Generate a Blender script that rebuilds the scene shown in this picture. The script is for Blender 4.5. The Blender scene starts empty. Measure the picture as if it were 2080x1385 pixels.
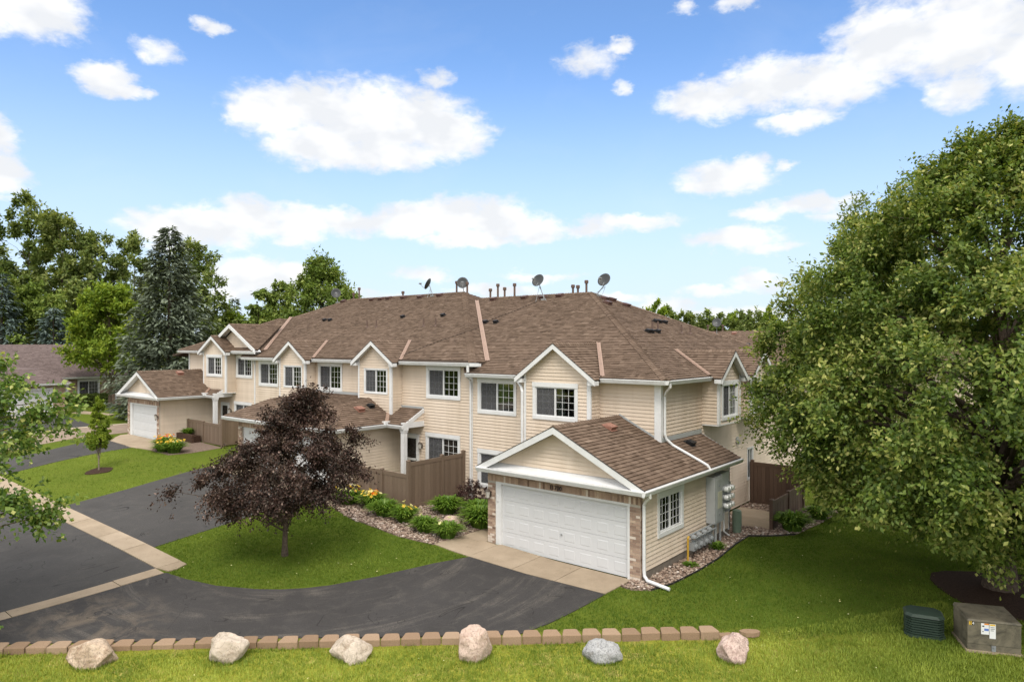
import bpy, bmesh, math, random
import numpy as np
from mathutils import Vector, Matrix, noise as mnoise

random.seed(7)
RNG = np.random.default_rng(11)
SC = bpy.context.scene
COL = SC.collection

# ------------------------------------------------------------------ camera
CAMPOS = (9.558, -17.363, 6.823)
cd = bpy.data.cameras.new('camera')
cam = bpy.data.objects.new('camera', cd)
COL.objects.link(cam)
cam.location = CAMPOS
cam.rotation_euler = (math.radians(90.144), 0.0, math.radians(39.43))
cd.sensor_width = 36.0
cd.lens = 24.1
cd.clip_start = 0.1
cd.clip_end = 3000.0
SC.camera = cam

# ------------------------------------------------------------------ exposure
SC.view_settings.view_transform = 'Standard'
SC.view_settings.look = 'None'
SC.view_settings.gamma = 1.0
SC.view_settings.use_curve_mapping = False
SC.view_settings.exposure = 0.62

# ------------------------------------------------------------------ sun and sky
SUN_EL, SUN_AZ = math.radians(54), math.radians(140)     # azimuth from +Y towards +X
sd = bpy.data.lights.new('sun', 'SUN')
sd.energy = 1.75
sd.angle = math.radians(24)
sd.color = (1.0, 0.94, 0.84)
sun = bpy.data.objects.new('sun', sd)
COL.objects.link(sun)
sv = Vector((math.sin(SUN_AZ) * math.cos(SUN_EL), math.cos(SUN_AZ) * math.cos(SUN_EL), math.sin(SUN_EL)))
sun.rotation_euler = sv.to_track_quat('Z', 'Y').to_euler()

# clouds of the day: azimuth, elevation, half width, half height (radians), thickness
CLOUDS = [(-1.02,.31,.069,.037,1),(-.962,.318,.075,.038,1),(-.897,.304,.119,.058,1),(-.824,.314,.078,.044,1),(-.785,.293,.068,.039,1),
(-.961,.271,.082,.031,1),(-.873,.266,.099,.025,1),(-1.065,.302,.028,.018,.9),(-1.295,.383,.055,.035,1),(-1.335,.378,.057,.034,1),
(-1.344,.235,.032,.032,1),(-1.33,.194,.031,.025,1),(-1.224,.32,.037,.02,1),(-1.196,.311,.027,.011,.95),(-1.102,.398,.026,.012,.8),
(-1.166,.361,.036,.019,.55),(-1.151,.151,.056,.023,1),(-1.101,.154,.068,.029,1),(-1.049,.17,.055,.03,1),(-.994,.164,.05,.028,1),
(-.935,.17,.038,.02,.9),(-1.001,.14,.032,.011,.7),(-.834,.175,.064,.026,1),(-.774,.181,.072,.032,1),(-.717,.176,.065,.035,1),
(-.656,.163,.054,.021,.95),(-.746,.149,.086,.014,.9),(-.517,.172,.086,.015,.75),(-.375,.145,.073,.017,.85),(-.343,.175,.039,.014,.75),
(-.275,.183,.067,.015,.8),(-.388,.225,.069,.025,1),(-.362,.235,.035,.018,1),(-.306,.233,.021,.008,.6),(-.408,.327,.071,.027,1),
(-.33,.34,.073,.035,1),(-.251,.333,.071,.036,1),(-.188,.368,.069,.05,1),(-.104,.362,.085,.061,1),(-.042,.33,.061,.046,1),
(-.293,.291,.057,.016,.85),(-.109,.298,.039,.027,.8),(-.577,.387,.053,.027,.55),(-.531,.403,.027,.01,.6),(-.799,.366,.033,.017,.5),
(-.369,.441,.038,.012,.6),(-.442,.443,.02,.014,.45),(-1.055,.091,.061,.028,1),(-1.001,.093,.043,.022,.9),(-1.077,.07,.044,.02,.8),
(-.817,.097,.05,.014,.65),(-.71,.076,.079,.013,.6),(-.343,.084,.041,.019,.75),(-.469,.052,.047,.017,.7),(-.408,.073,.059,.011,.5),
(-.528,.351,.017,.016,.45),(-.788,.061,.143,.011,.5),(-.382,.038,.125,.014,.6),
(-0.897,0.168,0.059,0.018,0.9),(-0.584,0.162,0.063,0.013,0.7),(-0.968,0.066,0.158,0.011,0.55),(-0.553,0.065,0.111,0.01,0.5),(-1.148,0.126,0.047,0.01,0.7),(-0.331,0.131,0.056,0.012,0.6),(-0.245,0.165,0.04,0.011,0.6),(-0.645,0.097,0.086,0.009,0.45)]

def make_world():
    w = bpy.data.worlds.new('World')
    SC.world = w
    w.use_nodes = True
    nt = w.node_tree
    N, L = nt.nodes, nt.links
    N.clear()
    out = N.new('ShaderNodeOutputWorld')
    bg = N.new('ShaderNodeBackground')
    bg.inputs['Strength'].default_value = 0.15
    L.new(bg.outputs[0], out.inputs[0])
    sky = N.new('ShaderNodeTexSky')
    sky.sky_type = 'NISHITA'
    sky.sun_disc = False
    sky.sun_elevation = SUN_EL
    sky.sun_rotation = SUN_AZ
    sky.air_density = 1.0
    sky.dust_density = 0.25
    sky.ozone_density = 3.0
    tc = N.new('ShaderNodeTexCoord')
    sep = N.new('ShaderNodeSeparateXYZ')
    L.new(tc.outputs['Generated'], sep.inputs[0])
    def M(op, a, b=None, c=None, clamp=False):
        n = N.new('ShaderNodeMath'); n.operation = op; n.use_clamp = clamp
        for i, x in enumerate((a, b, c)):
            if x is None: continue
            if isinstance(x, (int, float)): n.inputs[i].default_value = x
            else: L.new(x, n.inputs[i])
        return n.outputs[0]
    az = M('ARCTAN2', sep.outputs[0], sep.outputs[1])
    el = M('ARCSINE', sep.outputs[2])
    comb = N.new('ShaderNodeCombineXYZ')
    L.new(az, comb.inputs[0]); L.new(el, comb.inputs[1])
    def noise(scale, detail, rough, vec, dist=0.0):
        n = N.new('ShaderNodeTexNoise'); n.inputs['Scale'].default_value = scale
        n.inputs['Detail'].default_value = detail; n.inputs['Roughness'].default_value = rough
        n.inputs['Distortion'].default_value = dist
        L.new(vec, n.inputs['Vector']); return n
    stretch = N.new('ShaderNodeVectorMath'); stretch.operation = 'MULTIPLY'
    L.new(comb.outputs[0], stretch.inputs[0]); stretch.inputs[1].default_value = (1.0, 1.7, 1.0)
    # wobble the outline
    nw = noise(26, 5, 0.6, stretch.outputs[0])
    sub = N.new('ShaderNodeVectorMath'); sub.operation = 'SUBTRACT'
    L.new(nw.outputs['Color'], sub.inputs[0]); sub.inputs[1].default_value = (.5, .5, .5)
    mad = N.new('ShaderNodeVectorMath'); mad.operation = 'MULTIPLY_ADD'
    L.new(sub.outputs[0], mad.inputs[0]); mad.inputs[1].default_value = (.05, .032, 0)
    L.new(comb.outputs[0], mad.inputs[2])
    best = None
    for (a, e, ra, re, p) in CLOUDS:
        d = N.new('ShaderNodeVectorMath'); d.operation = 'SUBTRACT'
        L.new(mad.outputs[0], d.inputs[0]); d.inputs[1].default_value = (a, e, 0)
        s = N.new('ShaderNodeVectorMath'); s.operation = 'MULTIPLY'
        L.new(d.outputs[0], s.inputs[0]); s.inputs[1].default_value = (1 / ra, 1 / re, 0)
        dd = N.new('ShaderNodeVectorMath'); dd.operation = 'DOT_PRODUCT'
        L.new(s.outputs[0], dd.inputs[0]); L.new(s.outputs[0], dd.inputs[1])
        v = M('SUBTRACT', p, dd.outputs['Value'])
        best = v if best is None else M('SMOOTH_MAX', best, v, 0.25)
    fine = noise(48, 5, 0.56, stretch.outputs[0], 0.3)
    shape = M('ADD', best, M('MULTIPLY', M('SUBTRACT', fine.outputs['Fac'], 0.5), 1.35))
    ramp = N.new('ShaderNodeMapRange'); ramp.interpolation_type = 'SMOOTHERSTEP'
    L.new(shape, ramp.inputs['Value'])
    ramp.inputs['From Min'].default_value = -0.55; ramp.inputs['From Max'].default_value = 0.92
    ramp.inputs['To Min'].default_value = 0.0; ramp.inputs['To Max'].default_value = 0.97
    # thin veil all round the sky
    veil = noise(5, 6, 0.6, stretch.outputs[0], 0.6)
    vr = N.new('ShaderNodeMapRange'); L.new(veil.outputs['Fac'], vr.inputs['Value'])
    vr.inputs['From Min'].default_value = 0.5; vr.inputs['From Max'].default_value = 0.85
    vr.inputs['To Min'].default_value = 0.0; vr.inputs['To Max'].default_value = 0.08
    # unseen cloud deck overhead and behind, added to soften and fill the light
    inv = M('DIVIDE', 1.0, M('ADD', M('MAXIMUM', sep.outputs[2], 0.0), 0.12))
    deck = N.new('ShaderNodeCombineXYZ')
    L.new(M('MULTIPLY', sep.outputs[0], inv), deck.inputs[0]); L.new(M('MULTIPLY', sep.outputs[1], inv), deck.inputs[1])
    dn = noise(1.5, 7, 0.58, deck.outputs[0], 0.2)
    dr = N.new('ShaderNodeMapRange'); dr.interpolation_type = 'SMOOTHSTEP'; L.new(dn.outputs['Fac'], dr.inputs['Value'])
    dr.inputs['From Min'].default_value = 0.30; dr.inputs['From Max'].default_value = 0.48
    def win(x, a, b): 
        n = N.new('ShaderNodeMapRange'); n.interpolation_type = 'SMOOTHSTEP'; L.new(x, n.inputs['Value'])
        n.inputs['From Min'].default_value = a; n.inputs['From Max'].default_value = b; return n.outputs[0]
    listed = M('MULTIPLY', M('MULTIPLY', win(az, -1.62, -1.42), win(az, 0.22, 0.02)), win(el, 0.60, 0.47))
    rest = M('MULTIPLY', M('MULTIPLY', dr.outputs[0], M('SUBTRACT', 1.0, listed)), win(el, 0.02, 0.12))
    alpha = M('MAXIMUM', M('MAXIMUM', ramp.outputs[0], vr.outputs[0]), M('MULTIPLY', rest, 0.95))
    # cloud tone: bright tops, a slightly grey body
    body = noise(13, 3, 0.5, stretch.outputs[0])
    tone = N.new('ShaderNodeMapRange'); L.new(body.outputs['Fac'], tone.inputs['Value'])
    tone.inputs['From Min'].default_value = 0.40; tone.inputs['From Max'].default_value = 0.64
    cm = N.new('ShaderNodeMix'); cm.data_type = 'RGBA'
    L.new(tone.outputs[0], cm.inputs['Factor'])
    cm.inputs['A'].default_value = (3.9, 3.98, 4.1, 1); cm.inputs['B'].default_value = (5.0, 4.95, 4.85, 1)
    hs = N.new('ShaderNodeHueSaturation'); hs.inputs['Saturation'].default_value = 1.0
    hs.inputs['Value'].default_value = 1.0
    L.new(sky.outputs[0], hs.inputs['Color'])
    grade = N.new('ShaderNodeMix'); grade.data_type = 'RGBA'; grade.blend_type = 'MULTIPLY'
    grade.inputs['Factor'].default_value = 1.0; L.new(hs.outputs[0], grade.inputs['A']); grade.inputs['B'].default_value = (0.78, 0.90, 1.02, 1)
    low = N.new('ShaderNodeMix'); low.data_type = 'RGBA'
    L.new(M('MULTIPLY', win(el, 0.42, 0.0), 0.90), low.inputs['Factor']); L.new(grade.outputs['Result'], low.inputs['A'])
    low.inputs['B'].default_value = (3.15, 3.65, 4.15, 1)
    mix = N.new('ShaderNodeMix'); mix.data_type = 'RGBA'
    L.new(alpha, mix.inputs['Factor'])
    over = N.new('ShaderNodeMix'); over.data_type = 'RGBA'      # out-of-view clouds set brighter than the visible ones, for fill light
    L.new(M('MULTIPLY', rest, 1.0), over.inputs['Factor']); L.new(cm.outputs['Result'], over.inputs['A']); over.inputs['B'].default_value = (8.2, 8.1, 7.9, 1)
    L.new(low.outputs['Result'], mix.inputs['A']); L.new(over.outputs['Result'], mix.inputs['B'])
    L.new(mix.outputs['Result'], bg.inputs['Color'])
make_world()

# ------------------------------------------------------------------ materials
def mat(name, build):
    m = bpy.data.materials.new(name)
    m.use_nodes = True
    nt = m.node_tree
    nt.nodes.clear()
    build(nt)
    return m

class NT:
    def __init__(s, nt):
        s.nt = nt; s.N = nt.nodes; s.L = nt.links
        s.out = s.N.new('ShaderNodeOutputMaterial')
    def bsdf(s, rough=0.6, spec=0.3, metal=0.0):
        b = s.N.new('ShaderNodeBsdfPrincipled')
        b.inputs['Roughness'].default_value = rough
        b.inputs['Specular IOR Level'].default_value = spec
        b.inputs['Metallic'].default_value = metal
        s.L.new(b.outputs[0], s.out.inputs[0]); s.b = b
        return b
    def obj(s):
        n = s.N.new('ShaderNodeNewGeometry'); return n.outputs['Position']
    def scale(s, vec, xyz):
        n = s.N.new('ShaderNodeVectorMath'); n.operation = 'MULTIPLY'
        s.L.new(vec, n.inputs[0]); n.inputs[1].default_value = xyz; return n.outputs[0]
    def noise(s, scale, detail=4, rough=0.55, vec=None, dist=0.0):
        n = s.N.new('ShaderNodeTexNoise')
        n.inputs['Scale'].default_value = scale; n.inputs['Detail'].default_value = detail
        n.inputs['Roughness'].default_value = rough; n.inputs['Distortion'].default_value = dist
        s.L.new(vec if vec is not None else s.obj(), n.inputs['Vector']); return n.outputs['Fac']
    def ramp(s, fac, stops, interp='LINEAR'):
        n = s.N.new('ShaderNodeValToRGB'); n.color_ramp.interpolation = interp
        e = n.color_ramp.elements
        while len(e) < len(stops): e.new(0.5)
        for q, (p, c) in zip(e, stops):
            q.position = p; q.color = tuple(c) + (1,) if len(c) == 3 else c
        s.L.new(fac, n.inputs[0]); return n.outputs[0]
    def mix(s, fac, a, b, mode='MIX'):
        n = s.N.new('ShaderNodeMix'); n.data_type = 'RGBA'; n.blend_type = mode
        for k, x in (('Factor', fac), ('A', a), ('B', b)):
            if isinstance(x, (int, float)): n.inputs[k].default_value = x
            elif isinstance(x, tuple): n.inputs[k].default_value = x + (1,)
            else: s.L.new(x, n.inputs[k])
        return n.outputs['Result']
    def math(s, op, a, b=None, clamp=False):
        n = s.N.new('ShaderNodeMath'); n.operation = op; n.use_clamp = clamp
        for i, x in enumerate((a, b)):
            if x is None: continue
            if isinstance(x, (int, float)): n.inputs[i].default_value = x
            else: s.L.new(x, n.inputs[i])
        return n.outputs[0]
    def rng(s, fac, a, b, c=0.0, d=1.0):
        n = s.N.new('ShaderNodeMapRange'); s.L.new(fac, n.inputs['Value'])
        for k, x in zip(('From Min', 'From Max', 'To Min', 'To Max'), (a, b, c, d)): n.inputs[k].default_value = x
        return n.outputs[0]
    def attr(s, name='tint'):
        n = s.N.new('ShaderNodeAttribute'); n.attribute_name = name; return n.outputs['Fac']
    def sep(s, vec):
        n = s.N.new('ShaderNodeSeparateXYZ'); s.L.new(vec, n.inputs[0]); return n.outputs
    def bump(s, h, strength=0.3, dist=0.02):
        n = s.N.new('ShaderNodeBump'); n.inputs['Strength'].default_value = strength
        n.inputs['Distance'].default_value = dist
        s.L.new(h, n.inputs['Height']); s.L.new(n.outputs[0], s.b.inputs['Normal'])
    def color(s, c):
        if isinstance(c, tuple): s.b.inputs['Base Color'].default_value = c + (1,)
        else: s.L.new(c, s.b.inputs['Base Color'])

def plain(name, c, rough=0.5, spec=0.3, var=0.08, scale=3.0, metal=0.0):
    def f(nt):
        t = NT(nt); t.bsdf(rough, spec, metal)
        n = t.noise(scale, 5, 0.6)
        d = tuple(x * (1 - var) for x in c); e = tuple(min(1, x * (1 + var)) for x in c)
        t.color(t.ramp(n, [(0.3, d), (0.7, e)]))
    return mat(name, f)

def tinted(name, stops, rough=0.8, spec=0.2, grain=0.15, gscale=60, bump=0.0, wear=0.0):
    def f(nt):
        t = NT(nt); t.bsdf(rough, spec)
        c = t.ramp(t.attr(), stops)
        n = t.noise(gscale, 3, 0.7)
        c = t.mix(1.0, c, t.ramp(n, [(0.25, (1 - grain,) * 3), (0.75, (1 + 0,) * 3)]), 'MULTIPLY')
        if wear:
            a = t.noise(0.55, 6, 0.65, None, 0.8); b = t.noise(2.4, 5, 0.7, t.scale(t.obj(), (1, 1, 0.5)))
            c = t.mix(1.0, c, t.ramp(a, [(0.3, (1 - wear,) * 3), (0.68, (1 + wear * .5,) * 3)]), 'MULTIPLY')
            c = t.mix(1.0, c, t.ramp(b, [(0.32, (1 - wear, 1 - wear, 1 - wear * .9)), (0.5, (1, 1, 1))]), 'MULTIPLY')
        t.color(c)
        if bump: t.bump(n, bump, 0.01)
    return mat(name, f)

def m_siding(nt):
    t = NT(nt); t.bsdf(0.55, 0.25)
    c = t.ramp(t.attr(), [(0, (0.615, 0.512, 0.412)), (1, (0.66, 0.552, 0.448))])
    p = t.obj()
    n = t.noise(1.1, 4, 0.6, t.scale(p, (1, 1, 0.35)))
    c = t.mix(1.0, c, t.ramp(n, [(0.3, (0.88, 0.865, 0.84)), (0.65, (1, 1, 1))]), 'MULTIPLY')
    st = t.noise(3.0, 4, 0.6, t.scale(p, (1, 1, 0.06)))
    c = t.mix(1.0, c, t.ramp(st, [(0.32, (0.92, 0.91, 0.89)), (0.5, (1, 1, 1))]), 'MULTIPLY')
    t.color(c)
M_SIDING = mat('cream_vinyl_siding', m_siding)
def m_white(nt):
    t = NT(nt); t.bsdf(0.4, 0.35)
    n = t.noise(2.3, 6, 0.65); n2 = t.noise(14, 4, 0.6)
    c = t.ramp(n, [(0.3, (0.60, 0.60, 0.60)), (0.62, (0.68, 0.68, 0.68))])
    t.color(t.mix(1.0, c, t.ramp(n2, [(0.3, (0.95, 0.95, 0.945)), (0.6, (1, 1, 1))]), 'MULTIPLY'))
M_WHITE = mat('white_trim_paint', m_white)
M_DOOR = plain('white_garage_door_paint', (0.565, 0.57, 0.58), 0.42, 0.35, 0.025, 1.2)
M_SHINGLE = tinted('brown_roof_shingle', [(0, (0.1178, 0.08192, 0.05888)), (0.35, (0.1638, 0.1152, 0.08448)), (0.7, (0.2022, 0.1434, 0.1062)), (1, (0.256, 0.1869, 0.1408))], 0.95, 0.06, 0.3, 45, wear=0.13)
M_SHINGLE_OLD = tinted('greyish_roof_shingle', [(0, (0.144, 0.108, 0.102)), (1, (0.228, 0.174, 0.162))], 0.92, 0.12, 0.3, 25)
M_DECK = plain('dark_roof_felt', (0.06, 0.045, 0.035), 0.9, 0.1)
M_DRIP = plain('dark_drip_edge', (0.045, 0.035, 0.03), 0.6, 0.2)
M_COPPER = plain('pinkish_valley_metal', (0.31, 0.21, 0.16), 0.55, 0.3, 0.1, 6)
M_BRICK = tinted('tan_brick', [(0, (0.209, 0.1375, 0.1012)), (0.3, (0.33, 0.2255, 0.1705)), (0.7, (0.462, 0.33, 0.2475)), (0.93, (0.55, 0.4125, 0.308)), (1, (0.682, 0.583, 0.495))], 0.9, 0.15, 0.3, 55, 0.3)
M_MORTAR = plain('brick_mortar', (0.396, 0.352, 0.297), 0.95, 0.1, 0.1, 20)
M_DARK = plain('dark_interior', (0.06, 0.06, 0.062), 0.8, 0.1)
M_CURTAIN = plain('grey_curtain_fabric', (0.33, 0.32, 0.31), 0.9, 0.1, 0.3, 9)
M_CURTAIN_WARM = plain('warm_blind', (0.42, 0.27, 0.15), 0.9, 0.1, 0.25, 6)
M_CURTAIN_PALE = plain('pale_blind', (0.45, 0.45, 0.38), 0.9, 0.1, 0.25, 6)
def m_glass(nt):
    t = NT(nt)
    tr = t.N.new('ShaderNodeBsdfTransparent'); tr.inputs[0].default_value = (0.62, 0.66, 0.66, 1)
    gl = t.N.new('ShaderNodeBsdfGlossy'); gl.inputs['Roughness'].default_value = 0.03
    gl.inputs['Color'].default_value = (0.95, 0.97, 1, 1)
    fr = t.N.new('ShaderNodeFresnel'); fr.inputs['IOR'].default_value = 1.5
    mx = t.N.new('ShaderNodeMixShader')
    t.L.new(fr.outputs[0], mx.inputs[0]); t.L.new(tr.outputs[0], mx.inputs[1]); t.L.new(gl.outputs[0], mx.inputs[2])
    t.L.new(mx.outputs[0], t.out.inputs[0])
M_GLASS = mat('window_glass', m_glass)
def m_screen(nt):
    t = NT(nt)
    tr = t.N.new('ShaderNodeBsdfTransparent')
    d = t.N.new('ShaderNodeBsdfDiffuse'); d.inputs[0].default_value = (0.12, 0.12, 0.125, 1)
    mx = t.N.new('ShaderNodeMixShader'); mx.inputs[0].default_value = 0.5
    t.L.new(tr.outputs[0], mx.inputs[1]); t.L.new(d.outputs[0], mx.inputs[2]); t.L.new(mx.outputs[0], t.out.inputs[0])
M_SCREEN = mat('insect_screen', m_screen)
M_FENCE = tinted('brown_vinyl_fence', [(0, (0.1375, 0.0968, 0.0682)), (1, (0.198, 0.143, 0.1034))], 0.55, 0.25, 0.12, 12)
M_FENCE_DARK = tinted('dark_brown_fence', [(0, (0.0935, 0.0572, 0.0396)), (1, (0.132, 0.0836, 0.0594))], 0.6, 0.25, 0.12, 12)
M_BLOCK = tinted('tan_retaining_block', [(0, (0.2475, 0.1656, 0.1056)), (0.5, (0.3267, 0.2223, 0.1452)), (1, (0.396, 0.2838, 0.1936))], 0.95, 0.1, 0.3, 40, 0.5)
M_CONC = None
def m_concrete(nt):
    t = NT(nt); t.bsdf(0.9, 0.15)
    p = t.obj()
    c = t.ramp(t.attr(), [(0, (0.344, 0.2709, 0.1935)), (1, (0.4042, 0.3225, 0.2365))])
    a = t.noise(1.3, 6, 0.65); b = t.noise(45, 3, 0.7); d = t.noise(5, 5, 0.7, p, 1.0)
    c = t.mix(1.0, c, t.ramp(a, [(0.3, (0.80, 0.79, 0.77)), (0.65, (1.02, 1.02, 1.02))]), 'MULTIPLY')
    c = t.mix(1.0, c, t.ramp(b, [(0.3, (0.85, 0.85, 0.85)), (0.65, (1.03, 1.03, 1.03))]), 'MULTIPLY')
    c = t.mix(1.0, c, t.ramp(d, [(0.28, (0.72, 0.70, 0.67)), (0.4, (1, 1, 1))]), 'MULTIPLY')
    t.color(c); t.bump(b, 0.25, 0.01)
M_CONC = mat('tan_concrete', m_concrete)
def asphalt(name, base, trails):
    def f(nt):
        t = NT(nt); t.bsdf(0.88, 0.2)
        p = t.obj()
        big = t.noise(0.35, 5, 0.6, p, 0.4)
        mid = t.noise(1.6, 6, 0.7, p, 0.8)
        fine = t.noise(70, 2, 0.8)
        c = t.ramp(big, [(0.3, tuple(x * 0.85 for x in base)), (0.7, tuple(x * 1.15 for x in base))])
        c = t.mix(t.math('MULTIPLY', t.rng(mid, 0.5, 0.75), 0.28), c, (0.12, 0.108, 0.094))
        if trails:
            # tyre trails and dusty streaks bending with the drive
            s = t.sep(p)
            ux = t.math('ADD', s[0], 9.3); uy = t.math('ADD', s[1], 4.4)
            rr = t.math('SQRT', t.math('ADD', t.math('MULTIPLY', ux, ux), t.math('MULTIPLY', uy, uy)))
            ang = t.math('ARCTAN2', uy, ux)
            cx = t.N.new('ShaderNodeCombineXYZ')
            t.L.new(t.math('MULTIPLY', rr, 1.0), cx.inputs[0])
            t.L.new(t.math('MULTIPLY', ang, 0.55), cx.inputs[1])
            st = t.noise(1.7, 6, 0.75, cx.outputs[0], 0.5)
            brk = t.noise(0.8, 4, 0.6, p)
            k = t.math('MULTIPLY', t.rng(st, 0.52, 0.66), t.rng(brk, 0.36, 0.56))
            speck = t.rng(t.noise(32, 3, 0.8), 0.35, 0.68)
            c = t.mix(t.math('MULTIPLY', t.math('MULTIPLY', k, speck), 0.62), c, (0.23, 0.20, 0.165))
            # dried mud by the kerb end
            dx = t.N.new('ShaderNodeVectorMath'); dx.operation = 'SUBTRACT'
            t.L.new(p, dx.inputs[0]); dx.inputs[1].default_value = (-8.9, -11.0, 0)
            dl = t.N.new('ShaderNodeVectorMath'); dl.operation = 'LENGTH'
            t.L.new(t.scale(dx.outputs[0], (0.75, 1.1, 0)), dl.inputs[0])
            md = t.math('MULTIPLY', t.rng(dl.outputs['Value'], 2.1, 0.3), t.rng(t.noise(1.1, 6, 0.7, p, 1.0), 0.46, 0.62))
            c = t.mix(t.math('MULTIPLY', md, 0.7), c, (0.17, 0.135, 0.10))
        cr = t.noise(0.42, 3, 0.55, p, 0.9); ck = t.rng(t.math('ABSOLUTE', t.math('SUBTRACT', cr, 0.5)), 0.0042, 0.0015)
        ck = t.math('MULTIPLY', ck, t.rng(t.noise(0.9, 2, 0.5, p), 0.46, 0.56))
        c = t.mix(t.math('MULTIPLY', ck, 0.8), c, (0.012, 0.011, 0.01))
        c = t.mix(1.0, c, t.ramp(fine, [(0.3, (0.62, 0.62, 0.62)), (0.5, (0.95, 0.95, 0.95)), (0.75, (1.5, 1.5, 1.5))]), 'MULTIPLY')
        t.color(c); t.bump(fine, 0.35, 0.01)
    return mat(name, f)
M_ASPH = asphalt('dark_driveway_asphalt', (0.046, 0.0425, 0.041), True)
M_ROAD = asphalt('grey_road_asphalt', (0.058, 0.0545, 0.052), False)
def m_lawn(nt):
    t = NT(nt); t.bsdf(0.95, 0.05)
    p = t.obj()
    a = t.noise(0.16, 4, 0.6, p, 0.3); b = t.noise(1.4, 5, 0.65, p, 0.4); f = t.noise(28, 4, 0.75)
    c = t.ramp(a, [(0.3, (0.08296, 0.122, 0.01464)), (0.7, (0.1318, 0.1684, 0.02196))])
    c = t.mix(t.rng(b, 0.5, 0.78, 0, 0.5), c, (0.14, 0.15, 0.028))
    # front strip: yellow, tan-patched turf, its sunlit brightness put into the colour
    s = t.sep(p)
    d = t.math('SUBTRACT', t.math('MULTIPLY', t.math('ADD', s[0], 9.25), 0.670), t.math('MULTIPLY', t.math('ADD', s[1], 12.72), 0.743))
    k = t.math('MULTIPLY', t.rng(d, -0.2, 0.6), t.rng(s[0], 7.0, 3.0))
    e = t.noise(2.2, 5, 0.7, p, 0.6)
    yellow_tone = t.ramp(e, [(0.3, (0.2688, 0.2744, 0.0336)), (0.52, (0.3696, 0.3528, 0.056)), (0.7, (0.448, 0.3584, 0.1288))])
    c = t.mix(t.math('MULTIPLY', k, 0.85), c, yellow_tone)
    c = t.mix(1.0, c, t.ramp(f, [(0.3, (0.5, 0.52, 0.5)), (0.5, (0.95, 0.95, 0.95)), (0.72, (1.35, 1.3, 1.3))]), 'MULTIPLY')
    t.color(c); t.bump(f, 0.8, 0.05)
M_LAWN = mat('mown_lawn', m_lawn)
def leafmat(name, stops, trans=0.35, gloss=0.05):
    def f(nt):
        t = NT(nt)
        c = t.ramp(t.attr(), stops)
        d = t.N.new('ShaderNodeBsdfDiffuse'); tl = t.N.new('ShaderNodeBsdfTranslucent')
        t.L.new(c, d.inputs[0]); t.L.new(t.mix(1.0, c, (1.25, 1.2, 0.6), 'MULTIPLY'), tl.inputs[0])
        m1 = t.N.new('ShaderNodeMixShader'); m1.inputs[0].default_value = trans
        t.L.new(d.outputs[0], m1.inputs[1]); t.L.new(tl.outputs[0], m1.inputs[2])
        g = t.N.new('ShaderNodeBsdfGlossy'); g.inputs['Roughness'].default_value = 0.45
        m2 = t.N.new('ShaderNodeMixShader'); m2.inputs[0].default_value = gloss
        g.inputs['Color'].default_value = (.6,.6,.5,1); t.L.new(m1.outputs[0], m2.inputs[1]); t.L.new(g.outputs[0], m2.inputs[2])
        t.L.new(m2.outputs[0], t.out.inputs[0])
    return mat(name, f)
M_GRASS = leafmat('grass_blade', [(0, (0.05119, 0.09955, 0.01076)), (0.3, (0.09804, 0.1618, 0.01883)), (0.55, (0.2027, 0.2675, 0.04035)), (0.8, (0.4052, 0.4604, 0.0807)), (1, (0.5546, 0.5351, 0.2152))], 0.3, 0.015)
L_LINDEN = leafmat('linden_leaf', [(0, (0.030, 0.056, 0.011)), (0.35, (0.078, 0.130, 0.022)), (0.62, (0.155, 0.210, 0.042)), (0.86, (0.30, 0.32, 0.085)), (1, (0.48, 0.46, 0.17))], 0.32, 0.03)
L_PURPLE = leafmat('purple_leaf', [(0, (0.018, 0.012, 0.010)), (0.5, (0.056, 0.031, 0.027)), (0.82, (0.14, 0.082, 0.068)), (1, (0.29, 0.20, 0.17))], 0.24, 0.04)
L_MAPLE = leafmat('maple_leaf', [(0, (0.04612, 0.09882, 0.01976)), (0.5, (0.1076, 0.19, 0.03294)), (0.85, (0.2471, 0.3129, 0.06588)), (1, (0.4941, 0.4941, 0.1647))], 0.35, 0.05)
L_GREEN = leafmat('dark_green_leaf', [(0, (0.05856, 0.0915, 0.0244)), (0.5, (0.1403, 0.1891, 0.05124)), (1, (0.3172, 0.3416, 0.122))], 0.3, 0.02)
L_MID = leafmat('mid_green_leaf', [(0, (0.0549, 0.0976, 0.01952)), (0.5, (0.1403, 0.2013, 0.03904)), (1, (0.305, 0.3538, 0.0976))], 0.3, 0.02)
L_LOCUST = leafmat('bright_green_leaf', [(0, (0.06222, 0.1171, 0.01586)), (0.5, (0.1659, 0.244, 0.02684)), (1, (0.3514, 0.4099, 0.05856))], 0.35, 0.02)
L_SPRUCE = leafmat('spruce_needle', [(0, (0.03416, 0.04392, 0.02684)), (0.5, (0.1037, 0.1281, 0.08784)), (1, (0.244, 0.2806, 0.2074))], 0.1, 0.02)
L_BLUE = leafmat('blue_spruce_needle', [(0, (0.03416, 0.0488, 0.04392)), (0.5, (0.0915, 0.1281, 0.1159)), (1, (0.2196, 0.2684, 0.244))], 0.1, 0.02)
L_LILY = leafmat('lily_leaf', [(0, (0.04758, 0.111, 0.0122)), (0.6, (0.1196, 0.2147, 0.02196)), (1, (0.2379, 0.3331, 0.04758))], 0.3, 0.05)
L_BARB = leafmat('barberry_leaf', [(0, (0.01952, 0.00976, 0.00976)), (1, (0.0854, 0.0366, 0.03416))], 0.2, 0.05)
M_PETAL = leafmat('yellow_petal', [(0, (0.70, 0.42, 0.03)), (1, (0.85, 0.66, 0.12))], 0.25, 0.03)
M_PETAL_O = leafmat('orange_petal', [(0, (0.72, 0.14, 0.02)), (1, (0.85, 0.30, 0.03))], 0.25, 0.03)
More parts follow.
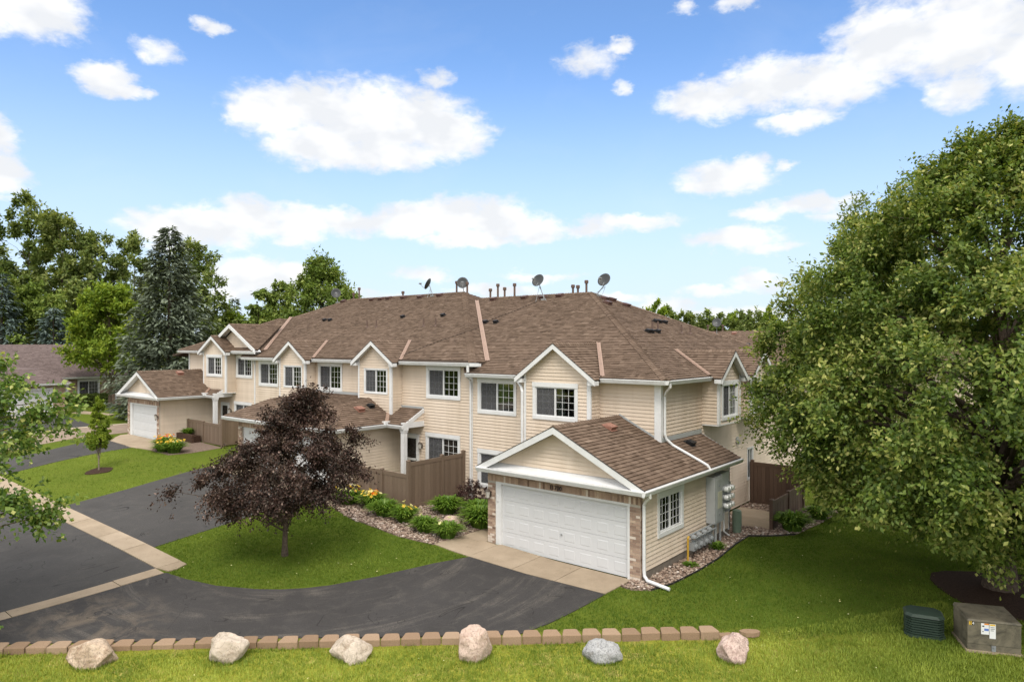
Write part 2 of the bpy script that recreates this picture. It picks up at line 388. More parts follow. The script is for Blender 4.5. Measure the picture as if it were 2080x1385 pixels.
M_PETAL_P = leafmat('pale_petal', [(0, (0.80, 0.72, 0.30)), (1, (0.85, 0.82, 0.52))], 0.25, 0.03)
M_BARK = plain('grey_brown_bark', (0.095, 0.072, 0.055), 0.95, 0.1, 0.45, 14)
M_BARK_PALE = plain('pale_bark', (0.20, 0.165, 0.13), 0.95, 0.1, 0.3, 10)
M_STONE = tinted('river_gravel', [(0, (0.176, 0.121, 0.0935)), (0.4, (0.33, 0.2365, 0.1815)), (0.75, (0.44, 0.352, 0.286)), (1, (0.638, 0.55, 0.484))], 0.85, 0.2, 0.2, 50)
M_MULCHBASE = plain('stone_mulch_bed', (0.17, 0.125, 0.10), 0.95, 0.1, 0.4, 18)
M_BARKMULCH = plain('bark_mulch', (0.045, 0.026, 0.018), 0.95, 0.1, 0.5, 25)
def rockmat(name, a, b, spots, sscale):
    def f(nt):
        t = NT(nt); t.bsdf(0.9, 0.15)
        n = t.noise(3.2, 6, 0.65, None, 0.6); q = t.noise(sscale, 4, 0.75); v = t.noise(4.5, 7, 0.72, None, 1.2); cr = t.noise(2.2, 8, 0.6, None, 2.2)
        c = t.ramp(n, [(0.32, a), (0.66, b)])
        c = t.mix(t.rng(q, 0.50, 0.62, 0, 0.8), c, spots)
        c = t.mix(t.rng(v, 0.54, 0.68, 0, 0.75), c, tuple(x * k for x, k in zip(a, (0.55, 0.48, 0.42))))
        c = t.mix(t.rng(t.math('ABSOLUTE', t.math('SUBTRACT', cr, 0.5)), 0.018, 0.0, 0, 0.6), c, tuple(x * 0.35 for x in a))
        t.color(c); t.bump(t.math('ADD', q, v), 0.7, 0.03)
    return mat(name, f)
R_CREAM = rockmat('cream_stone', (0.42, 0.34, 0.26), (0.60, 0.51, 0.42), (0.50, 0.43, 0.36), 30)
R_TAN = rockmat('tan_stone', (0.40, 0.28, 0.19), (0.64, 0.51, 0.39), (0.32, 0.25, 0.2), 22)
R_PINK = rockmat('pinkish_stone', (0.46, 0.33, 0.26), (0.58, 0.45, 0.37), (0.35, 0.26, 0.22), 26)
R_GREY = rockmat('speckled_grey_stone', (0.32, 0.32, 0.32), (0.46, 0.455, 0.45), (0.14, 0.14, 0.145), 34)
R_ROSE = rockmat('rose_stone', (0.46, 0.33, 0.28), (0.64, 0.50, 0.44), (0.30, 0.2, 0.18), 20)
M_GREY = plain('grey_metal', (0.242, 0.253, 0.2585), 0.45, 0.4, 0.08, 4)
M_CABINET = plain('grey_cabinet_paint', (0.33, 0.341, 0.341), 0.45, 0.35, 0.07, 3)
M_CABINET_Y = plain('pale_cabinet_paint', (0.462, 0.451, 0.341), 0.5, 0.3, 0.07, 3)
M_DISH = plain('grey_dish_paint', (0.032, 0.034, 0.035), 0.45, 0.4, 0.1, 5)
M_PIPE = plain('brown_vent_pipe', (0.115, 0.075, 0.06), 0.6, 0.25, 0.12, 8)
M_VENT = plain('brown_roof_vent', (0.095, 0.052, 0.042), 0.5, 0.3, 0.1, 8)
M_VENT_R = plain('red_brown_roof_vent', (0.26, 0.13, 0.095), 0.5, 0.3, 0.1, 8)
M_BLACK = plain('black_plastic', (0.012, 0.012, 0.013), 0.5, 0.3)
M_GREENBOX = plain('dark_green_cabinet', (0.032, 0.052, 0.038), 0.5, 0.35, 0.12, 5)
M_PEDESTAL = plain('pale_green_pedestal', (0.15, 0.20, 0.145), 0.5, 0.3, 0.08, 5)
def m_trafo(nt):
    t = NT(nt); t.bsdf(0.6, 0.3)
    n = t.noise(2.6, 6, 0.7, None, 0.8); f = t.noise(9, 6, 0.75)
    c = t.ramp(n, [(0.33, (0.07, 0.062, 0.046)), (0.55, (0.16, 0.14, 0.10)), (0.8, (0.215, 0.18, 0.13))])
    c = t.mix(t.rng(f, 0.63, 0.7, 0, 0.8), c, (0.05, 0.035, 0.025))
    t.color(c)
M_TRAFO = mat('weathered_khaki_paint', m_trafo)
M_YELLOW = plain('yellow_pipe_paint', (0.48, 0.29, 0.04), 0.5, 0.3)
M_LABEL = plain('white_label', (0.75, 0.75, 0.74), 0.5, 0.3, 0.03)
M_ORANGE = plain('orange_label', (0.75, 0.26, 0.03), 0.5, 0.3, 0.03)
M_AMBER = plain('amber_label', (0.75, 0.48, 0.06), 0.5, 0.3, 0.03)
M_BLUEINK = plain('blue_label_ink', (0.12, 0.2, 0.5), 0.5, 0.3, 0.03)
M_INK = plain('black_ink', (0.02, 0.02, 0.025), 0.5, 0.3, 0.03)
M_METERGLASS = plain('white_meter_cover', (0.72, 0.72, 0.70), 0.2, 0.5, 0.03)
M_STREET = plain('pinkish_brown_paving', (0.26, 0.20, 0.155), 0.9, 0.1, 0.15, 2)
M_KERB = plain('pale_kerb_concrete', (0.42, 0.35, 0.27), 0.9, 0.1, 0.12, 3)
M_FOUND = plain('grey_foundation', (0.17, 0.145, 0.12), 0.9, 0.1, 0.15, 8)
M_WOOD = plain('dark_timber', (0.065, 0.038, 0.026), 0.8, 0.15, 0.25, 10)
M_LAMP = plain('bronze_lamp', (0.09, 0.07, 0.055), 0.45, 0.4)
M_LAMPGLASS = plain('lamp_glass', (0.42, 0.40, 0.36), 0.2, 0.5)
M_DOORPAINT = plain('dark_entry_door', (0.05, 0.055, 0.055), 0.5, 0.3, 0.1)
M_CABLE = plain('dark_cable', (0.03, 0.022, 0.018), 0.6, 0.2)

# ------------------------------------------------------------------ building helpers
def sm(a, b, x):
    t = min(1.0, max(0.0, (x - a) / (b - a))); return t * t * (3 - 2 * t)
HX, HZ = (3, 6, 14, 31, 45, 200), (0, .12, .66, 1.2, 1.3, 1.3)
def hbase(x, y):
    return float(np.interp(-x, HX, HZ)) * sm(-13, -1.5, y)
def row_st(x, y):       # distance in front of / along the block edging
    return (x + 9.25) * .670 - (y + 12.72) * .743, (x + 9.25) * .743 + (y + 12.72) * .670
def h(x, y):
    s, t = row_st(x, y)
    return hbase(x, y) - .13 * sm(.08, .36, s) * (1 - sm(16.5, 24, t))

ORG = {}
def props(o, label=None, cat=None, group=None, kind=None):
    if label: o['label'] = label
    if cat: o['category'] = cat
    if group: o['group'] = group
    if kind: o['kind'] = kind
    return o
def thing(name, loc, label, cat, group=None):
    o = bpy.data.objects.new(name, None); COL.objects.link(o)
    o.empty_display_size = 0.3
    o.location = loc; ORG[o] = Vector(loc)
    return props(o, label, cat, group)
def link(name, me, parent=None, loc=None, rot=None):
    """an object whose mesh is in world coordinates, or about loc when loc is given"""
    o = bpy.data.objects.new(name, me); COL.objects.link(o)
    base = ORG.get(parent, Vector((0, 0, 0))) if parent else Vector((0, 0, 0))
    if parent: o.parent = parent
    ORG[o] = base
    o.location = (Vector(loc) if loc is not None else Vector((0, 0, 0)))
    if rot is not None: o.rotation_euler = rot
    if parent is not None and parent.type == 'EMPTY':
        o.location = o.location - base
    if loc is not None: ORG[o] = None
    return o

class MB:
    def __init__(s): s.v = []; s.f = []; s.t = []; s.m = []; s.marks = []
    def face(s, pts, t=0.5, m=0):
        i = len(s.v); s.v.extend([tuple(p) for p in pts]); s.f.append(tuple(range(i, i + len(pts)))); s.t.append(t); s.m.append(m)
    def each(s, name, mats, parent=None, **kw):
        """one object for every separate piece"""
        out = []
        marks = s.marks + [(len(s.v), len(s.f))]
        for (v0, f0), (v1, f1) in zip(marks, marks[1:]):
            q = MB(); q.v = s.v[v0:v1]; q.f = [tuple(k - v0 for k in f) for f in s.f[f0:f1]]; q.t = s.t[f0:f1]; q.m = s.m[f0:f1]
            if q.f: out.append(q.build(name, mats, parent, **kw))
        return out
    def solid(s, verts, faces, t=0.5, m=0):
        s.marks.append((len(s.v), len(s.f)))
        i = len(s.v); s.v.extend([tuple(p) for p in verts])
        for f in faces: s.f.append(tuple(i + k for k in f)); s.t.append(t); s.m.append(m)
    def hexa(s, P, t=0.5, m=0):
        # P: 8 points, bottom 0-3 ccw, top 4-7
        c = sum((Vector(p) for p in P), Vector()) / 8
        F = [(0, 3, 2, 1), (4, 5, 6, 7), (0, 1, 5, 4), (1, 2, 6, 5), (2, 3, 7, 6), (3, 0, 4, 7)]
        a, b, d = (Vector(P[k]) for k in (4, 5, 6))
        if (b - a).cross(d - a).dot((a + d) / 2 - c) < 0: F = [tuple(reversed(f)) for f in F]
        s.solid(P, F, t, m)
    def box(s, x0, x1, y0, y1, z0, z1, t=0.5, m=0):
        s.hexa([(x0, y0, z0), (x1, y0, z0), (x1, y1, z0), (x0, y1, z0), (x0, y0, z1), (x1, y0, z1), (x1, y1, z1), (x0, y1, z1)], t, m)
    def fbox(s, fr, u0, u1, z0, z1, d0, d1, t=0.5, m=0):
        s.hexa([fr(u0, z0, d0), fr(u1, z0, d0), fr(u1, z0, d1), fr(u0, z0, d1), fr(u0, z1, d0), fr(u1, z1, d0), fr(u1, z1, d1), fr(u0, z1, d1)], t, m)
    def prism(s, poly, vec, t=0.5, m=0):
        n = len(poly); vec = Vector(vec); A = [Vector(p) for p in poly]; B = [p + vec for p in A]
        nn = Vector((0, 0, 0))
        for k in range(n): nn += (A[k] - A[0]).cross(A[(k + 1) % n] - A[0])
        if nn.dot(vec) > 0: A, B = B, A   # A's cap must face away from the body
        # now A loop normal points away from B
        F = [tuple(range(n)), tuple(range(2 * n - 1, n - 1, -1))]
        for k in range(n): F.append((k, n + k, n + (k + 1) % n, (k + 1) % n))
        s.solid(A + B, F, t, m)
    def tube(s, pts, r, n=8, t=0.5, m=0, caps=True):
        pts = [Vector(p) for p in pts]
        rs = r if isinstance(r, (list, tuple)) else [r] * len(pts)
        s.marks.append((len(s.v), len(s.f)))
        base = len(s.v); prev = None
        for i, p in enumerate(pts):
            d = (pts[min(i + 1, len(pts) - 1)] - pts[max(i - 1, 0)])
            d = d.normalized() if d.length > 1e-9 else Vector((0, 0, 1))
            a = prev if prev is not None else (Vector((0, 0, 1)) if abs(d.z) < 0.9 else Vector((1, 0, 0)))
            u = (a - d * a.dot(d)).normalized(); prev = u; w = d.cross(u)
            for k in range(n):
                q = 2 * math.pi * k / n
                s.v.append(tuple(p + (u * math.cos(q) + w * math.sin(q)) * rs[i]))
        for i in range(len(pts) - 1):
            for k in range(n):
                a = base + i * n + k; b = base + i * n + (k + 1) % n
                s.f.append((a, b, b + n, a + n)); s.t.append(t); s.m.append(m)
        if caps:
            s.f.append(tuple(base + k for k in range(n - 1, -1, -1))); s.t.append(t); s.m.append(m)
            e = base + (len(pts) - 1) * n
            s.f.append(tuple(e + k for k in range(n))); s.t.append(t); s.m.append(m)
    def lathe(s, c, prof, n=16, t=0.5, m=0, axis=(0, 0, 1)):
        ax = Vector(axis).normalized(); c = Vector(c)
        s.tube([c + ax * z for r, z in prof], [max(r, 1e-4) for r, z in prof], n, t, m)
    def sweep(s, prof, p, q, out, t=0.5, m=0):
        # prof: list of (outward, up) points; straight run from p to q
        p, q, out = Vector(p), Vector(q), Vector(out).normalized(); up = Vector((0, 0, 1))
        s.prism([p + out * a + up * b for a, b in prof], q - p, t, m)
    def mesh(s, name, mats, org=(0, 0, 0), smooth=False):
        me = bpy.data.meshes.new(name)
        ox, oy, oz = org
        me.from_pydata([(a - ox, b - oy, c - oz) for a, b, c in s.v], [], s.f)
        for mm in mats: me.materials.append(mm)
        me.polygons.foreach_set('material_index', s.m)
        at = me.attributes.new('tint', 'FLOAT', 'FACE'); at.data.foreach_set('value', s.t)
        if smooth: me.polygons.foreach_set('use_smooth', [True] * len(s.f))
        me.update(); return me
    def build(s, name, mats, parent=None, smooth=False, **kw):
        if not isinstance(mats, (list, tuple)): mats = [mats]
        base = ORG.get(parent) if parent else None
        base = base if base is not None else Vector((0, 0, 0))
        me = s.mesh(name, mats, base, smooth)
        o = bpy.data.objects.new(name, me); COL.objects.link(o)
        if parent: o.parent = parent
        ORG[o] = base
        return props(o, **kw)

def FR(origin, U, N):
    O, U, N = Vector(origin), Vector(U), Vector(N)
    def p(u, z, d=0.0): return tuple(O + U * u + N * d + Vector((0, 0, z)))
    p.U, p.N, p.O = U, N, O
    return p
def FY(y): return FR((0, y, 0), (1, 0, 0), (0, -1, 0))       # wall facing the camera side
def FX(x): return FR((x, 0, 0), (0, 1, 0), (1, 0, 0))        # wall facing right
def FXL(x): return FR((x, 0, 0), (0, 1, 0), (-1, 0, 0))      # wall facing left
def FYB(y): return FR((0, y, 0), (1, 0, 0), (0, 1, 0))       # wall facing the back

def clip(poly, k, lim, keep_ge):
    out = []
    n = len(poly)
    for i in range(n):
        a, b = poly[i], poly[(i + 1) % n]
        ia = (a[k] >= lim) if keep_ge else (a[k] <= lim)
        ib = (b[k] >= lim) if keep_ge else (b[k] <= lim)
        if ia: out.append(a)
        if ia != ib:
            t = (lim - a[k]) / (b[k] - a[k]); out.append(tuple(a[j] + (b[j] - a[j]) * t for j in range(len(a))))
    return out
def span(poly, lo, hi):
    """u extent of a convex (u, v) polygon at the bottom and the top of a band"""
    q = clip(clip(poly, 1, lo, True), 1, hi, False)
    if len(q) < 3: return None
    vs = [p[1] for p in q]; a, b = min(vs), max(vs)
    if b - a < 1e-4: return None
    B = [p[0] for p in q if p[1] < a + 1e-5]; T = [p[0] for p in q if p[1] > b - 1e-5]
    return a, b, min(B), max(B), min(T), max(T)

EXP = 0.127
def siding(fr, poly, holes=(), z0=None, out=None):
    """lapped boards: a list of (eight corners, tint) solids, one per board"""
    res = [] if out is None else out
    zmin = min(p[1] for p in poly); zmax = max(p[1] for p in poly)
    zs = z0 if z0 is not None else zmin
    k = 0
    while zs + k * EXP < zmax - 1e-4:
        lo, hi = zs + k * EXP, zs + (k + 1) * EXP; k += 1
        if hi < zmin: continue
        cuts = sorted({lo, hi} | {z for hh in holes for z in hh[2:4] if lo + .004 < z < hi - .004})
        tint = random.random()
        for a, b in zip(cuts, cuts[1:]):
            sp = span(poly, a, b)
            if not sp: continue
            za, zb, b0, b1, t0, t1 = sp
            mid = (a + b) / 2
            segs = [(b0, b1, t0, t1)]
            for (h0, h1, hz0, hz1) in holes:
                if hz0 - 1e-4 <= mid <= hz1 + 1e-4:
                    new = []
                    for (p0, p1, q0, q1) in segs:
                        if h1 <= min(p0, q0) or h0 >= max(p1, q1): new.append((p0, p1, q0, q1)); continue
                        if h0 > min(p0, q0) + .01: new.append((p0, min(h0, p1), q0, min(h0, q1)))
                        if h1 < max(p1, q1) - .01: new.append((max(h1, p0), p1, max(h1, q0), q1))
                    segs = new
            da = .026 * (1 - (za - lo) / EXP); db = .026 * (1 - (zb - lo) / EXP)
            for (p0, p1, q0, q1) in segs:
                if p1 - p0 < .004 and q1 - q0 < .004: continue
                P = [fr(p0, za, -.03), fr(p1, za, -.03), fr(p1, za, da), fr(p0, za, da), fr(q0, zb, -.03), fr(q1, zb, -.03), fr(q1, zb, db), fr(q0, zb, db)]
                res.append((P, tint))
    return res
def boards_joined(boards, parent, name='siding'):
    mb = MB()
    for P, t in boards: mb.hexa(P, t)
    return mb.build(name, M_SIDING, parent, kind='stuff')
def boards_parts(boards, parent, limit=300):
    """the boards that show largest are parts of their own, the rest one joined part"""
    def shows(b):
        c = sum((Vector(p) for p in b[0]), Vector()) / 8
        L = (Vector(b[0][0]) - Vector(b[0][1])).length
        return min(L, 2.0) / (c - Vector(CAMPOS)).length
    bs = sorted(boards, key=shows, reverse=True)
    for P, t in bs[:limit]:
        mb = MB(); mb.hexa(P, t); mb.build('siding_board', M_SIDING, parent)
    if bs[limit:]: boards_joined(bs[limit:], parent)

def window(house, fr, u0, u1, z0, z1, trim='wide', d=0.0, cols=3, rows=4, curtain=None, screen=True, label=None):
    """slider window; u0..z1 is the outside of its trim. Returns the hole for the siding"""
    if trim == 'wide': ts, th, tb, td = .115, .165, .125, .05
    else: ts, th, tb, td = .06, .05, .05, .038
    a0, a1, b0, b1 = u0 + ts, u1 - ts, z0 + tb, z1 - th
    w = MB(); fw = .045
    def F(mb, x0, x1, y0, y1, e0, e1, m=0): mb.fbox(fr, x0, x1, y0, y1, e0, e1, .5, m)
    F(w, a0, a0 + fw, b0, b1, -.06, .022); F(w, a1 - fw, a1, b0, b1, -.06, .022)
    F(w, a0 + fw, a1 - fw, b0, b0 + fw, -.06, .022); F(w, a0 + fw, a1 - fw, b1 - fw, b1, -.06, .022)
    mid = (a0 + a1) / 2
    F(w, mid - .03, mid + .03, b0 + fw, b1 - fw, -.06, .012)
    # the room behind
    for (x0, x1, y0, y1, e0, e1) in ((a0, a1, b0, b1, -.9, -.88), (a0 - .02, a0, b0, b1, -.9, -.03), (a1, a1 + .02, b0, b1, -.9, -.03),
                                     (a0, a1, b0 - .02, b0, -.9, -.03), (a0, a1, b1, b1 + .02, -.9, -.03)):
        F(w, x0, x1, y0, y1, e0, e1, 1)
    win = w.build('window', [M_WHITE, M_DARK], house, label=label)
    t = MB()
    F(t, u0, a0, z0 + tb, z1 - th, -.01, td); F(t, a1, u1, z0 + tb, z1 - th, -.01, td)
    F(t, u0 - (.012 if trim == 'wide' else 0), u1 + (.012 if trim == 'wide' else 0), z1 - th, z1, -.01, td + .014)
    F(t, u0, u1, z0, z0 + tb, -.01, td + .006)
    t.build('window_trim', M_WHITE, win)
    for k, (x0, x1) in enumerate(((a0 + fw, mid - .03), (mid + .03, a1 - fw))):
        g = MB(); F(g, x0, x1, b0 + fw, b1 - fw, -.036, -.030); g.build('pane', M_GLASS, win)
        gr = MB(); bw = .0062
        for c in range(1, cols):
            x = x0 + (x1 - x0) * c / cols; F(gr, x - bw, x + bw, b0 + fw, b1 - fw, -.028, -.014)
        for r in range(1, rows):
            y = b0 + fw + (b1 - b0 - 2 * fw) * r / rows; F(gr, x0, x1, y - bw, y + bw, -.0275, -.0145)
        gr.build('grille', M_WHITE, win)
        if screen and k == 0:
            sc = MB(); F(sc, x0, x1, b0 + fw, b1 - fw, -.013, -.011); sc.build('insect_screen', M_SCREEN, win)
    if curtain:
        for (f0, f1, mm) in curtain:
            c = MB(); x0 = a0 + (a1 - a0) * f0; x1 = a0 + (a1 - a0) * f1
            n = max(4, int((x1 - x0) / .055))
            for i in range(n):
                e = -.16 - .05 * (i % 2); e2 = -.16 - .05 * ((i + 1) % 2)
                q0, q1 = x0 + (x1 - x0) * i / n, x0 + (x1 - x0) * (i + 1) / n
                c.face([fr(q0, b0, e), fr(q1, b0, e2), fr(q1, b1, e2), fr(q0, b1, e)])
            c.build('curtain', mm, win)
    return (a0 - .02, a1 + .02, b0 - .02, b1 + .02)

# ---- roofs
def shingles(poly, eave_dir=None, e=.15, seed=0, lift=0.0):
    """poly: coplanar 3-D points of a roof slope. Returns (list of shingle solids, normal)"""
    rnd = random.Random(seed)
    P = [Vector(p) for p in poly]
    n = Vector((0, 0, 0))
    for k in range(1, len(P) - 1): n += (P[k] - P[0]).cross(P[k + 1] - P[0])
    n.normalize()
    if n.z < 0: n = -n
    u = Vector((0, 0, 1)).cross(n).normalized(); v = n.cross(u)
    O = P[0]
    q = [((p - O).dot(u), (p - O).dot(v)) for p in P]
    vmin = min(a[1] for a in q); vmax = max(a[1] for a in q)
    res = []
    k = 0
    while vmin + k * e < vmax - .01:
        sp = span(q, vmin + k * e, vmin + (k + 1) * e); k += 1
        if not sp: continue
        lo, hi, b0, b1, t0, t1 = sp
        x = min(b0, t0) - rnd.random() * .3; X = max(b1, t1)
        band = rnd.uniform(-.05, .05)
        while x < X:
            wd = rnd.choice((.11, .14, .17, .2, .25, .3))
            c0, c1 = x, x + wd; x += wd
            A0, A1 = max(c0, b0), min(c1, b1); B0, B1 = max(c0, t0), min(c1, t1)
            if A1 - A0 < .01 and B1 - B0 < .01: continue
            if A1 < A0: A0 = A1 = min(max(c0, b0), b1)
            if B1 < B0: B0 = B1 = min(max(c0, t0), t1)
            hb = .026 + rnd.choice((0, 0, .010)) + lift
            g = lambda uu, vv, w: O + u * uu + v * vv + n * w
            tint = min(1, max(0, rnd.gauss(.48, .20) + band))
            res.append(([g(A0, lo, hb), g(A1, lo, hb), g(B1, hi, .005 + lift), g(B0, hi, .005 + lift), g(A0, lo, -.004), g(A1, lo, -.004)], tint))
    return res
def add_shingles(mb, sh, m=0):
    for P, t in sh:
        mb.solid(P, [(0, 1, 2, 3), (4, 5, 1, 0), (5, 2, 1), (0, 3, 4)], t, m)
def roof_slab(mb, poly, th=.12, m=1):
    mb.prism(poly, (0, 0, -th), .5, m)
def cap_run(mb, p, q, n1, n2, e=.15, w=.16, m=0, seed=3):
    """cap shingles along a ridge or hip from low p to high q, between slopes with normals n1, n2"""
    rnd = random.Random(seed); p, q = Vector(p), Vector(q); d = (q - p); L = d.length; d.normalize()
    s1 = d.cross(n1).normalized(); s2 = d.cross(n2).normalized()
    if s1.dot(Vector(n1) * 0 + (n1 - n2)) < 0: s1 = -s1
    if s2.dot(n2 - n1) < 0: s2 = -s2
    up = (Vector(n1) + Vector(n2)).normalized()
    k = 0
    while k * e < L - .02:
        a, b = p + d * (k * e), p + d * min(L, (k + 1) * e); k += 1
        t = min(1, max(0, rnd.gauss(.55, .2)))
        ha, hb = .050, .030
        for s_ in (s1, s2):
            A = [a + up * ha, a + s_ * w + up * (ha - .008), b + s_ * w + up * (hb - .008), b + up * hb]
            A2 = [a + up * 0, a + s_ * w + up * 0]
            mb.solid(A + A2, [(0, 1, 2, 3), (4, 5, 1, 0), (1, 5, 2)], t, m)
GUT = [(0, 0), (0, -.13), (.075, -.13), (.10, -.06), (.125, -.02), (.125, 0), (.105, 0), (.10, -.012), (.02, -.012), (.02, 0)]
def gutter(mb, p, q, out):
    mb.sweep([(0.0, .0), (0.0, -.14), (.075, -.14), (.108, -.06), (.108, -.028), (.128, -.028), (.128, 0)], p, q, out)
def plane_n(poly):
    P = [Vector(p) for p in poly]; n = (P[1] - P[0]).cross(P[2] - P[0]).normalized()
    return n if n.z > 0 else -n
def pipe_run(mb, pts, r=.042, n=8):
    mb.tube(pts, r, n)

def rake(mb, a, b, ydir, wd=.17, th=.035, drop=.0):
    """white board hanging under a sloping roof edge from a to b, facing ydir"""
    a, b = Vector(a), Vector(b); f = Vector(ydir)
    mb.prism([a, b, b - Vector((0, 0, wd)), a - Vector((0, 0, wd))], f * th)

def gable_roof_planes(xm, half, yf, yb_of, zr, ze):
    pass

# ------------------------------------------------------------------ ground
HARD = []          # outlines of everything paved, for keeping grass off it
def inside(poly, X, Y):
    c = np.zeros(len(X), bool); n = len(poly); j = n - 1
    for i in range(n):
        xi, yi = poly[i]; xj, yj = poly[j]
        if yi != yj:
            c ^= ((yi > Y) != (yj > Y)) & (X < (xj - xi) * (Y - yi) / (yj - yi) + xi)
        j = i
    return c
def terrain():
    def axis(lo, hi, a, b, d):
        mid = list(np.arange(a, b + 1e-6, d)); out = []
        s, x = d, a
        while x > lo: s *= 1.35; x -= s; out.append(max(x, lo))
        out = out[::-1] + mid; s, x = d, mid[-1]
        while x < hi: s *= 1.35; x += s; out.append(min(x, hi))
        return out
    xs = axis(-900, 700, -46, 14, .4); ys = axis(-300, 900, -20, 14, .4)
    V = [(x, y, h(x, y)) for y in ys for x in xs]
    n = len(xs)
    F = [(j * n + i, j * n + i + 1, (j + 1) * n + i + 1, (j + 1) * n + i) for j in range(len(ys) - 1) for i in range(n - 1)]
    me = bpy.data.meshes.new('lawn'); me.from_pydata(V, [], F); me.materials.append(M_LAWN)
    me.polygons.foreach_set('use_smooth', [True] * len(F))
    o = bpy.data.objects.new('lawn', me); COL.objects.link(o)
    props(o, 'green mown lawn running between the drives and under the trees', None, None, 'structure')
terrain()
def sheet_mesh(name, poly, off, m, cell=1.0, tint=.5, org=(0, 0, 0), thick=0.0):
    bm = bmesh.new()
    vs = [bm.verts.new((x, y, 0)) for x, y in poly]
    f = bm.faces.new(vs)
    if f.normal.z < 0 or sum((poly[i][0] * poly[(i + 1) % len(poly)][1] - poly[(i + 1) % len(poly)][0] * poly[i][1]) for i in range(len(poly))) < 0:
        bmesh.ops.reverse_faces(bm, faces=[f])
    bmesh.ops.triangulate(bm, faces=bm.faces[:])
    x0, x1 = min(p[0] for p in poly), max(p[0] for p in poly); y0, y1 = min(p[1] for p in poly), max(p[1] for p in poly)
    for a, lo, hi in ((0, x0, x1), (1, y0, y1)):
        k = math.ceil(lo / cell) * cell
        while k < hi:
            co = [0, 0, 0]; no = [0, 0, 0]; co[a] = k; no[a] = 1
            bmesh.ops.bisect_plane(bm, geom=bm.verts[:] + bm.edges[:] + bm.faces[:], plane_co=co, plane_no=no, dist=1e-5)
            k += cell
    for v in bm.verts: v.co.z = h(v.co.x, v.co.y) + off
    if thick:
        edges = [e for e in bm.edges if e.is_boundary]
        r = bmesh.ops.extrude_edge_only(bm, edges=edges)
        for v in [g for g in r['geom'] if isinstance(g, bmesh.types.BMVert)]: v.co.z -= thick
    for v in bm.verts: v.co -= Vector(org)
    me = bpy.data.meshes.new(name); bm.to_mesh(me); bm.free()
    me.materials.append(m)
    at = me.attributes.new('tint', 'FLOAT', 'FACE'); at.data.foreach_set('value', [tint] * len(me.polygons))
    return me
def sheet(name, poly, m, off=.018, label=None, parent=None, cell=1.0, tint=.5, kind='structure', hard=True, thick=.06):
    o = bpy.data.objects.new(name, sheet_mesh(name, poly, off, m, cell, tint, thick=thick)); COL.objects.link(o)
    if parent: o.parent = parent; ORG[o] = Vector((0, 0, 0))
    else: ORG[o] = Vector((0, 0, 0))
    if hard: HARD.append(poly)
    return props(o, label, None, None, None if parent else kind)

ROW_D, ROW_N = Vector((.743, .670, 0)), Vector((.670, -.743, 0))
def rowpt(t, s): return (-9.25 + .743 * t + .670 * s, -12.72 + .670 * t - .743 * s)
# the private road, its drives and gutters
sheet('road', [(-36, -8.42), (-11.38, -8.42), (-11.38, -14.65), rowpt(-8, 0), rowpt(-30, 0), (-60, -34), (-60, -8.42)], M_ROAD, .016, 'grey asphalt of the private road beyond the pale gutters')
DRIVE = [(-10.80, -8.38), (-9.83, -8.24), (-8.71, -7.94), (-7.68, -7.37), (-7.15, -6.95), (-6.73, -6.46), (-6.4, -5.9), (-6.17, -5.23), (-5.97, -4.65), (-5.85, -4.06), (-5.70, -3.45), (-5.55, -2.75), (-5.17, -1.56),
         (-.30, -1.40), (-.29, -2.3), (-.30, -3.2), (-.34, -4.0), (-.5, -4.8), rowpt(11.6, .02), rowpt(0, .02), rowpt(-2.4, .02), (-10.80, -14.0)]
sheet('driveway', DRIVE, M_ASPH, .02, 'black asphalt driveway curving up to the nearest garage')
sheet('driveway', [(-21.2, -7.72), (-13.25, -7.72), (-13.32, -6.35), (-13.41, -5.26), (-13.63, -3.92), (-13.8, -2.2), (-13.95, -1.32), (-22.3, -1.32), (-21.6, -3.6), (-21.25, -5.4)], M_ROAD, .016, 'wide black asphalt driveway behind the purple tree')
sheet('driveway', [(-34.2, -7.72), (-29.75, -7.72), (-29.85, -5.6), (-29.79, -3.87), (-29.80, -1.85), (-33.2, -1.7), (-33.9, -2.6), (-33.3, -5.1)], M_ROAD, .016, 'black asphalt driveway at the farthest garage of the row')
def slabs(name, label, quads, m=M_CONC, off=.03, gap=.012, tname='slab'):
    root = bpy.data.objects.new(name, None); COL.objects.link(root); ORG[root] = Vector((0, 0, 0))
    props(root, label, None, None, 'structure')
    for q in quads:
        c = (sum(p[0] for p in q) / len(q), sum(p[1] for p in q) / len(q))
        qq = []
        for p in q:
            d = math.hypot(p[0] - c[0], p[1] - c[1]); k = 1 - gap / max(d, .05)
            qq.append((c[0] + (p[0] - c[0]) * k, c[1] + (p[1] - c[1]) * k))
        sheet(tname, qq, m, off + random.uniform(-.003, .003), None, root, 1.0, random.random(), hard=False, thick=.05)
        HARD.append(q)
    return root
# valley gutters of tan concrete, slab by slab
xs = [-36, -33.4, -30.9, -28.4, -25.9, -23.4, -20.9, -18.4, -15.87, -13.77, -11.33]
slabs('gutter', 'long tan concrete gutter strip between the road and the lawns', [[(a, -8.41), (b, -8.41), (b, -7.70), (a, -7.70)] for a, b in zip(xs, xs[1:])] + [[(-11.33, -8.41), (-11.1, -8.36), (-10.83, -8.3), (-10.80, -8.05), (-10.95, -7.70), (-11.33, -7.70)]], gap=.014)
ys = [-8.43, -9.6, -12.1, -14.6]
slabs('gutter', 'narrow tan concrete strip dividing the road from the near driveway', [[(-11.38, b), (-10.82, b), (-10.80, a), (-11.36, a)] for a, b in zip(ys, ys[1:])], gap=.012)
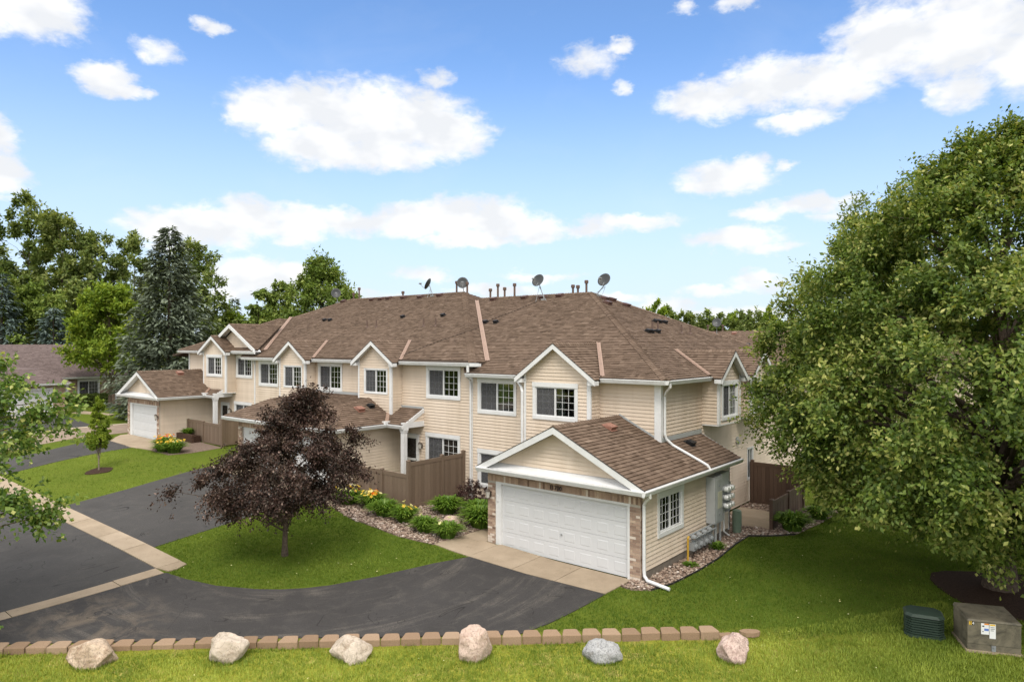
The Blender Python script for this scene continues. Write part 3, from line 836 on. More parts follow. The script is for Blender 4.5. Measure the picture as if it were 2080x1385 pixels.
# garage aprons
slabs('apron', 'tan concrete apron in front of the near garage door', [
    [(-6.80, -1.53), (-5.20, -1.56), (-5.27, -.08), (-5.78, -.08), (-5.78, 1.2), (-6.75, 1.2), (-6.77, -.3)],
    [(-5.20, -1.56), (-3.50, -1.50), (-3.56, .05), (-5.25, .05), (-5.27, -.08)],
    [(-3.50, -1.50), (-1.95, -1.45), (-2.02, .05), (-3.56, .05)], [(-1.95, -1.45), (-.30, -1.40), (-.29, -.08), (-.36, .05), (-2.02, .05)]])
slabs('apron', 'tan concrete apron in front of the garages behind the purple tree', [
    [(a, -1.34), (b, -1.34), (b, .02), (a, .02)] for a, b in ((-22.3, -20.2), (-20.2, -18.1), (-18.1, -16.1), (-16.1, -14.2))] + [[(-14.2, -1.42), (-12.5, -1.5), (-13.0, -.75), (-14.2, -.02)]], gap=.01)
slabs('apron', 'tan concrete apron of the farthest garage of the row', [[(-35.1, -.35), (-33.25, -1.7), (-31.6, -1.75), (-32.6, .12), (-35.1, .12)], [(-31.6, -1.75), (-29.95, -1.85), (-28.3, -1.4), (-30.9, .12), (-32.6, .12)]], gap=.01)
slabs('patio', 'tan concrete patio slab beside the meter wall', [[(-.15, 7.75), (.93, 7.92), (.95, 9.3), (-.6, 9.2)], [(-.6, 9.2), (.95, 9.3), (.95, 10.65), (-1.2, 10.6), (-1.2, 9.2)]])
# the street beyond and the drive opposite
sheet('street', [(-40.0, -60), (-35.75, -60), (-35.6, -8.5), (-35.9, 0), (-36.2, 90), (-40.2, 90)], M_STREET, .022, 'pinkish brown street crossing beyond the farthest garage')
sheet('kerb', [(-40.5, -60), (-39.98, -60), (-40.18, 90), (-40.7, 90)], M_KERB, .06, 'pale concrete kerb on the far side of the street', thick=.06)
sheet('driveway', [(-50.2, -8.0), (-40.55, -7.6), (-40.6, .2), (-50.2, 1.25)], M_ROAD, .02, 'black asphalt driveway of the brick house across the street')
sheet('apron', [(-51.3, -6.5), (-50.2, -6.5), (-50.2, 1.45), (-51.3, 1.7)], M_CONC, .03, 'pale concrete apron of the brick house across the street')
sheet('path', [(-51.2, 2.2), (-47.2, 3.4), (-47.6, 4.0), (-52.2, 3.4)], M_CONC, .03, 'pale concrete walk beside the garage of the brick house')
sheet('path', [(-58.2, 7.0), (-53.5, 8.0), (-53.2, 9.0), (-58.2, 9.0)], M_CONC, .03, 'pale concrete path at the door of the brick house')

# ------------------------------------------------------------------ townhouses
K = .4538      # pitch of the main roofs
NF, NR_, NB_, NL_ = (Vector(v).normalized() for v in ((0, -K, 1), (K, 0, 1), (0, K, 1), (-K, 0, 1)))
def corner_post(house, fr, u0, u1, z0, z1, d=.055):
    mb = MB(); mb.fbox(fr, u0, u1, z0, z1, -.02, d); return mb.build('corner_trim', M_WHITE, house)

def gable_bay(house, fr, u0, u1, zb, win, win_trim, half_over, ze, zr, depth, reach, boards, curtain=None, wide_post='r', front_over=.25, screen=True, rows=4):
    """box bay with its own little gable roof. fr: frame of the bay's front; depth: projection from the wall;
    reach(z): how far behind the bay front (along -N) the main roof surface is at height z"""
    um = (u0 + u1) / 2; half = (u1 - u0) / 2 + half_over
    sl = (zr - ze) / half
    zc = ze - .05
    hole = window(house, fr, *win[:4], trim=win_trim, curtain=curtain, screen=screen, rows=rows)
    # front wall with its gable
    zside = zr - sl * (u1 - um) - .10
    poly = [(u0, zb), (u1, zb), (u1, zside), (um, zr - .10), (u0, zside)]
    siding(fr, poly, [hole], zb, boards)
    # returns
    for side, uu in ((-1, u0), (1, u1)):
        P0 = Vector(fr(uu, 0, 0)); U = -fr.N; Nn = fr.U * side
        f2 = FR(P0, U, Nn)
        siding(f2, [(0.0, zb), (depth, zb), (depth, zside), (0.0, zside)], [], zb, boards)
    c = MB()
    pr, pl_ = (.13, .055) if wide_post == 'r' else (.055, .13)
    c.fbox(fr, u1 - pr, u1 + .03, zb, zside - .02, -.03, .045)
    c.fbox(fr, u0 - .03, u0 + pl_, zb, zside - .02, -.03, .045)
    c.each('corner_trim', M_WHITE, house)
    bot = MB(); bot.fbox(fr, u0 - .02, u1 + .02, zb - .05, zb, -depth, .03); bot.build('bay_floor', M_WHITE, house)
    # roof
    F_ = front_over
    r = MB()
    for side in (-1, 1):
        e0 = fr(um + side * half, ze, F_); t0 = fr(um, zr, F_)
        t1 = fr(um, zr, -reach(zr)); e1 = fr(um + side * half, ze, -reach(ze) - .02)
        poly3 = [e0, t0, t1, e1] if side < 0 else [e0, e1, t1, t0]
        add_shingles(r, shingles(poly3, seed=random.randint(0, 9999)))
        roof_slab(r, [Vector(p) - Vector((0, 0, .004)) for p in poly3], .05)
    n1 = plane_n([fr(um - half, ze, 0), fr(um, zr, 0), fr(um, zr, -1)]); n2 = plane_n([fr(um + half, ze, 0), fr(um, zr, 0), fr(um, zr, -1)])
    cap_run(r, fr(um, zr + .01, F_), fr(um, zr + .01, -reach(zr)), n1, n2, w=.13)
    r.build('bay_roof', [M_SHINGLE, M_DECK], house)
    # white rake boards, soffit and eave returns
    w = MB()
    for side in (-1, 1):
        a = Vector(fr(um + side * (half + .01), ze - .01, F_ + .02)); b = Vector(fr(um, zr + .004, F_ + .02))
        dn = Vector((0, 0, -.19))
        w.prism([a, b, b + dn, a + dn], -fr.N * .038)
        # soffit board
        a2 = Vector(fr(um + side * half, ze - .10, F_ - .04)); b2 = Vector(fr(um, zr - .075, F_ - .04))
        w.prism([a2, b2, b2 + Vector((0, 0, -.03)), a2 + Vector((0, 0, -.03))], -fr.N * (F_ - .03))
        # boxed eave along the side
        ua, ub = sorted((um + side * (half - half_over + .01), um + side * (half + .005)))
        w.fbox(fr, ua, ub, ze - .19, ze - .04, -reach(ze), F_ - .036)
    w.each('rake_board', M_WHITE, house)
    d = MB()
    for side in (-1, 1):
        a = Vector(fr(um + side * (half + .03), ze - .005, F_ + .028)); b = Vector(fr(um, zr + .018, F_ + .028))
        d.prism([a, b, b + Vector((0, 0, -.018)), a + Vector((0, 0, -.018))], -fr.N * .03)
    d.each('drip_edge', M_DRIP, house)
    return um, half

def valley(house, low, high, n_a, n_b, w=.17):
    w *= .78
    """pinkish metal valley between two slopes with normals n_a and n_b"""
    low, high = Vector(low), Vector(high); d = (high - low).normalized()
    mb = MB()
    for n, o in ((n_a, n_b), (n_b, n_a)):
        s = d.cross(n).normalized()
        if s.dot(o) < 0: s = -s          # climb towards the side the other slope faces
        s = s if s.dot(Vector((o.x, o.y, 0))) > 0 else -s
        up = n * .045
        A = [low + up, low - s * 0 + s * w + up, high + s * w + up, high + up]
        mb.prism(A, n * .004)
        # raised rib
        mb.prism([low + n * .05 + s * .045, low + n * .05 + s * .06, high + n * .05 + s * .06, high + n * .05 + s * .045], n * .012)
    return mb.build('valley_flashing', M_COPPER, house)

def box_vent(house, p, n, out, m=M_VENT, s=.30):
    """slant-back roof vent on a slope with normal n, opening towards out (down the slope)"""
    p, n = Vector(p), Vector(n).normalized(); u = Vector((0, 0, 1)).cross(n).normalized(); v = n.cross(u)
    mb = MB()
    mb.hexa([p + u * a * s * .8 + v * b + n * .03 for a, b in ((-.75, -.75 * s), (.75, -.75 * s), (.75, .75 * s), (-.75, .75 * s))] +
            [p + u * a * s * .8 + v * b + n * .045 for a, b in ((-.75, -.75 * s), (.75, -.75 * s), (.75, .75 * s), (-.75, .75 * s))])
    mb.hexa([p + u * a * s + v * b * s + n * .045 for a, b in ((-.55, -.5), (.55, -.5), (.55, .45), (-.55, .45))] +
            [p + u * a * s + v * b * s + n * c for a, b, c in ((-.6, -.6, .17), (.6, -.6, .17), (.5, .4, .14), (-.5, .4, .14))])
    return mb.build('roof_vent', m, house)
def stack(house, p, top, r=.055, cap=True, m=M_PIPE):
    x, y, z = p
    mb = MB(); mb.tube([(x, y, z - .1), (x, y, top)], r, 10)
    if cap:
        mb.lathe((x, y, top - .01), [(r, -.10), (r * 1.75, -.09), (r * 1.85, .03), (r * 1.5, .07), (0, .075)], 12)
    mb.lathe((x, y, z), [(r * 2.4, -.06), (r * 2.0, .03), (r * 1.1, .08)], 10)
    return mb.build('vent_pipe', m, house)

def garage_door(house, fr, u0, u1, z0, z1, cols=8, rows=4, lock=True, recess=.10):
    """sectional door of raised panels; the opening is u0..u1, z0..z1"""
    d = MB(); n = rows; hh = (z1 - z0) / n
    for k in range(n): d.fbox(fr, u0, u1, z0 + k * hh + .004, z0 + (k + 1) * hh - .004, -recess - .05, -recess)
    d.fbox(fr, u0, u1, z0, z1, -recess - .06, -recess - .05)
    door = d.build('garage_door', M_DOOR, house)
    pw = (u1 - u0) / cols
    me = None
    for k in range(n):
        for c in range(cols):
            a0, a1 = u0 + c * pw + .07, u0 + (c + 1) * pw - .07; b0, b1 = z0 + k * hh + .085, z0 + (k + 1) * hh - .085
            m = MB(); D = -recess
            outer = [(a0, b0), (a1, b0), (a1, b1), (a0, b1)]; i1 = [(a0 + .018, b0 + .018), (a1 - .018, b0 + .018), (a1 - .018, b1 - .018), (a0 + .018, b1 - .018)]
            i2 = [(a0 + .05, b0 + .05), (a1 - .05, b0 + .05), (a1 - .05, b1 - .05), (a0 + .05, b1 - .05)]
            for A, B, da, db in ((outer, i1, .001, -.011), (i1, i2, -.011, .007)):
                for q in range(4):
                    r_ = (q + 1) % 4
                    m.face([fr(*A[q], D + da), fr(*A[r_], D + da), fr(*B[r_], D + db), fr(*B[q], D + db)])
            m.face([fr(*p, D + .007) for p in i2])
            m.build('door_panel', M_DOOR, door)
    if lock:
        l = MB(); um = (u0 + u1) / 2; c = fr(um, z0 + hh * 1.5 + .05, -recess)
        l.lathe(c, [(.03, 0), (.03, .012), (.012, .014), (.010, .04)], 10, axis=fr.N)
        l.tube([fr(um - .05, z0 + hh * 1.5 + .05, -recess + .035), fr(um + .05, z0 + hh * 1.5 + .05, -recess + .035)], .009, 6)
        l.build('door_handle', M_GREY, door)
    return door

def lamp(house, fr, u, z, d=0.02):
    mb = MB(); c = fr(u, z, d)
    mb.fbox(fr, u - .05, u + .05, z - .09, z + .09, d - .02, d + .02)
    mb.lathe(fr(u, z - .10, d + .13), [(.02, -.05), (.055, -.02), (.05, 0)], 8)
    mb.tube([fr(u, z + .03, d + .02), fr(u, z + .16, d + .08), fr(u, z + .15, d + .13)], .012, 6)
    mb.lathe(fr(u, z + .13, d + .13), [(.09, -.02), (.075, .02), (.02, .07)], 8)
    o = mb.build('wall_lamp', M_LAMP, house)
    g = MB(); g.lathe(fr(u, z, d + .13), [(.05, -.10), (.075, .10), (.07, .12)], 8); g.build('lamp_glass', M_LAMPGLASS, o)
    return o

def bricks_front(house, fr, u0, u1, z0, z1, op0, op1, opz, parts=True, limit=300, name='brick'):
    """brick piers and a soldier course round a door opening op0..op1 below opz"""
    B = []
    bh, bw, jt = .067, .200, .010
    for (a, b) in ((u0, op0), (op1, u1)):
        z, r = z0, 0
        while z + bh < opz - .02:
            x = a; first = (r % 2 == 1)
            while x < b - .01:
                w = bw / 2 if first else bw
                first = False
                e = min(x + w, b)
                if b - e < .04: e = b
                B.append((x, e - jt, z, z + bh)); x = e
            z += bh + jt; r += 1
    # soldier band over everything up to z1
    x = u0
    while x < u1 - .02:
        B.append((x, min(x + bh, u1), opz + .005, opz + .005 + bw)); x += bh + jt
    z = opz + .005 + bw + jt
    while z + .02 < z1:
        x = u0
        while x < u1 - .02:
            B.append((x, min(x + bw, u1) - jt, z, min(z + bh, z1))); x += bw
        z += bh + jt
    mort = MB()
    mort.fbox(fr, u0, op0 - .002, z0 - .1, z1, -.09, .002); mort.fbox(fr, op1 + .002, u1, z0 - .1, z1, -.09, .002)
    mort.fbox(fr, op0 - .002, op1 + .002, opz + .0, z1, -.09, .002)
    body = mort.build('brick_wall', M_MORTAR, house)
    rnd = random.Random(5); J = MB()
    for i, (a, b, c, d) in enumerate(B):
        t = min(1, max(0, rnd.gauss(.52, .25)))
        if rnd.random() < .03: t = 1.0
        o = .012 + rnd.uniform(-.002, .003)
        mb = MB() if parts and i < limit else J
        mb.fbox(fr, a, b, c, d, -.02, o, t)
        if mb is not J: mb.build(name, M_BRICK, house)
    if J.f: J.build('brickwork', M_BRICK, house, kind='stuff')
    return body

# ---------------------------------------------------------------- right-hand house
HR = thing('townhouse', (-5.5, 3.6, 0), 'nearest cream sided townhouse with white garage door and brick front facing the black driveway', 'house', 'townhouses in the row')
G, BY = 3.6, 3.0
f = FY(G); fb = FY(BY); fs = FX(-1.22); fsb = FX(-.6)
RB = []     # siding boards of this house
cur_g = [(0, .5, M_CURTAIN)]
h1 = window(HR, f, -9.48, -7.43, 3.93, 5.39, curtain=[(.52, .68, M_CURTAIN)])
h2 = window(HR, f, -9.48, -7.43, .92, 2.48, curtain=[(0, 1, M_CURTAIN)], cols=1, rows=1)
siding(f, [(-9.78, .1), (-6.5, .1), (-6.5, 5.44), (-9.78, 5.44)], [h1, h2], .1, RB)
siding(f, [(-3.62, 2.5), (-1.30, 2.5), (-1.30, 5.44), (-3.62, 5.44)], [], .1 + EXP * 18, RB)
reach_R = lambda z: max(0, (3.2 + (z - 5.6) / K) - BY)
umR, halfR = gable_bay(HR, fb, -6.53, -3.61, 2.3, (-6.15, -4.13, 3.99, 5.36), 'wide', .32, 5.52, 6.78, .6, reach_R, RB,
                       curtain=[(0, .30, M_CURTAIN), (.5, .66, M_CURTAIN_PALE)], screen=True)
# side wall and its two hanging bays
hs = window(HR, fs, 11.4, 12.1, 1.0, 2.37, 'thin', curtain=None, cols=1, rows=1)
siding(fs, [(3.68, .1), (19.1, .1), (19.1, 5.44), (3.68, 5.44)], [hs], .1, RB)
reach_S = lambda z: max(0, -.6 - (-.82 - (z - 5.6) / K))
for y0, w0, w1 in ((6.92, 7.18, 8.74), (10.07, 10.33, 11.89)):
    gable_bay(HR, fsb, y0, y0 + 2.06, 3.80, (w0, w1, 3.93, 5.40), 'wide', .24, 5.52, 6.50, .62, reach_S, RB, wide_post='l', curtain=[(0, .2, M_CURTAIN), (.8, 1, M_CURTAIN)])
siding(FYB(19.1), [(-9.9, .1), (-1.22, .1), (-1.22, 5.44), (-9.9, 5.44)], [], .1, RB)
corner_post(HR, f, -1.42, -1.22 + .045, .1, 5.44)
corner_post(HR, fs, 3.61, 3.70, .1, 5.44, .044)
corner_post(HR, f, -9.84, -9.76, .1, 5.44, .05)
# main roof
r = MB()
front = [(-9.9, 3.2, 5.6), (-.82, 3.2, 5.6), (-8.95, 11.33, 9.29), (-18.0, 11.33, 9.29)]
side = [(-.82, 3.2, 5.6), (-.82, 19.46, 5.6), (-8.95, 11.33, 9.29)]
back = [(-.82, 19.46, 5.6), (-9.9, 19.46, 5.6), (-18.0, 11.33, 9.29), (-8.95, 11.33, 9.29)]
for i, p in enumerate((front, side, back)):
    add_shingles(r, shingles(p, seed=40 + i)); roof_slab(r, [Vector(q) - Vector((0, 0, .004)) for q in p], .10)
cap_run(r, (-.82, 3.2, 5.61), (-8.95, 11.33, 9.30), NF, NR_, w=.17)
cap_run(r, (-.82, 19.46, 5.61), (-8.95, 11.33, 9.30), NB_, NR_, w=.17)
cap_run(r, (-8.95, 11.33, 9.30), (-16.6, 11.33, 9.30), NF, NB_, w=.17)
roofR = r.build('roof', [M_SHINGLE, M_DECK], HR)
w = MB()
for a, b, o in (((-9.78, 3.2, 5.57), (-6.86, 3.2, 5.57), (0, -1, 0)), ((-3.28, 3.2, 5.57), (-.82, 3.2, 5.57), (0, -1, 0))):
    gutter(w, a, b, o)
for y0, y1 in ((3.2, 6.66), (9.24, 9.80), (12.4, 19.4)):
    gutter(w, (-.82, y0, 5.57), (-.82, y1, 5.57), (1, 0, 0))
w.each('gutter', M_WHITE, HR)
w = MB()
w.box(-9.78, -6.55, 3.2, 3.58, 5.41, 5.44); w.box(-3.6, -.84, 3.2, 3.58, 5.41, 5.44); w.box(-1.2, -.84, 3.585, 19.4, 5.41, 5.44)
w.each('soffit', M_WHITE, HR)
valley(HR, (-3.29, 3.24, 5.60), (-5.07, 5.80, 6.78), NF, plane_n([(-3.29, 3, 5.52), (-5.07, 3, 6.78), (-5.07, 4, 6.78)]), .13)
nS = plane_n([(-.6, 6.68, 5.52), (-.6, 7.95, 6.5), (-2, 7.95, 6.5)])
valley(HR, (-.86, 6.70, 5.60), (-2.80, 7.95, 6.50), NR_, nS, .12)
valley(HR, (-.86, 9.22, 5.60), (-1.5, 9.0, 5.85), NR_, plane_n([(-.6, 9.2, 5.52), (-.6, 7.95, 6.5), (-2, 7.95, 6.5)]), .10)
for p in ((-15.08, 11.05), (-12.92, 11.05), (-11.63, 10.93), (-10.64, 11.05)):
    box_vent(HR, (p[0], p[1], 5.6 + K * (p[1] - 3.2)), NF, 0)
for p in ((-13.0, 8.04), (-12.3, 8.01)):
    box_vent(HR, (p[0], p[1], 5.6 + K * (p[1] - 3.2)), NF, 0, M_BLACK, .19)
for p in ((-8.15, 11.25), (-8.08, 11.79), (-7.55, 10.52), (-7.46, 12.1)):
    box_vent(HR, (p[0], p[1], 5.6 + K * (-.82 - p[0])), NR_, 0)
for p in ((-5.62, 11.6), (-5.60, 11.95), (-5.54, 12.4), (-4.49, 8.75), (-4.47, 9.05), (-4.48, 9.62)):
    box_vent(HR, (p[0], p[1], 5.6 + K * (-.82 - p[0])), NR_, 0, M_BLACK, .19)
for x, y in ((-4.64, 9.5), (-4.66, 10.05), (-4.42, 11.9), (-4.38, 12.74)):
    stack(HR, (x, y, 5.6 + K * (-.82 - x)), 5.6 + K * (-.82 - x) + .42, .04, False)
for x, top in ((-15.67, 9.78), (-15.12, 10.02), (-14.63, 9.80), (-13.93, 9.98), (-10.11, 9.70), (-9.81, 9.66), (-9.3, 9.88)):
    stack(HR, (x, 11.42, 9.27), top)
# garage
GW = -5.76
f0 = FY(0.0)
bricks_front(HR, f0, GW, 0.0, -.02, 2.60, -5.42, -.335, 2.20)
fr_ = MB()   # door casing
fr_.fbox(f0, -5.42, -5.19, -.02, 2.20, -.16, -.004); fr_.fbox(f0, -.42, -.335, -.02, 2.20, -.16, -.004); fr_.fbox(f0, -5.19, -.42, 2.13, 2.20, -.16, -.004)
fr_.each('door_casing', M_WHITE, HR)
garage_door(HR, f0, -5.19, -.42, .03, 2.13)
ff = FX(0.0)
fd = MB(); fd.fbox(ff, .0, 6.4, -.3, .27, -.1, .0); fd.each('foundation', M_FOUND, HR)
hw = window(HR, ff, .99, 2.69, 1.05, 2.40, 'wide', curtain=None, screen=False)
siding(ff, [(.10, .27), (6.4, .27), (6.4, 2.62), (.10, 2.62)], [hw], .27, RB)
ret = MB()
rn = random.Random(9); z = 0.0; k = 0
while z < 2.5:
    ret.fbox(ff, .0 if k % 2 else .0, .095, z, z + .067, -.05, .008, min(1, max(0, rn.gauss(.5, .25)))); z += .077; k += 1
ret.build('brick_return', M_BRICK, HR)
siding(FYB(6.4), [(-1.2, .2), (0, .2), (0, 2.62), (-1.2, 2.62)], [], .27, RB)
siding(FXL(GW), [(.10, .2), (3.6, .2), (3.6, 2.62), (.10, 2.62)], [], .27, RB)
cp = MB(); cp.fbox(ff, 6.33, 6.43, .2, 2.6, -.03, .035); cp.fbox(FYB(6.4), -.06, .035, .2, 2.6, -.03, .03); cp.each('corner_trim', M_WHITE, HR)
XR, ZR, XL, XM, ZT = .31, 2.72, -5.90, -2.79, 4.245
SG = (ZT - ZR) / (XR - XM)
YF = -.37
def garage_gable_roof(house, xl, xm, xr, ze, zt, yf, yb, ext=None, parts=0, seed=60):
    s = (zt - ze) / (xr - xm)
    r = MB(); shs = []
    right = [(xr, yf, ze), (xr, yb, ze), (xm, yb, zt), (xm, yf, zt)]
    left = [(xl, yb, ze), (xl, yf, ze), (xm, yf, zt), (xm, yb, zt)]
    polys = [right, left]
    if ext: polys.append(ext)
    loose = []
    for i, p in enumerate(polys):
        sh = shingles(p, seed=seed + i)
        if parts and i != 1: loose += sh
        else: add_shingles(r, sh)
        roof_slab(r, [Vector(q) - Vector((0, 0, .004)) for q in p], .10)
    if parts:
        dist = lambda b: (sum((Vector(p) for p in b[0]), Vector()) / 6 - Vector(CAMPOS)).length
        loose.sort(key=dist)
        add_shingles(r, loose[parts:])
    nr = plane_n(right); nl = plane_n(left)
    cap_run(r, (xm, yf, zt + .01), (xm, yb, zt + .01), nl, nr, w=.15)
    o = r.build('garage_roof', [M_SHINGLE, M_DECK], house)
    if parts:
        for b in loose[:parts]:
            m = MB(); add_shingles(m, [b]); m.build('shingle', M_SHINGLE, o)
    return o, s, nl, nr
ext = [(XR, 3.6, ZR), (XR, 6.74, ZR), (-1.2, 6.74, ZR + SG * 1.51), (-1.2, 3.6, ZR + SG * 1.51)]
garage_gable_roof(HR, XL, XM, XR, ZR, ZT, YF, 3.6, ext, 300)
def garage_gable_front(house, xl, xm, xr, ze, zt, yf, yw, boards, frm):
    """gable siding, rakes, the white ledge under the gable and the front gutter"""
    s = (zt - ze) / (xr - xm)
    zb = ze + .13
    ul, ur = xm - (zt - .16 - zb) / s, xm + (zt - .16 - zb) / s
    siding(frm, [(ul, zb), (ur, zb), (xm, zt - .16)], [], zb, boards)
    w = MB()
    for side in (-1, 1):
        xe = xm + side * (abs(xr - xm) + .02)
        a = Vector((xe, yf - .022, ze + .0)); b = Vector((xm, yf - .022, zt + .008)); dn = Vector((0, 0, -.22))
        w.prism([a, b, b + dn, a + dn], (0, .04, 0))
        a2 = Vector((xe, yf + .045, ze - .12)); b2 = Vector((xm, yf + .045, zt - .11))
        w.prism([a2, b2, b2 + Vector((0, 0, -.025)), a2 + Vector((0, 0, -.025))], (0, abs(yw - yf) - .05, 0))
    w.each('rake_board', M_WHITE, house)
    l = MB()
    l.prism([(xl + .36, yf + .05, ze - .03), (xl + .36, yw + .02, ze + .13), (xl + .36, yw + .02, ze - .08), (xl + .36, yf + .05, ze - .08)], (xr - xl - .72, 0, 0))
    l.box(xl + .1, xr - .1, yf + .04, yw + .05, ze - .17, ze - .085)
    l.build('gable_ledge', M_WHITE, house)
    g = MB(); gutter(g, (xl - .02, yf + .02, ze - .03), (xr + .02, yf + .02, ze - .03), (0, -1, 0)); g.each('gutter', M_WHITE, house)
    d = MB()
    for side in (-1, 1):
        xe = xm + side * (abs(xr - xm) + .05)
        a = Vector((xe, yf - .030, ze - .0)); b = Vector((xm, yf - .030, zt + .02))
        d.prism([a, b, b + Vector((0, 0, -.022)), a + Vector((0, 0, -.022))], (0, .03, 0))
    d.each('drip_edge', M_DRIP, house)
garage_gable_front(HR, XL, XM, XR, ZR, ZT, YF, 0.0, RB, FY(0.0))
g = MB(); gutter(g, (XR, YF - .105, ZR - .02), (XR, 6.74, ZR - .02), (1, 0, 0)); gutter(g, (XL, 3.5, ZR - .02), (XL, YF + .02, ZR - .02), (-1, 0, 0)); g.each('gutter', M_WHITE, HR)
s_ = MB(); s_.box(.03, XR - .002, .06, 6.7, ZR - .15, ZR - .12); s_.box(XL + .002, GW - .03, .06, 3.5, ZR - .15, ZR - .12); s_.each('soffit', M_WHITE, HR)
fl = MB()     # flashing where the roof meets the walls
zx = ZR + SG * 1.53
fl.box(-1.20, -1.165, 3.62, 6.76, zx, zx + .15)
fl.prism([(-1.19, 6.74, zx + .02), (-1.19, 6.74, zx - .14), (XR, 6.74, ZR - .16), (XR, 6.74, ZR - .0)], (0, .03, 0))
fl.prism([(XM, 3.555, ZT + .03), (-1.3, 3.555, ZR + SG * 1.61 + .03), (-1.3, 3.555, ZR + SG * 1.61 + .10), (XM, 3.555, ZT + .10)], (0, .02, 0))
fl.each('flashing', M_CABINET, HR)
box_vent(HR, (-2.30, 2.09, ZT - SG * .49), plane_n([(XR, 0, ZR), (XR, 1, ZR), (XM, 1, ZT)]), 0, M_VENT_R, .30)
box_vent(HR, (-.84, 5.02, ZR + SG * 1.15), plane_n([(XR, 0, ZR), (XR, 1, ZR), (XM, 1, ZT)]), 0, M_BLACK, .26)
ds = MB()     # downpipe from the main eave, then down the garage slope
slope_pt = lambda x, y: (x, y, ZR + SG * (XR - x) + .07)
pipe_run(ds, [(-.74, 3.35, 5.46), (-.74, 3.36, 5.36), (-1.02, 3.62, 5.16), (-1.12, 3.72, 5.02), (-1.12, 3.72, 3.75), (-1.08, 3.76, 3.58), slope_pt(-.9, 3.86), slope_pt(.05, 4.0), slope_pt(.26, 4.02), (.36, 4.03, 2.66)], .045)
ds.build('downpipe', M_WHITE, HR)
ds = MB()
pipe_run(ds, [(.37, -.15, 2.60), (.37, -.12, 2.50), (.20, -.02, 2.36), (.09, .05, 2.22), (.09, .05, .36), (.11, .04, .22), (.24, -.03, .13), (.95, -.10, .07)], .05)
ds.build('downpipe', M_WHITE, HR)
ds = MB()
pipe_run(ds, [(-6.98, 3.12, 5.45), (-6.96, 3.08, 5.36), (-6.70, 2.96, 5.14), (-6.63, 2.93, 4.98), (-6.63, 2.93, 3.02), (-6.70, 2.90, 2.88), (-7.05, 2.72, 2.70)], .055)
ds.build('downpipe', M_WHITE, HR)
hn = bpy.data.curves.new('house_number', 'FONT'); hn.body = '11700'; hn.size = .19; hn.extrude = .008; hn.align_x = 'CENTER'
tmp = bpy.data.objects.new('house_number', hn); COL.objects.link(tmp)
dg = bpy.context.evaluated_depsgraph_get(); me = bpy.data.meshes.new_from_object(tmp.evaluated_get(dg)); bpy.data.objects.remove(tmp)
me.name = 'house_number'; me.materials.clear(); me.materials.append(M_INK)
o = bpy.data.objects.new('house_number', me); COL.objects.link(o); o.parent = HR
o.location = Vector((-2.95, -.026, 2.245)) - HR.location; o.rotation_euler = (math.radians(90), 0, 0)
lamp(HR, f0, -5.64, 1.75)
vb = MB(); vb.fbox(fs, 10.15, 10.37, 2.74, 2.96, 0, .05); vb.fbox(fs, 10.18, 10.34, 2.68, 2.86, .05, .13); vb.build('wall_vent', M_CABINET, HR)
so = MB(); so.fbox(f0, -5.36, -5.29, 1.55, 1.75, -.004, .03); so.build('keypad', M_WHITE, HR)
boards_parts(RB, HR, 300)

# ---------------------------------------------------------------- middle house
HM = thing('townhouse', (-18, 3.6, .45), 'long middle townhouse of the row with two small gabled bays, partly behind the purple tree', 'house', 'townhouses in the row')
MBd = []
hs_ = []
hs_.append(window(HM, f, -12.53, -10.47, 4.39, 5.83, curtain=[(.5, 1, M_CURTAIN_WARM)]))
hs_.append(window(HM, f, -12.57, -10.49, 1.42, 2.89, curtain=[(.5, 1, M_CURTAIN_WARM), (0, .2, M_CURTAIN)]))
hs_.append(window(HM, f, -20.58, -18.57, 4.39, 5.83, curtain=[(0, .55, M_CURTAIN), (.55, 1, M_CURTAIN_PALE)]))
hs_.append(window(HM, f, -26.25, -24.26, 4.39, 5.83, curtain=[(.5, 1, M_CURTAIN)]))
siding(f, [(-26.75, .5), (-9.9, .5), (-9.9, 5.86), (-26.75, 5.86)], hs_, .5, MBd)
reach_M = lambda z: max(0, (3.2 + (z - 6.02) / K) - BY)
gable_bay(HM, fb, -16.50, -14.17, 3.5, (-16.10, -14.44, 4.48, 5.64), 'thin', .30, 5.94, 6.90, .6, reach_M, MBd, curtain=[(0, .45, M_CURTAIN), (.55, 1, M_CURTAIN_PALE)])
gable_bay(HM, fb, -23.16, -20.82, 3.5, (-22.80, -21.12, 4.48, 5.64), 'thin', .30, 5.94, 6.90, .6, reach_M, MBd, curtain=[(0, 1, M_CURTAIN)])
siding(FX(-9.84), [(3.7, 5.3), (19, 5.3), (19, 5.9), (3.7, 5.9)], [], 5.3, MBd)
siding(FYB(19.1), [(-26.7, .5), (-9.9, .5), (-9.9, 5.86), (-26.7, 5.86)], [], .5, MBd)
corner_post(HM, f, -26.72, -26.62, .5, 5.86, .05); corner_post(HM, f, -9.98, -9.85, 5.3, 5.86, .05)
r = MB()
front = [(-27.6, 3.2, 6.02), (-9.45, 3.2, 6.02), (-17.58, 11.33, 9.71), (-28.0, 11.33, 9.71), (-31.2, 8.1, 8.24)]
side = [(-9.45, 3.2, 6.02), (-9.45, 19.46, 6.02), (-17.58, 11.33, 9.71)]
left = [(-35.4, 19.2, 6.02), (-35.9, 3.4, 6.02), (-28.0, 11.33, 9.71)]
back = [(-9.45, 19.46, 6.02), (-36.1, 19.46, 6.02), (-28.0, 11.33, 9.71), (-17.58, 11.33, 9.71)]
left = [(-36.13, 19.46, 6.02), (-36.13, 3.2, 6.02), (-28.0, 11.33, 9.71)]
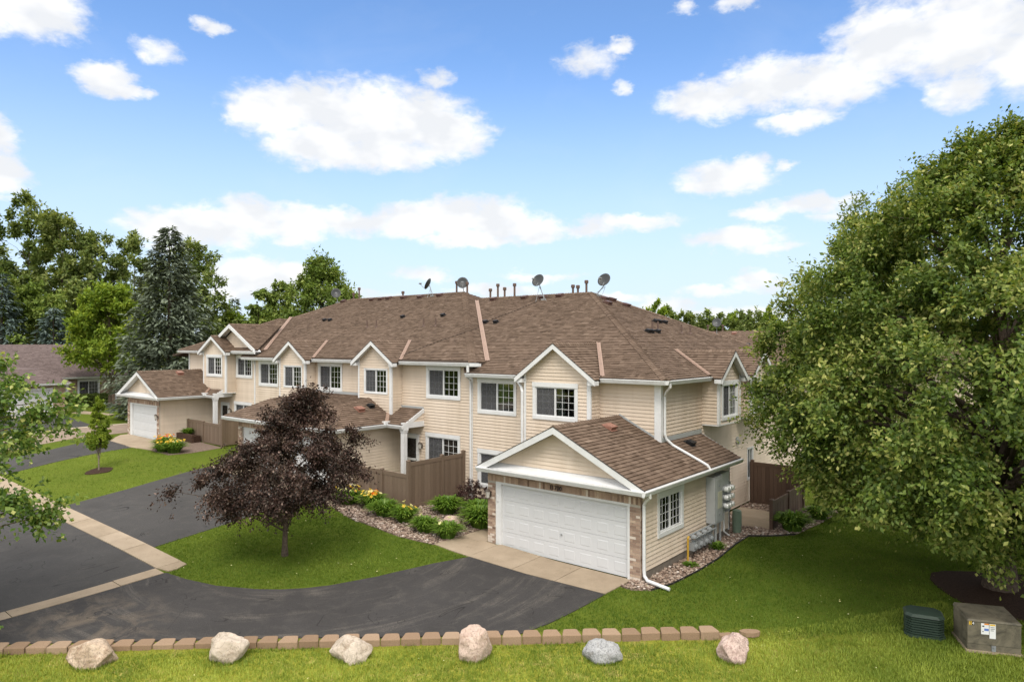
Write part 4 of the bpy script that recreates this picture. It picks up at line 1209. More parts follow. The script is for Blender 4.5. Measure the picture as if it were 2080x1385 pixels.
for i, p in enumerate((front, side, back, left)):
    add_shingles(r, shingles(p, seed=80 + i)); roof_slab(r, [Vector(q) - Vector((0, 0, .004)) for q in p], .10)
cap_run(r, (-9.45, 3.2, 6.03), (-17.58, 11.33, 9.72), NF, NR_, w=.17)
cap_run(r, (-17.58, 11.33, 9.72), (-28.0, 11.33, 9.72), NF, NB_, w=.17)
cap_run(r, (-31.2, 8.13, 8.25), (-28.0, 11.33, 9.72), NL_, NF, w=.17)
r.build('roof', [M_SHINGLE, M_DECK], HM)
w = MB()
for a, b in ((-27.4, -23.50), (-20.48, -16.84), (-13.83, -9.10)):
    gutter(w, (a, 3.2, 5.99), (b, 3.2, 5.99), (0, -1, 0))
w.box(-9.48, -8.98, 3.06, 3.22, 5.86, 5.98)
w.each('gutter', M_WHITE, HM)
w = MB(); w.box(-26.7, -23.2, 3.2, 3.58, 5.83, 5.86); w.box(-20.8, -16.52, 3.2, 3.58, 5.83, 5.86); w.box(-14.15, -9.5, 3.2, 3.58, 5.83, 5.86); w.each('soffit', M_WHITE, HM)
valley(HM, (-9.45, 4.13, 6.02), (-16.3, 10.98, 9.13), NF, NR_, .15).name = 'valley_flashing'
for x in (-15.335, -21.99):
    nb = plane_n([(x + 1.47, 3, 5.94), (x, 3, 6.90), (x, 4, 6.90)])
    valley(HM, (x + 1.47, 3.24, 6.02), (x, 5.14, 6.90), NF, nb, .12)
for p in ((-28.33, 10.97), (-25.31, 10.97), (-24.45, 10.97), (-23.77, 11.02), (-22.34, 10.99), (-20.75, 10.91), (-19.2, 11.0)):
    box_vent(HM, (p[0], p[1], 6.02 + K * (p[1] - 3.2)), NF, 0)
for p in ((-26.14, 7.93), (-25.58, 7.92), (-19.05, 8.0), (-15.94, 8.01)):
    box_vent(HM, (p[0], p[1], 6.02 + K * (p[1] - 3.2)), NF, 0, M_BLACK, .19)
for x in (-20.64, -19.85, -16.12, -15.24):
    z = 6.02 + K * (6.77 - 3.2); stack(HM, (x, 6.77, z), z + .42, .04, False)
for x, top in ((-22.94, 9.98), (-27.87, 10.11), (-27.28, 10.43), (-18.28, 10.35), (-17.44, 10.25)):
    stack(HM, (x, 11.42, 9.69 if x < -17.6 else 9.62), top)
ds = MB(); pipe_run(ds, [(-9.62, 3.12, 5.86), (-9.62, 3.12, 5.62)], .06); ds.build('downpipe', M_WHITE, HM)
ds = MB(); pipe_run(ds, [(-9.74, 3.16, 5.45), (-9.80, 3.45, 5.25), (-9.82, 3.50, 5.1), (-9.82, 3.50, .5)], .045); ds.build('downpipe', M_WHITE, HM)
ds = MB(); pipe_run(ds, [(-23.62, 3.1, 5.88), (-23.6, 3.3, 5.7), (-23.42, 3.48, 5.5), (-23.42, 3.48, 3.2)], .045); ds.build('downpipe', M_WHITE, HM)
# garages and porch of the middle house
fm = FY(.05)
bricks_front(HM, fm, -22.1, -18.25, .62, 3.10, -21.75, -18.55, 2.75, parts=False)
bricks_front(HM, fm, -18.25, -14.22, .62, 3.10, -17.95, -14.56, 2.75, parts=False)
garage_door(HM, fm, -17.95, -14.56, .64, 2.75, 6, 4, False, .08)
garage_door(HM, fm, -21.75, -18.55, .64, 2.75, 6, 4, False, .08)
fw_ = FX(-14.22)
siding(fw_, [(.12, .78), (3.6, .78), (3.6, 3.12), (.12, 3.12)], [], .78, MBd)
fd = MB(); fd.fbox(fw_, .06, 3.6, .2, .78, -.1, -.002); fd.each('foundation', M_FOUND, HM)
siding(FXL(-22.1), [(.12, .7), (3.6, .7), (3.6, 3.12), (.12, 3.12)], [], .78, MBd)
r = MB()
SM_ = .51
E0, L0 = (-13.8, -.5, 3.28), (-15.35, 1.05, 4.07)
right = [(-13.8, -.5, 3.28), (-13.8, 3.6, 3.28), (-15.75, 3.6, 4.2745), (-15.35, 1.05, 4.0705)]
frontp = [(-22.5, -.5, 3.28), (-13.8, -.5, 3.28), (-15.35, 1.05, 4.0705), (-20.95, 1.05, 4.0705)]
leftp = [(-22.5, 3.6, 3.28), (-22.5, -.5, 3.28), (-20.95, 1.05, 4.0705), (-20.55, 3.6, 4.2745)]
topp = [(-20.95, 1.05, 4.0705), (-15.35, 1.05, 4.0705), (-15.75, 3.6, 4.2745), (-20.55, 3.6, 4.2745)]
for i, p in enumerate((right, frontp, leftp, topp)):
    add_shingles(r, shingles(p, seed=100 + i)); roof_slab(r, [Vector(q) - Vector((0, 0, .004)) for q in p], .10)
nM, nMf, nMt = plane_n(right), plane_n(frontp), plane_n(topp)
cap_run(r, (-13.8, -.5, 3.29), (-15.35, 1.05, 4.08), nMf, nM, w=.15)
cap_run(r, (-15.35, 1.05, 4.08), (-15.75, 3.05, 4.25), nMt, nM, w=.14)
# porch roof
porch = [(-13.8, 2.38, 3.28), (-12.70, 2.38, 3.28), (-12.70, 3.6, 3.90), (-14.95, 3.6, 3.90)]
add_shingles(r, shingles(porch, seed=111)); roof_slab(r, [Vector(q) - Vector((0, 0, .004)) for q in porch], .06)
r.build('garage_roof', [M_SHINGLE, M_DECK], HM)
valley(HM, (-13.82, 2.40, 3.29), (-15.0, 3.58, 3.89), nM, plane_n(porch), .12)
w = MB(); gutter(w, (-22.5, -.5, 3.26), (-13.8, -.5, 3.26), (0, -1, 0)); gutter(w, (-13.8, -.5, 3.26), (-13.8, 2.38, 3.26), (1, 0, 0)); gutter(w, (-13.78, 2.38, 3.26), (-12.70, 2.38, 3.26), (0, -1, 0))
w.box(-13.98, -13.70, 2.22, 2.50, 3.24, 3.38); w.each('gutter', M_WHITE, HM)
w = MB(); w.box(-22.4, -14.2, -.5, 0, 3.09, 3.12); w.box(-14.2, -13.82, -.5, 2.4, 3.09, 3.12); w.each('soffit', M_WHITE, HM)
def porch_end(house, x, yf, yw, z0, z1, boards, ztop):
    """triangular cheek, beam and column that carry the open end of a porch roof"""
    fx = FX(x)
    siding(fx, [(yf + .28, z0 + .10), (yw, z0 + .10), (yw, z1 - .05), (yf + .30, z0 + .15)], [], z0 + .1, boards)
    w = MB()
    w.prism([(x - .02, yf - .02, z0 + .01), (x - .02, yw, z1 + .03), (x - .02, yw, z1 - .15), (x - .02, yf + .10, z0 - .13), (x - .02, yf - .02, z0 - .13)], (.055, 0, 0))
    w.fbox(fx, yf, yw, z0 - .14, z0 + .10, -.14, .028)
    w.each('porch_beam', M_WHITE, house)
    c = MB(); yc = yf + .14; xc = x - .10
    c.box(xc - .10, xc + .10, yc - .10, yc + .10, ztop, z0 - .32)
    c.box(xc - .14, xc + .14, yc - .14, yc + .14, z0 - .24, z0 - .14); c.box(xc - .12, xc + .12, yc - .12, yc + .12, z0 - .32, z0 - .24)
    c.build('porch_column', M_WHITE, house)
porch_end(HM, -12.72, 2.38, 3.6, 3.28, 3.90, MBd, .55)
def entry(house, fr, u0, u1, z0, z1):
    d = MB()
    d.fbox(fr, u0, u0 + .09, z0, z1, -.02, .04); d.fbox(fr, u1 - .09, u1, z0, z1, -.02, .04); d.fbox(fr, u0 + .09, u1 - .09, z1 - .09, z1, -.02, .04)
    d.fbox(fr, u0 + .09, u0 + .17, z0, z1 - .09, .0, .03); d.fbox(fr, u1 - .17, u1 - .09, z0, z1 - .09, .0, .03)
    d.fbox(fr, u0 + .17, u1 - .17, z0 + .95, z0 + 1.05, .0, .03); d.fbox(fr, u0 + .17, u1 - .17, z1 - .2, z1 - .09, .0, .03); d.fbox(fr, u0 + .17, u1 - .17, z0, z0 + .2, .0, .03)
    d.fbox(fr, u0 + .09, u1 - .09, z0, z1 - .09, -.02, -.005, .5, 1)
    o = d.build('entry_door', [M_WHITE, M_DOORPAINT], house)
    for a, b in ((z0 + .2, z0 + .95), (z0 + 1.05, z1 - .2)):
        g = MB(); g.fbox(fr, u0 + .17, u1 - .17, a, b, .012, .016); g.build('pane', M_GLASS, o)
    k = MB(); k.lathe(fr(u1 - .13, z0 + 1.0, .03), [(.02, 0), (.03, .03), (.02, .05)], 8, axis=fr.N); k.build('door_handle', M_GREY, o)
    return (u0 + .02, u1 - .02, z0, z1 - .02)
entry(HM, FY(3.57), -13.95, -13.0, .62, 2.75)
lamp(HM, f, -12.82, 2.25)
box_vent(HM, (-14.91, 1.76, 3.28 + SM_ * 1.11), nM, 0, M_VENT_R, .30)
box_vent(HM, (-15.07, 2.50, 3.28 + SM_ * 1.27), nM, 0, M_BLACK, .24)
box_vent(HM, (-17.95, 2.13, 4.07 + .08 * 1.08), nMt, 0, M_BLACK, .24)
fl = MB(); fl.box(-20.8, -16.5, 3.55, 3.585, 4.27, 4.40); fl.box(-14.95, -12.72, 3.55, 3.585, 3.90, 3.99); fl.each('flashing', M_CABINET, HM)
boards_joined(MBd, HM)

# ---------------------------------------------------------------- far house of the row
HF = thing('townhouse', (-31, 3.6, .9), 'farthest townhouse of the row, with a large gable beside a small gabled bay', 'house', 'townhouses in the row')
FB = []
hf = [window(HF, f, -28.75, -26.95, 4.77, 6.10, curtain=[(0, .5, M_CURTAIN)]), window(HF, f, -28.95, -27.0, 1.95, 3.37, curtain=[(0, 1, M_CURTAIN)])]
siding(f, [(-34.6, 1.0), (-26.72, 1.0), (-26.72, 6.2), (-34.6, 6.2)], hf, 1.0, FB)
reach_F = lambda z: max(0, (3.2 + (z - 6.35) / K) - BY)
gable_bay(HF, fb, -31.50, -28.80, 3.9, (-31.12, -29.24, 4.80, 6.12), 'wide', .30, 6.28, 7.22, .6, reach_F, FB, curtain=[(0, .5, M_CURTAIN)])
siding(FXL(-34.6), [(3.6, 1.0), (15, 1.0), (15, 6.2), (3.6, 6.2)], [], 1.0, FB)
siding(FX(-26.68), [(3.7, 5.7), (12, 5.7), (12, 6.2), (3.7, 6.2)], [], 5.7, FB)
corner_post(HF, f, -34.64, -34.52, 1.0, 6.2, .05); corner_post(HF, f, -26.82, -26.68, 5.6, 6.2, .05)
r = MB()
ap = (-30.7, 7.7, 8.39)
pf = [(-35.2, 3.2, 6.35), (-26.2, 3.2, 6.35), ap]
prr = [(-26.2, 3.2, 6.35), (-26.2, 12.0, 6.35), (-30.7, 12.0, 8.39), ap]
pll = [(-35.2, 12.0, 6.35), (-35.2, 3.2, 6.35), ap, (-30.7, 12.0, 8.39)]
for i, p in enumerate((pf, prr, pll)):
    add_shingles(r, shingles(p, seed=130 + i)); roof_slab(r, [Vector(q) - Vector((0, 0, .004)) for q in p], .10)
cap_run(r, (-26.2, 3.2, 6.36), (-30.7, 7.7, 8.40), NF, NR_, w=.16); cap_run(r, (-35.2, 3.2, 6.36), (-30.7, 7.7, 8.40), NL_, NF, w=.16)
# the large gable
gx, gh, gz, ge = -28.88, 2.82, 7.90, 6.43
gy = 3.2 + (gz - 6.35) / K
gr_ = [(gx + gh, 3.2, ge), (gx + gh, 3.38, ge), (gx, gy, gz), (gx, 3.2, gz)]
gl_ = [(gx - gh, 3.38, ge), (gx - gh, 3.2, ge), (gx, 3.2, gz), (gx, gy, gz)]
for i, p in enumerate((gr_, gl_)):
    add_shingles(r, shingles(p, seed=140 + i)); roof_slab(r, [Vector(q) - Vector((0, 0, .004)) for q in p], .06)
cap_run(r, (gx, 3.2, gz + .01), (gx, gy, gz + .01), plane_n(gl_), plane_n(gr_), w=.14)
r.build('roof', [M_SHINGLE, M_DECK], HF)
sl = (gz - ge) / gh
siding(f, [(gx - 2.3, 6.42), (gx + 2.3, 6.42), (gx, gz - .2)], [], 6.42, FB)
w = MB()
for side in (-1, 1):
    a = Vector((gx + side * (gh + .02), 3.17, ge + .0)); b = Vector((gx, 3.17, gz + .008)); dn = Vector((0, 0, -.22))
    w.prism([a, b, b + dn, a + dn], (0, .04, 0))
    w.prism([a + Vector((0, .04, -.1)), b + Vector((0, .04, -.1)), b + Vector((0, .04, -.13)), a + Vector((0, .04, -.13))], (0, .36, 0))
w.each('rake_board', M_WHITE, HF)
w = MB()
w.prism([(-28.6, 3.15, 6.33), (-28.6, 3.60, 6.44), (-28.6, 3.60, 6.20), (-28.6, 3.15, 6.20)], (2.35, 0, 0)); w.build('gable_ledge', M_WHITE, HF)
w = MB(); gutter(w, (-35.2, 3.2, 6.32), (-31.8, 3.2, 6.32), (0, -1, 0)); gutter(w, (-28.55, 3.2, 6.32), (-26.0, 3.2, 6.32), (0, -1, 0)); w.each('gutter', M_WHITE, HF)
w = MB(); w.box(-35.1, -31.5, 3.2, 3.58, 6.17, 6.2); w.box(-28.8, -26.4, 3.2, 3.58, 6.17, 6.2); w.each('soffit', M_WHITE, HF)
valley(HF, (-26.2, 3.93, 6.36), (-30.9, 8.63, 8.48), NF, NR_, .15)
fgx = FY(.1)
bricks_front(HF, fgx, -35.2, -30.9, 1.15, 3.60, -34.88, -31.2, 3.2, parts=False)
cs = MB(); cs.fbox(fgx, -34.88, -34.6, 1.15, 3.2, -.14, -.004); cs.fbox(fgx, -31.28, -31.2, 1.15, 3.2, -.14, -.004); cs.fbox(fgx, -34.6, -31.28, 3.13, 3.2, -.14, -.004); cs.each('door_casing', M_WHITE, HF)
garage_door(HF, fgx, -34.6, -31.28, 1.18, 3.13, 6, 4, False, .09)
fwf = FX(-30.9)
siding(fwf, [(.16, 1.35), (3.6, 1.35), (3.6, 3.62), (.16, 3.62)], [], 1.35, FB)
fd = MB(); fd.fbox(fwf, .1, 3.6, .7, 1.35, -.1, -.002); fd.each('foundation', M_FOUND, HF)
siding(FXL(-35.2), [(.1, 1.2), (3.6, 1.2), (3.6, 3.62), (.1, 3.62)], [], 1.35, FB)
garage_gable_roof(HF, -35.85, -33.05, -30.25, 3.74, 5.12, -.25, 3.6, None, 0, 150)
garage_gable_front(HF, -35.85, -33.05, -30.25, 3.74, 5.12, -.25, .1, FB, FY(.1))
r = MB()
porchF = [(-30.3, 2.45, 3.76), (-29.2, 2.45, 3.76), (-29.2, 3.6, 4.36), (-31.4, 3.6, 4.36)]
add_shingles(r, shingles(porchF, seed=160)); roof_slab(r, [Vector(q) - Vector((0, 0, .004)) for q in porchF], .06); r.build('porch_roof', [M_SHINGLE, M_DECK], HF)
w = MB(); gutter(w, (-30.25, -.36, 3.72), (-30.25, 2.45, 3.72), (1, 0, 0)); gutter(w, (-30.25, 2.45, 3.74), (-29.2, 2.45, 3.74), (0, -1, 0)); w.box(-30.4, -30.12, 2.3, 2.58, 3.72, 3.86); w.each('gutter', M_WHITE, HF)
w = MB(); w.box(-30.88, -30.27, .1, 2.5, 3.58, 3.61); w.each('soffit', M_WHITE, HF)
valley(HF, (-30.27, 2.47, 3.77), (-31.3, 3.58, 4.34), plane_n([(-30.25, 0, 3.74), (-30.25, 1, 3.74), (-33.05, 1, 5.12)]), plane_n(porchF), .12)
porch_end(HF, -29.22, 2.45, 3.6, 3.76, 4.36, FB, 1.1)
entry(HF, FY(3.57), -30.48, -29.52, 1.1, 3.25)
lamp(HF, f, -29.32, 2.75); lamp(HF, fgx, -31.02, 2.55)
box_vent(HF, (-32.66, 2.06, 5.12 - .493 * .39), plane_n([(-30.25, 0, 3.74), (-30.25, 1, 3.74), (-33.05, 1, 5.12)]), 0, M_VENT_R, .30)
mt = MB(); mt.fbox(fwf, 1.65, 1.95, 2.05, 2.35, .02, .12); mt.lathe(fwf(1.8, 2.2, .12), [(.11, 0), (.11, .08), (.06, .1)], 10, axis=(1, 0, 0)); mt.build('wall_box', M_CABINET_Y, HF)
boards_joined(FB, HF)

# ---------------------------------------------------------------- brick house across the street
HB = thing('brick_house', (-55, 3, 1.2), 'low brick house across the street with greyish roof and white garage door', 'house')
fx1 = FX(-51.3); fx2 = FX(-58.0)
hb = []
def brick_rows(house, fr, rects, z0, z1):
    J = MB(); rnd = random.Random(8); bh, bw = .067, .20; z = z0; r = 0
    while z < z1 - .02:
        for (a, b, za, zb) in rects:
            if not (za - .01 <= z <= zb - .04): continue
            x = a - (bw / 2 if r % 2 else 0)
            while x < b:
                p, q = max(a, x), min(b, x + bw - .01)
                if q - p > .02: J.fbox(fr, p, q, z, min(z + bh, zb), -.03, .01, min(1, max(0, rnd.gauss(.6, .2))))
                x += bw
        z += bh + .01; r += 1
    J.build('brickwork', M_BRICK, house, kind='stuff')
brick_rows(HB, fx1, [(.97, 1.78, 1.15, 3.55), (-4.6, -3.9, 1.15, 3.55), (-3.9, .97, 3.35, 3.55)], 1.15, 3.55)
w = MB(); w.fbox(fx1, -4.6, -3.9, .8, 3.55, -.25, -.01); w.fbox(fx1, .97, 1.78, .8, 3.55, -.25, -.01); w.fbox(fx1, -3.9, .97, 3.3, 3.55, -.25, -.01)
w.fbox(FYB(1.78), -58, -51.35, .8, 3.55, -.2, 0); w.fbox(fx2, 1.78, 4.75, .8, 3.8, -.2, -.01); w.fbox(fx2, 6.75, 9.5, .8, 3.8, -.2, -.01); w.fbox(fx2, 4.75, 6.75, .8, 2.0, -.2, -.01); w.fbox(fx2, 4.75, 6.75, 3.6, 3.8, -.2, -.01)
w.build('wall', M_MORTAR, HB)
brick_rows(HB, fx2, [(4.15, 4.95, 1.3, 3.72), (6.55, 7.9, 1.3, 3.72), (4.95, 6.55, 1.3, 2.05)], 1.3, 3.72)
window(HB, fx2, 4.85, 6.62, 2.02, 3.62, 'wide', curtain=[(.5, 1, M_CURTAIN_PALE)], cols=3, rows=4)
garage_door(HB, fx1, -3.7, .78, 1.2, 3.2, 6, 4, False, .1)
w = MB(); w.fbox(fx1, .78, .97, 1.15, 3.35, -.15, .02); w.fbox(fx1, -3.9, -3.7, 1.15, 3.35, -.15, .02); w.fbox(fx1, -3.7, .78, 3.2, 3.35, -.15, .02)
w.fbox(fx2, 3.95, 4.15, 1.3, 3.7, -.05, .04); w.fbox(fx2, 7.9, 8.05, 1.3, 3.7, -.05, .04)
w.each('door_casing', M_WHITE, HB)
r = MB()
roofs = [[(-50.9, -7.5, 3.72), (-50.9, 2.1, 3.72), (-53.6, 1.0, 4.75), (-53.6, -7.5, 4.75)],
         [(-50.9, 2.1, 3.72), (-58, 2.1, 3.72), (-58, 1.0, 4.75), (-53.6, 1.0, 4.75)],
         [(-57.5, -12, 3.85), (-57.5, 12, 3.85), (-63.5, 6.5, 6.65), (-63.5, -12, 6.65)],
         [(-57.5, 12, 3.85), (-69.5, 12, 3.85), (-63.5, 6.5, 6.65)],
         [(-69.5, 12, 3.85), (-69.5, -12, 3.85), (-63.5, -12, 6.65), (-63.5, 6.5, 6.65)]]
for i, p in enumerate(roofs):
    add_shingles(r, shingles(p, e=.2, seed=170 + i)); roof_slab(r, [Vector(q) - Vector((0, 0, .004)) for q in p], .12)
r.face([(-53.6, -7.5, 4.75), (-53.6, 1.0, 4.75), (-58, 1.0, 4.75), (-58, -7.5, 4.75)], .5)
r.build('roof', [M_SHINGLE_OLD, M_DECK], HB)
w = MB(); gutter(w, (-50.9, -7.5, 3.70), (-50.9, 2.1, 3.70), (1, 0, 0)); gutter(w, (-57.5, 2.0, 3.83), (-57.5, 12, 3.83), (1, 0, 0)); w.each('gutter', M_WHITE, HB)
lamp(HB, fx1, 1.35, 2.6); lamp(HB, fx2, 7.2, 3.0)

# ---------------------------------------------------------------- the next row behind, on the right
HX_ = thing('townhouse', (-10, 50, 0), 'brown roof of the next row of townhouses seen beyond the nearest house', 'house')
w = MB(); w.box(-29, 8, 41, 54, 0, 5.3); w.build('wall', M_SIDING, HX_)
r = MB()
P_ = [[(-30, 40.4, 5.0), (9, 40.4, 5.0), (3, 47, 7.95), (-24, 47, 7.95)], [(9, 40.4, 5.0), (9, 55, 5.0), (3, 47, 7.95)], [(9, 55, 5.0), (-30, 55, 5.0), (-24, 47, 7.95), (3, 47, 7.95)], [(-30, 55, 5.0), (-30, 40.4, 5.0), (-24, 47, 7.95)]]
for i, p in enumerate(P_):
    if i != 2: add_shingles(r, shingles(p, e=.2, seed=190 + i))
    roof_slab(r, [Vector(q) - Vector((0, 0, .004)) for q in p], .12)
r.build('roof', [M_SHINGLE, M_DECK], HX_)
nx = plane_n(P_[0])
for x in (-15.5, -12.8, -10.6, -9.1, -17.6, -10.0):
    box_vent(HX_, (x, 46.4, 5.0 + (6.0 / 6.6) * 2.95), nx, 0, M_VENT_R, .34)
box_vent(HX_, (-13.3, 44.0, 5 + 3.6 / 6.6 * 2.95), nx, 0, M_BLACK, .3)
for x in (-20.6, -18.4, -16.9):
    stack(HX_, (x, 47.0, 7.9), 8.5, .07)

# ---------------------------------------------------------------- satellite dishes
def dish(name, base, c, aim, label, legs=True, size=.33):
    t = thing(name, base, label, 'satellite dish', 'satellite dishes along the ridge')
    c = Vector(c); a = Vector(aim).normalized(); u = Vector((0, 0, 1)).cross(a).normalized(); v = a.cross(u)
    m = MB(); rings = 5; n = 20
    P = []
    for side in (0, 1):
        for k in range(rings + 1):
            rr = k / rings
            for q in range(n):
                an = 2 * math.pi * q / n
                P.append(c + u * math.cos(an) * rr * size + v * math.sin(an) * rr * size * 1.08 + a * (.09 * rr * rr - .045 - .012 * side))
    Fs = []
    for side in (0, 1):
        o = side * (rings + 1) * n
        for k in range(rings):
            for q in range(n):
                A, B = o + k * n + q, o + k * n + (q + 1) % n
                f_ = (A, B, B + n, A + n); Fs.append(f_ if side == 0 else tuple(reversed(f_)))
    o2 = (rings + 1) * n
    for q in range(n):
        A, B = rings * n + q, rings * n + (q + 1) % n; Fs.append((A, B, B + o2, A + o2))
    m.solid(P, Fs); m.build('reflector', M_DISH, t, smooth=True)
    arm = MB(); lo = c - v * size * .95 + a * .03; tip = c - v * size * .62 + a * .50
    arm.tube([c - v * size * .3 - a * .05, lo - v * .02, lo + a * .16, tip], .014, 6); arm.build('feed_arm', M_GREY, t)
    l = MB(); l.tube([tip - (c - tip).normalized() * .05, tip + (c - tip).normalized() * .10], [.04, .055], 10); l.tube([tip + u * .06 + v * .01, tip + u * .06 + v * .01 + (c - tip).normalized() * .09], .035, 8); l.build('feed_horn', M_GREY, t)
    ms = MB(); b = Vector(base)
    ms.tube([b + Vector((0, 0, -.02)), b + Vector((0, 0, .08)), c - a * .13 - Vector((0, 0, .12)), c - a * .06], [.022, .022, .022, .03], 8)
    ms.box(b.x - .12, b.x + .12, b.y - .08, b.y + .08, b.z - .05, b.z + .02)
    ms.build('mast', M_GREY, t)
    if legs:
        s = MB(); e = c - a * .13 - Vector((0, 0, .25))
        s.tube([e, b + u * .34 + Vector((0, -.25, -.14))], .010, 5); s.tube([e, b - u * .30 + Vector((0, -.25, -.14))], .010, 5); s.build('strut', M_GREY, t)
    return t
Sdir = Vector((.45, -.85, .35))
dish('satellite_dish', (-29.0, 10.95, 9.56), (-29.1, 10.9, 10.16), (.75, -.6, .35), 'grey satellite dish at the left end of the middle ridge, before the green tree', False)
dish('satellite_dish', (-19.86, 11.0, 9.60), (-20.12, 10.9, 10.30), (-.9, -.42, .5), 'satellite dish seen nearly edge-on above the middle ridge')
dish('satellite_dish', (-17.74, 11.45, 9.70), (-17.79, 11.4, 10.27), (.62, -.75, .4), 'grey satellite dish between two vent pipes at the right end of the middle ridge', False)
dish('satellite_dish', (-11.42, 10.7, 9.04), (-11.70, 10.6, 10.00), (.1, -.93, .5), 'grey satellite dish on a tilted mast halfway along the nearest ridge')
dish('satellite_dish', (-8.60, 11.35, 9.16), (-8.22, 11.35, 9.88), (.1, -.93, .5), 'grey satellite dish on struts at the right end of the nearest ridge')
t = dish('satellite_dish', (-17.2, 46.3, 7.7), (-17.2, 46.3, 8.75), (.3, -.9, .4), 'tall satellite dish on the roof of the next row of townhouses', False, .45)
# cables lying over the shingles
def roof_cable(pts, label):
    m = MB(); m.tube(pts, .011, 5); o = m.build('cable', M_CABLE); props(o, label, 'cable')
zR = lambda y: 5.6 + K * (y - 3.2) + .045
zM = lambda y: 6.02 + K * (y - 3.2) + .045
roof_cable([(-11.5, 10.7, zR(10.7)), (-12.2, 9.3, zR(9.3) + .01), (-13.0, 8.2, zR(8.2)), (-14.6, 7.0, zR(7.0)), (-15.0, 6.8 + 3.2, zR(10.0))][:4], 'dark cable running down the shingles from the mid-ridge dish')
roof_cable([(-12.0, 6.4, zM(6.4)), (-13.2, 5.1, zM(5.1)), (-14.0, 3.9, zM(3.9)), (-14.2, 3.3, zM(3.3))], 'dark cable sagging across the lower shingles of the middle roof')

# ---------------------------------------------------------------- fences
def fence_run(t, p, q, hgt, zf, m, bw=.16, post_end=(True, True), caps=True, rails=True):
    p, q = Vector((*p, 0)), Vector((*q, 0)); d = (q - p); L = d.length; d.normalize(); nrm = Vector((d.y, -d.x, 0))
    n = max(1, round(L / bw)); w_ = L / n
    def bx(mb, a, b, e0, e1, z0a, z0b, z1a, z1b, tt=.5):
        A, B = p + d * a, p + d * b
        mb.hexa([tuple(A + nrm * e0 + Vector((0, 0, z0a))), tuple(B + nrm * e0 + Vector((0, 0, z0b))), tuple(B + nrm * e1 + Vector((0, 0, z0b))), tuple(A + nrm * e1 + Vector((0, 0, z0a))),
                 tuple(A + nrm * e0 + Vector((0, 0, z1a))), tuple(B + nrm * e0 + Vector((0, 0, z1b))), tuple(B + nrm * e1 + Vector((0, 0, z1b))), tuple(A + nrm * e1 + Vector((0, 0, z1a)))], tt)
    for k in range(n):
        mb = MB(); a, b = k * w_ + .003, (k + 1) * w_ - .003; tt = random.random()
        e = .012 + .003 * (k % 2)
        bx(mb, a, b, -e, e, zf + .12, zf + .12, zf + hgt - .1, zf + hgt - .1, tt); mb.build('board', m, t)
    if rails:
        mb = MB(); bx(mb, .0, L, -.028, .028, zf + hgt - .15, zf + hgt - .15, zf + hgt, zf + hgt, .45); mb.build('rail', m, t)
        mb = MB(); bx(mb, .0, L, -.028, .028, zf + .05, zf + .05, zf + .17, zf + .17, .45); mb.build('rail', m, t)
def fence_post(t, p, hgt, zf, m, s=.062):
    x, y = p; mb = MB(); mb.box(x - s, x + s, y - s, y + s, zf - .3, zf + hgt, .35)
    mb.hexa([(x - s - .015, y - s - .015, zf + hgt), (x + s + .015, y - s - .015, zf + hgt), (x + s + .015, y + s + .015, zf + hgt), (x - s - .015, y + s + .015, zf + hgt),
             (x - s * .3, y - s * .3, zf + hgt + .04), (x + s * .3, y - s * .3, zf + hgt + .04), (x + s * .3, y + s * .3, zf + hgt + .04), (x - s * .3, y + s * .3, zf + hgt + .04)], .4)
    mb.build('post', m, t)
FN = thing('fence', (-11.5, 1, .45), 'brown privacy fence behind the flower bed, low on the left and tall beside the garage', 'fence', 'brown vinyl fences')
fence_run(FN, (-13.5, .45), (-11.78, .45), 1.28, .48, M_FENCE); fence_run(FN, (-11.78, .45), (-10.24, .45), 1.32, .44, M_FENCE)
fence_run(FN, (-10.24, .45), (-10.24, 2.25), 1.80, .42, M_FENCE); fence_run(FN, (-10.24, 2.25), (-10.24, 4.0), 1.80, .42, M_FENCE)
for p, hh in (((-13.5, .45), 1.36), ((-11.78, .45), 1.38), ((-10.24, .45), 1.86), ((-10.24, 2.25), 1.86), ((-10.24, 3.5), 1.88)): fence_post(FN, p, hh, .43, M_FENCE)
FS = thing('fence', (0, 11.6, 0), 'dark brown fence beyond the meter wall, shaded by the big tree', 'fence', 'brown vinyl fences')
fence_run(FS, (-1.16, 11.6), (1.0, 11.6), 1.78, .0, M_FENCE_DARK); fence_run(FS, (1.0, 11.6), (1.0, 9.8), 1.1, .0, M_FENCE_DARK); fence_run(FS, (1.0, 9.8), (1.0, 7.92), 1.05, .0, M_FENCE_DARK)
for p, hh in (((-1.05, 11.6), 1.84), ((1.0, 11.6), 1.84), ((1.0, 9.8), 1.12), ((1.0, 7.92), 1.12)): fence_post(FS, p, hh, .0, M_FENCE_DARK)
FF_ = thing('fence', (-28, 1.5, 1.0), 'brown fence by the farthest porch, behind the purple tree', 'fence', 'brown vinyl fences')
fence_run(FF_, (-30.8, 1.7), (-28.9, 1.7), 1.2, 1.15, M_FENCE); fence_run(FF_, (-28.9, 1.7), (-26.8, 1.7), 1.2, 1.1, M_FENCE); fence_run(FF_, (-26.8, 1.7), (-26.8, 3.5), 1.5, 1.1, M_FENCE)
for p, hh in (((-30.75, 1.7), 1.28), ((-28.9, 1.7), 1.28), ((-26.8, 1.7), 1.55), ((-26.8, 3.45), 1.55)): fence_post(FF_, p, hh, 1.05, M_FENCE)

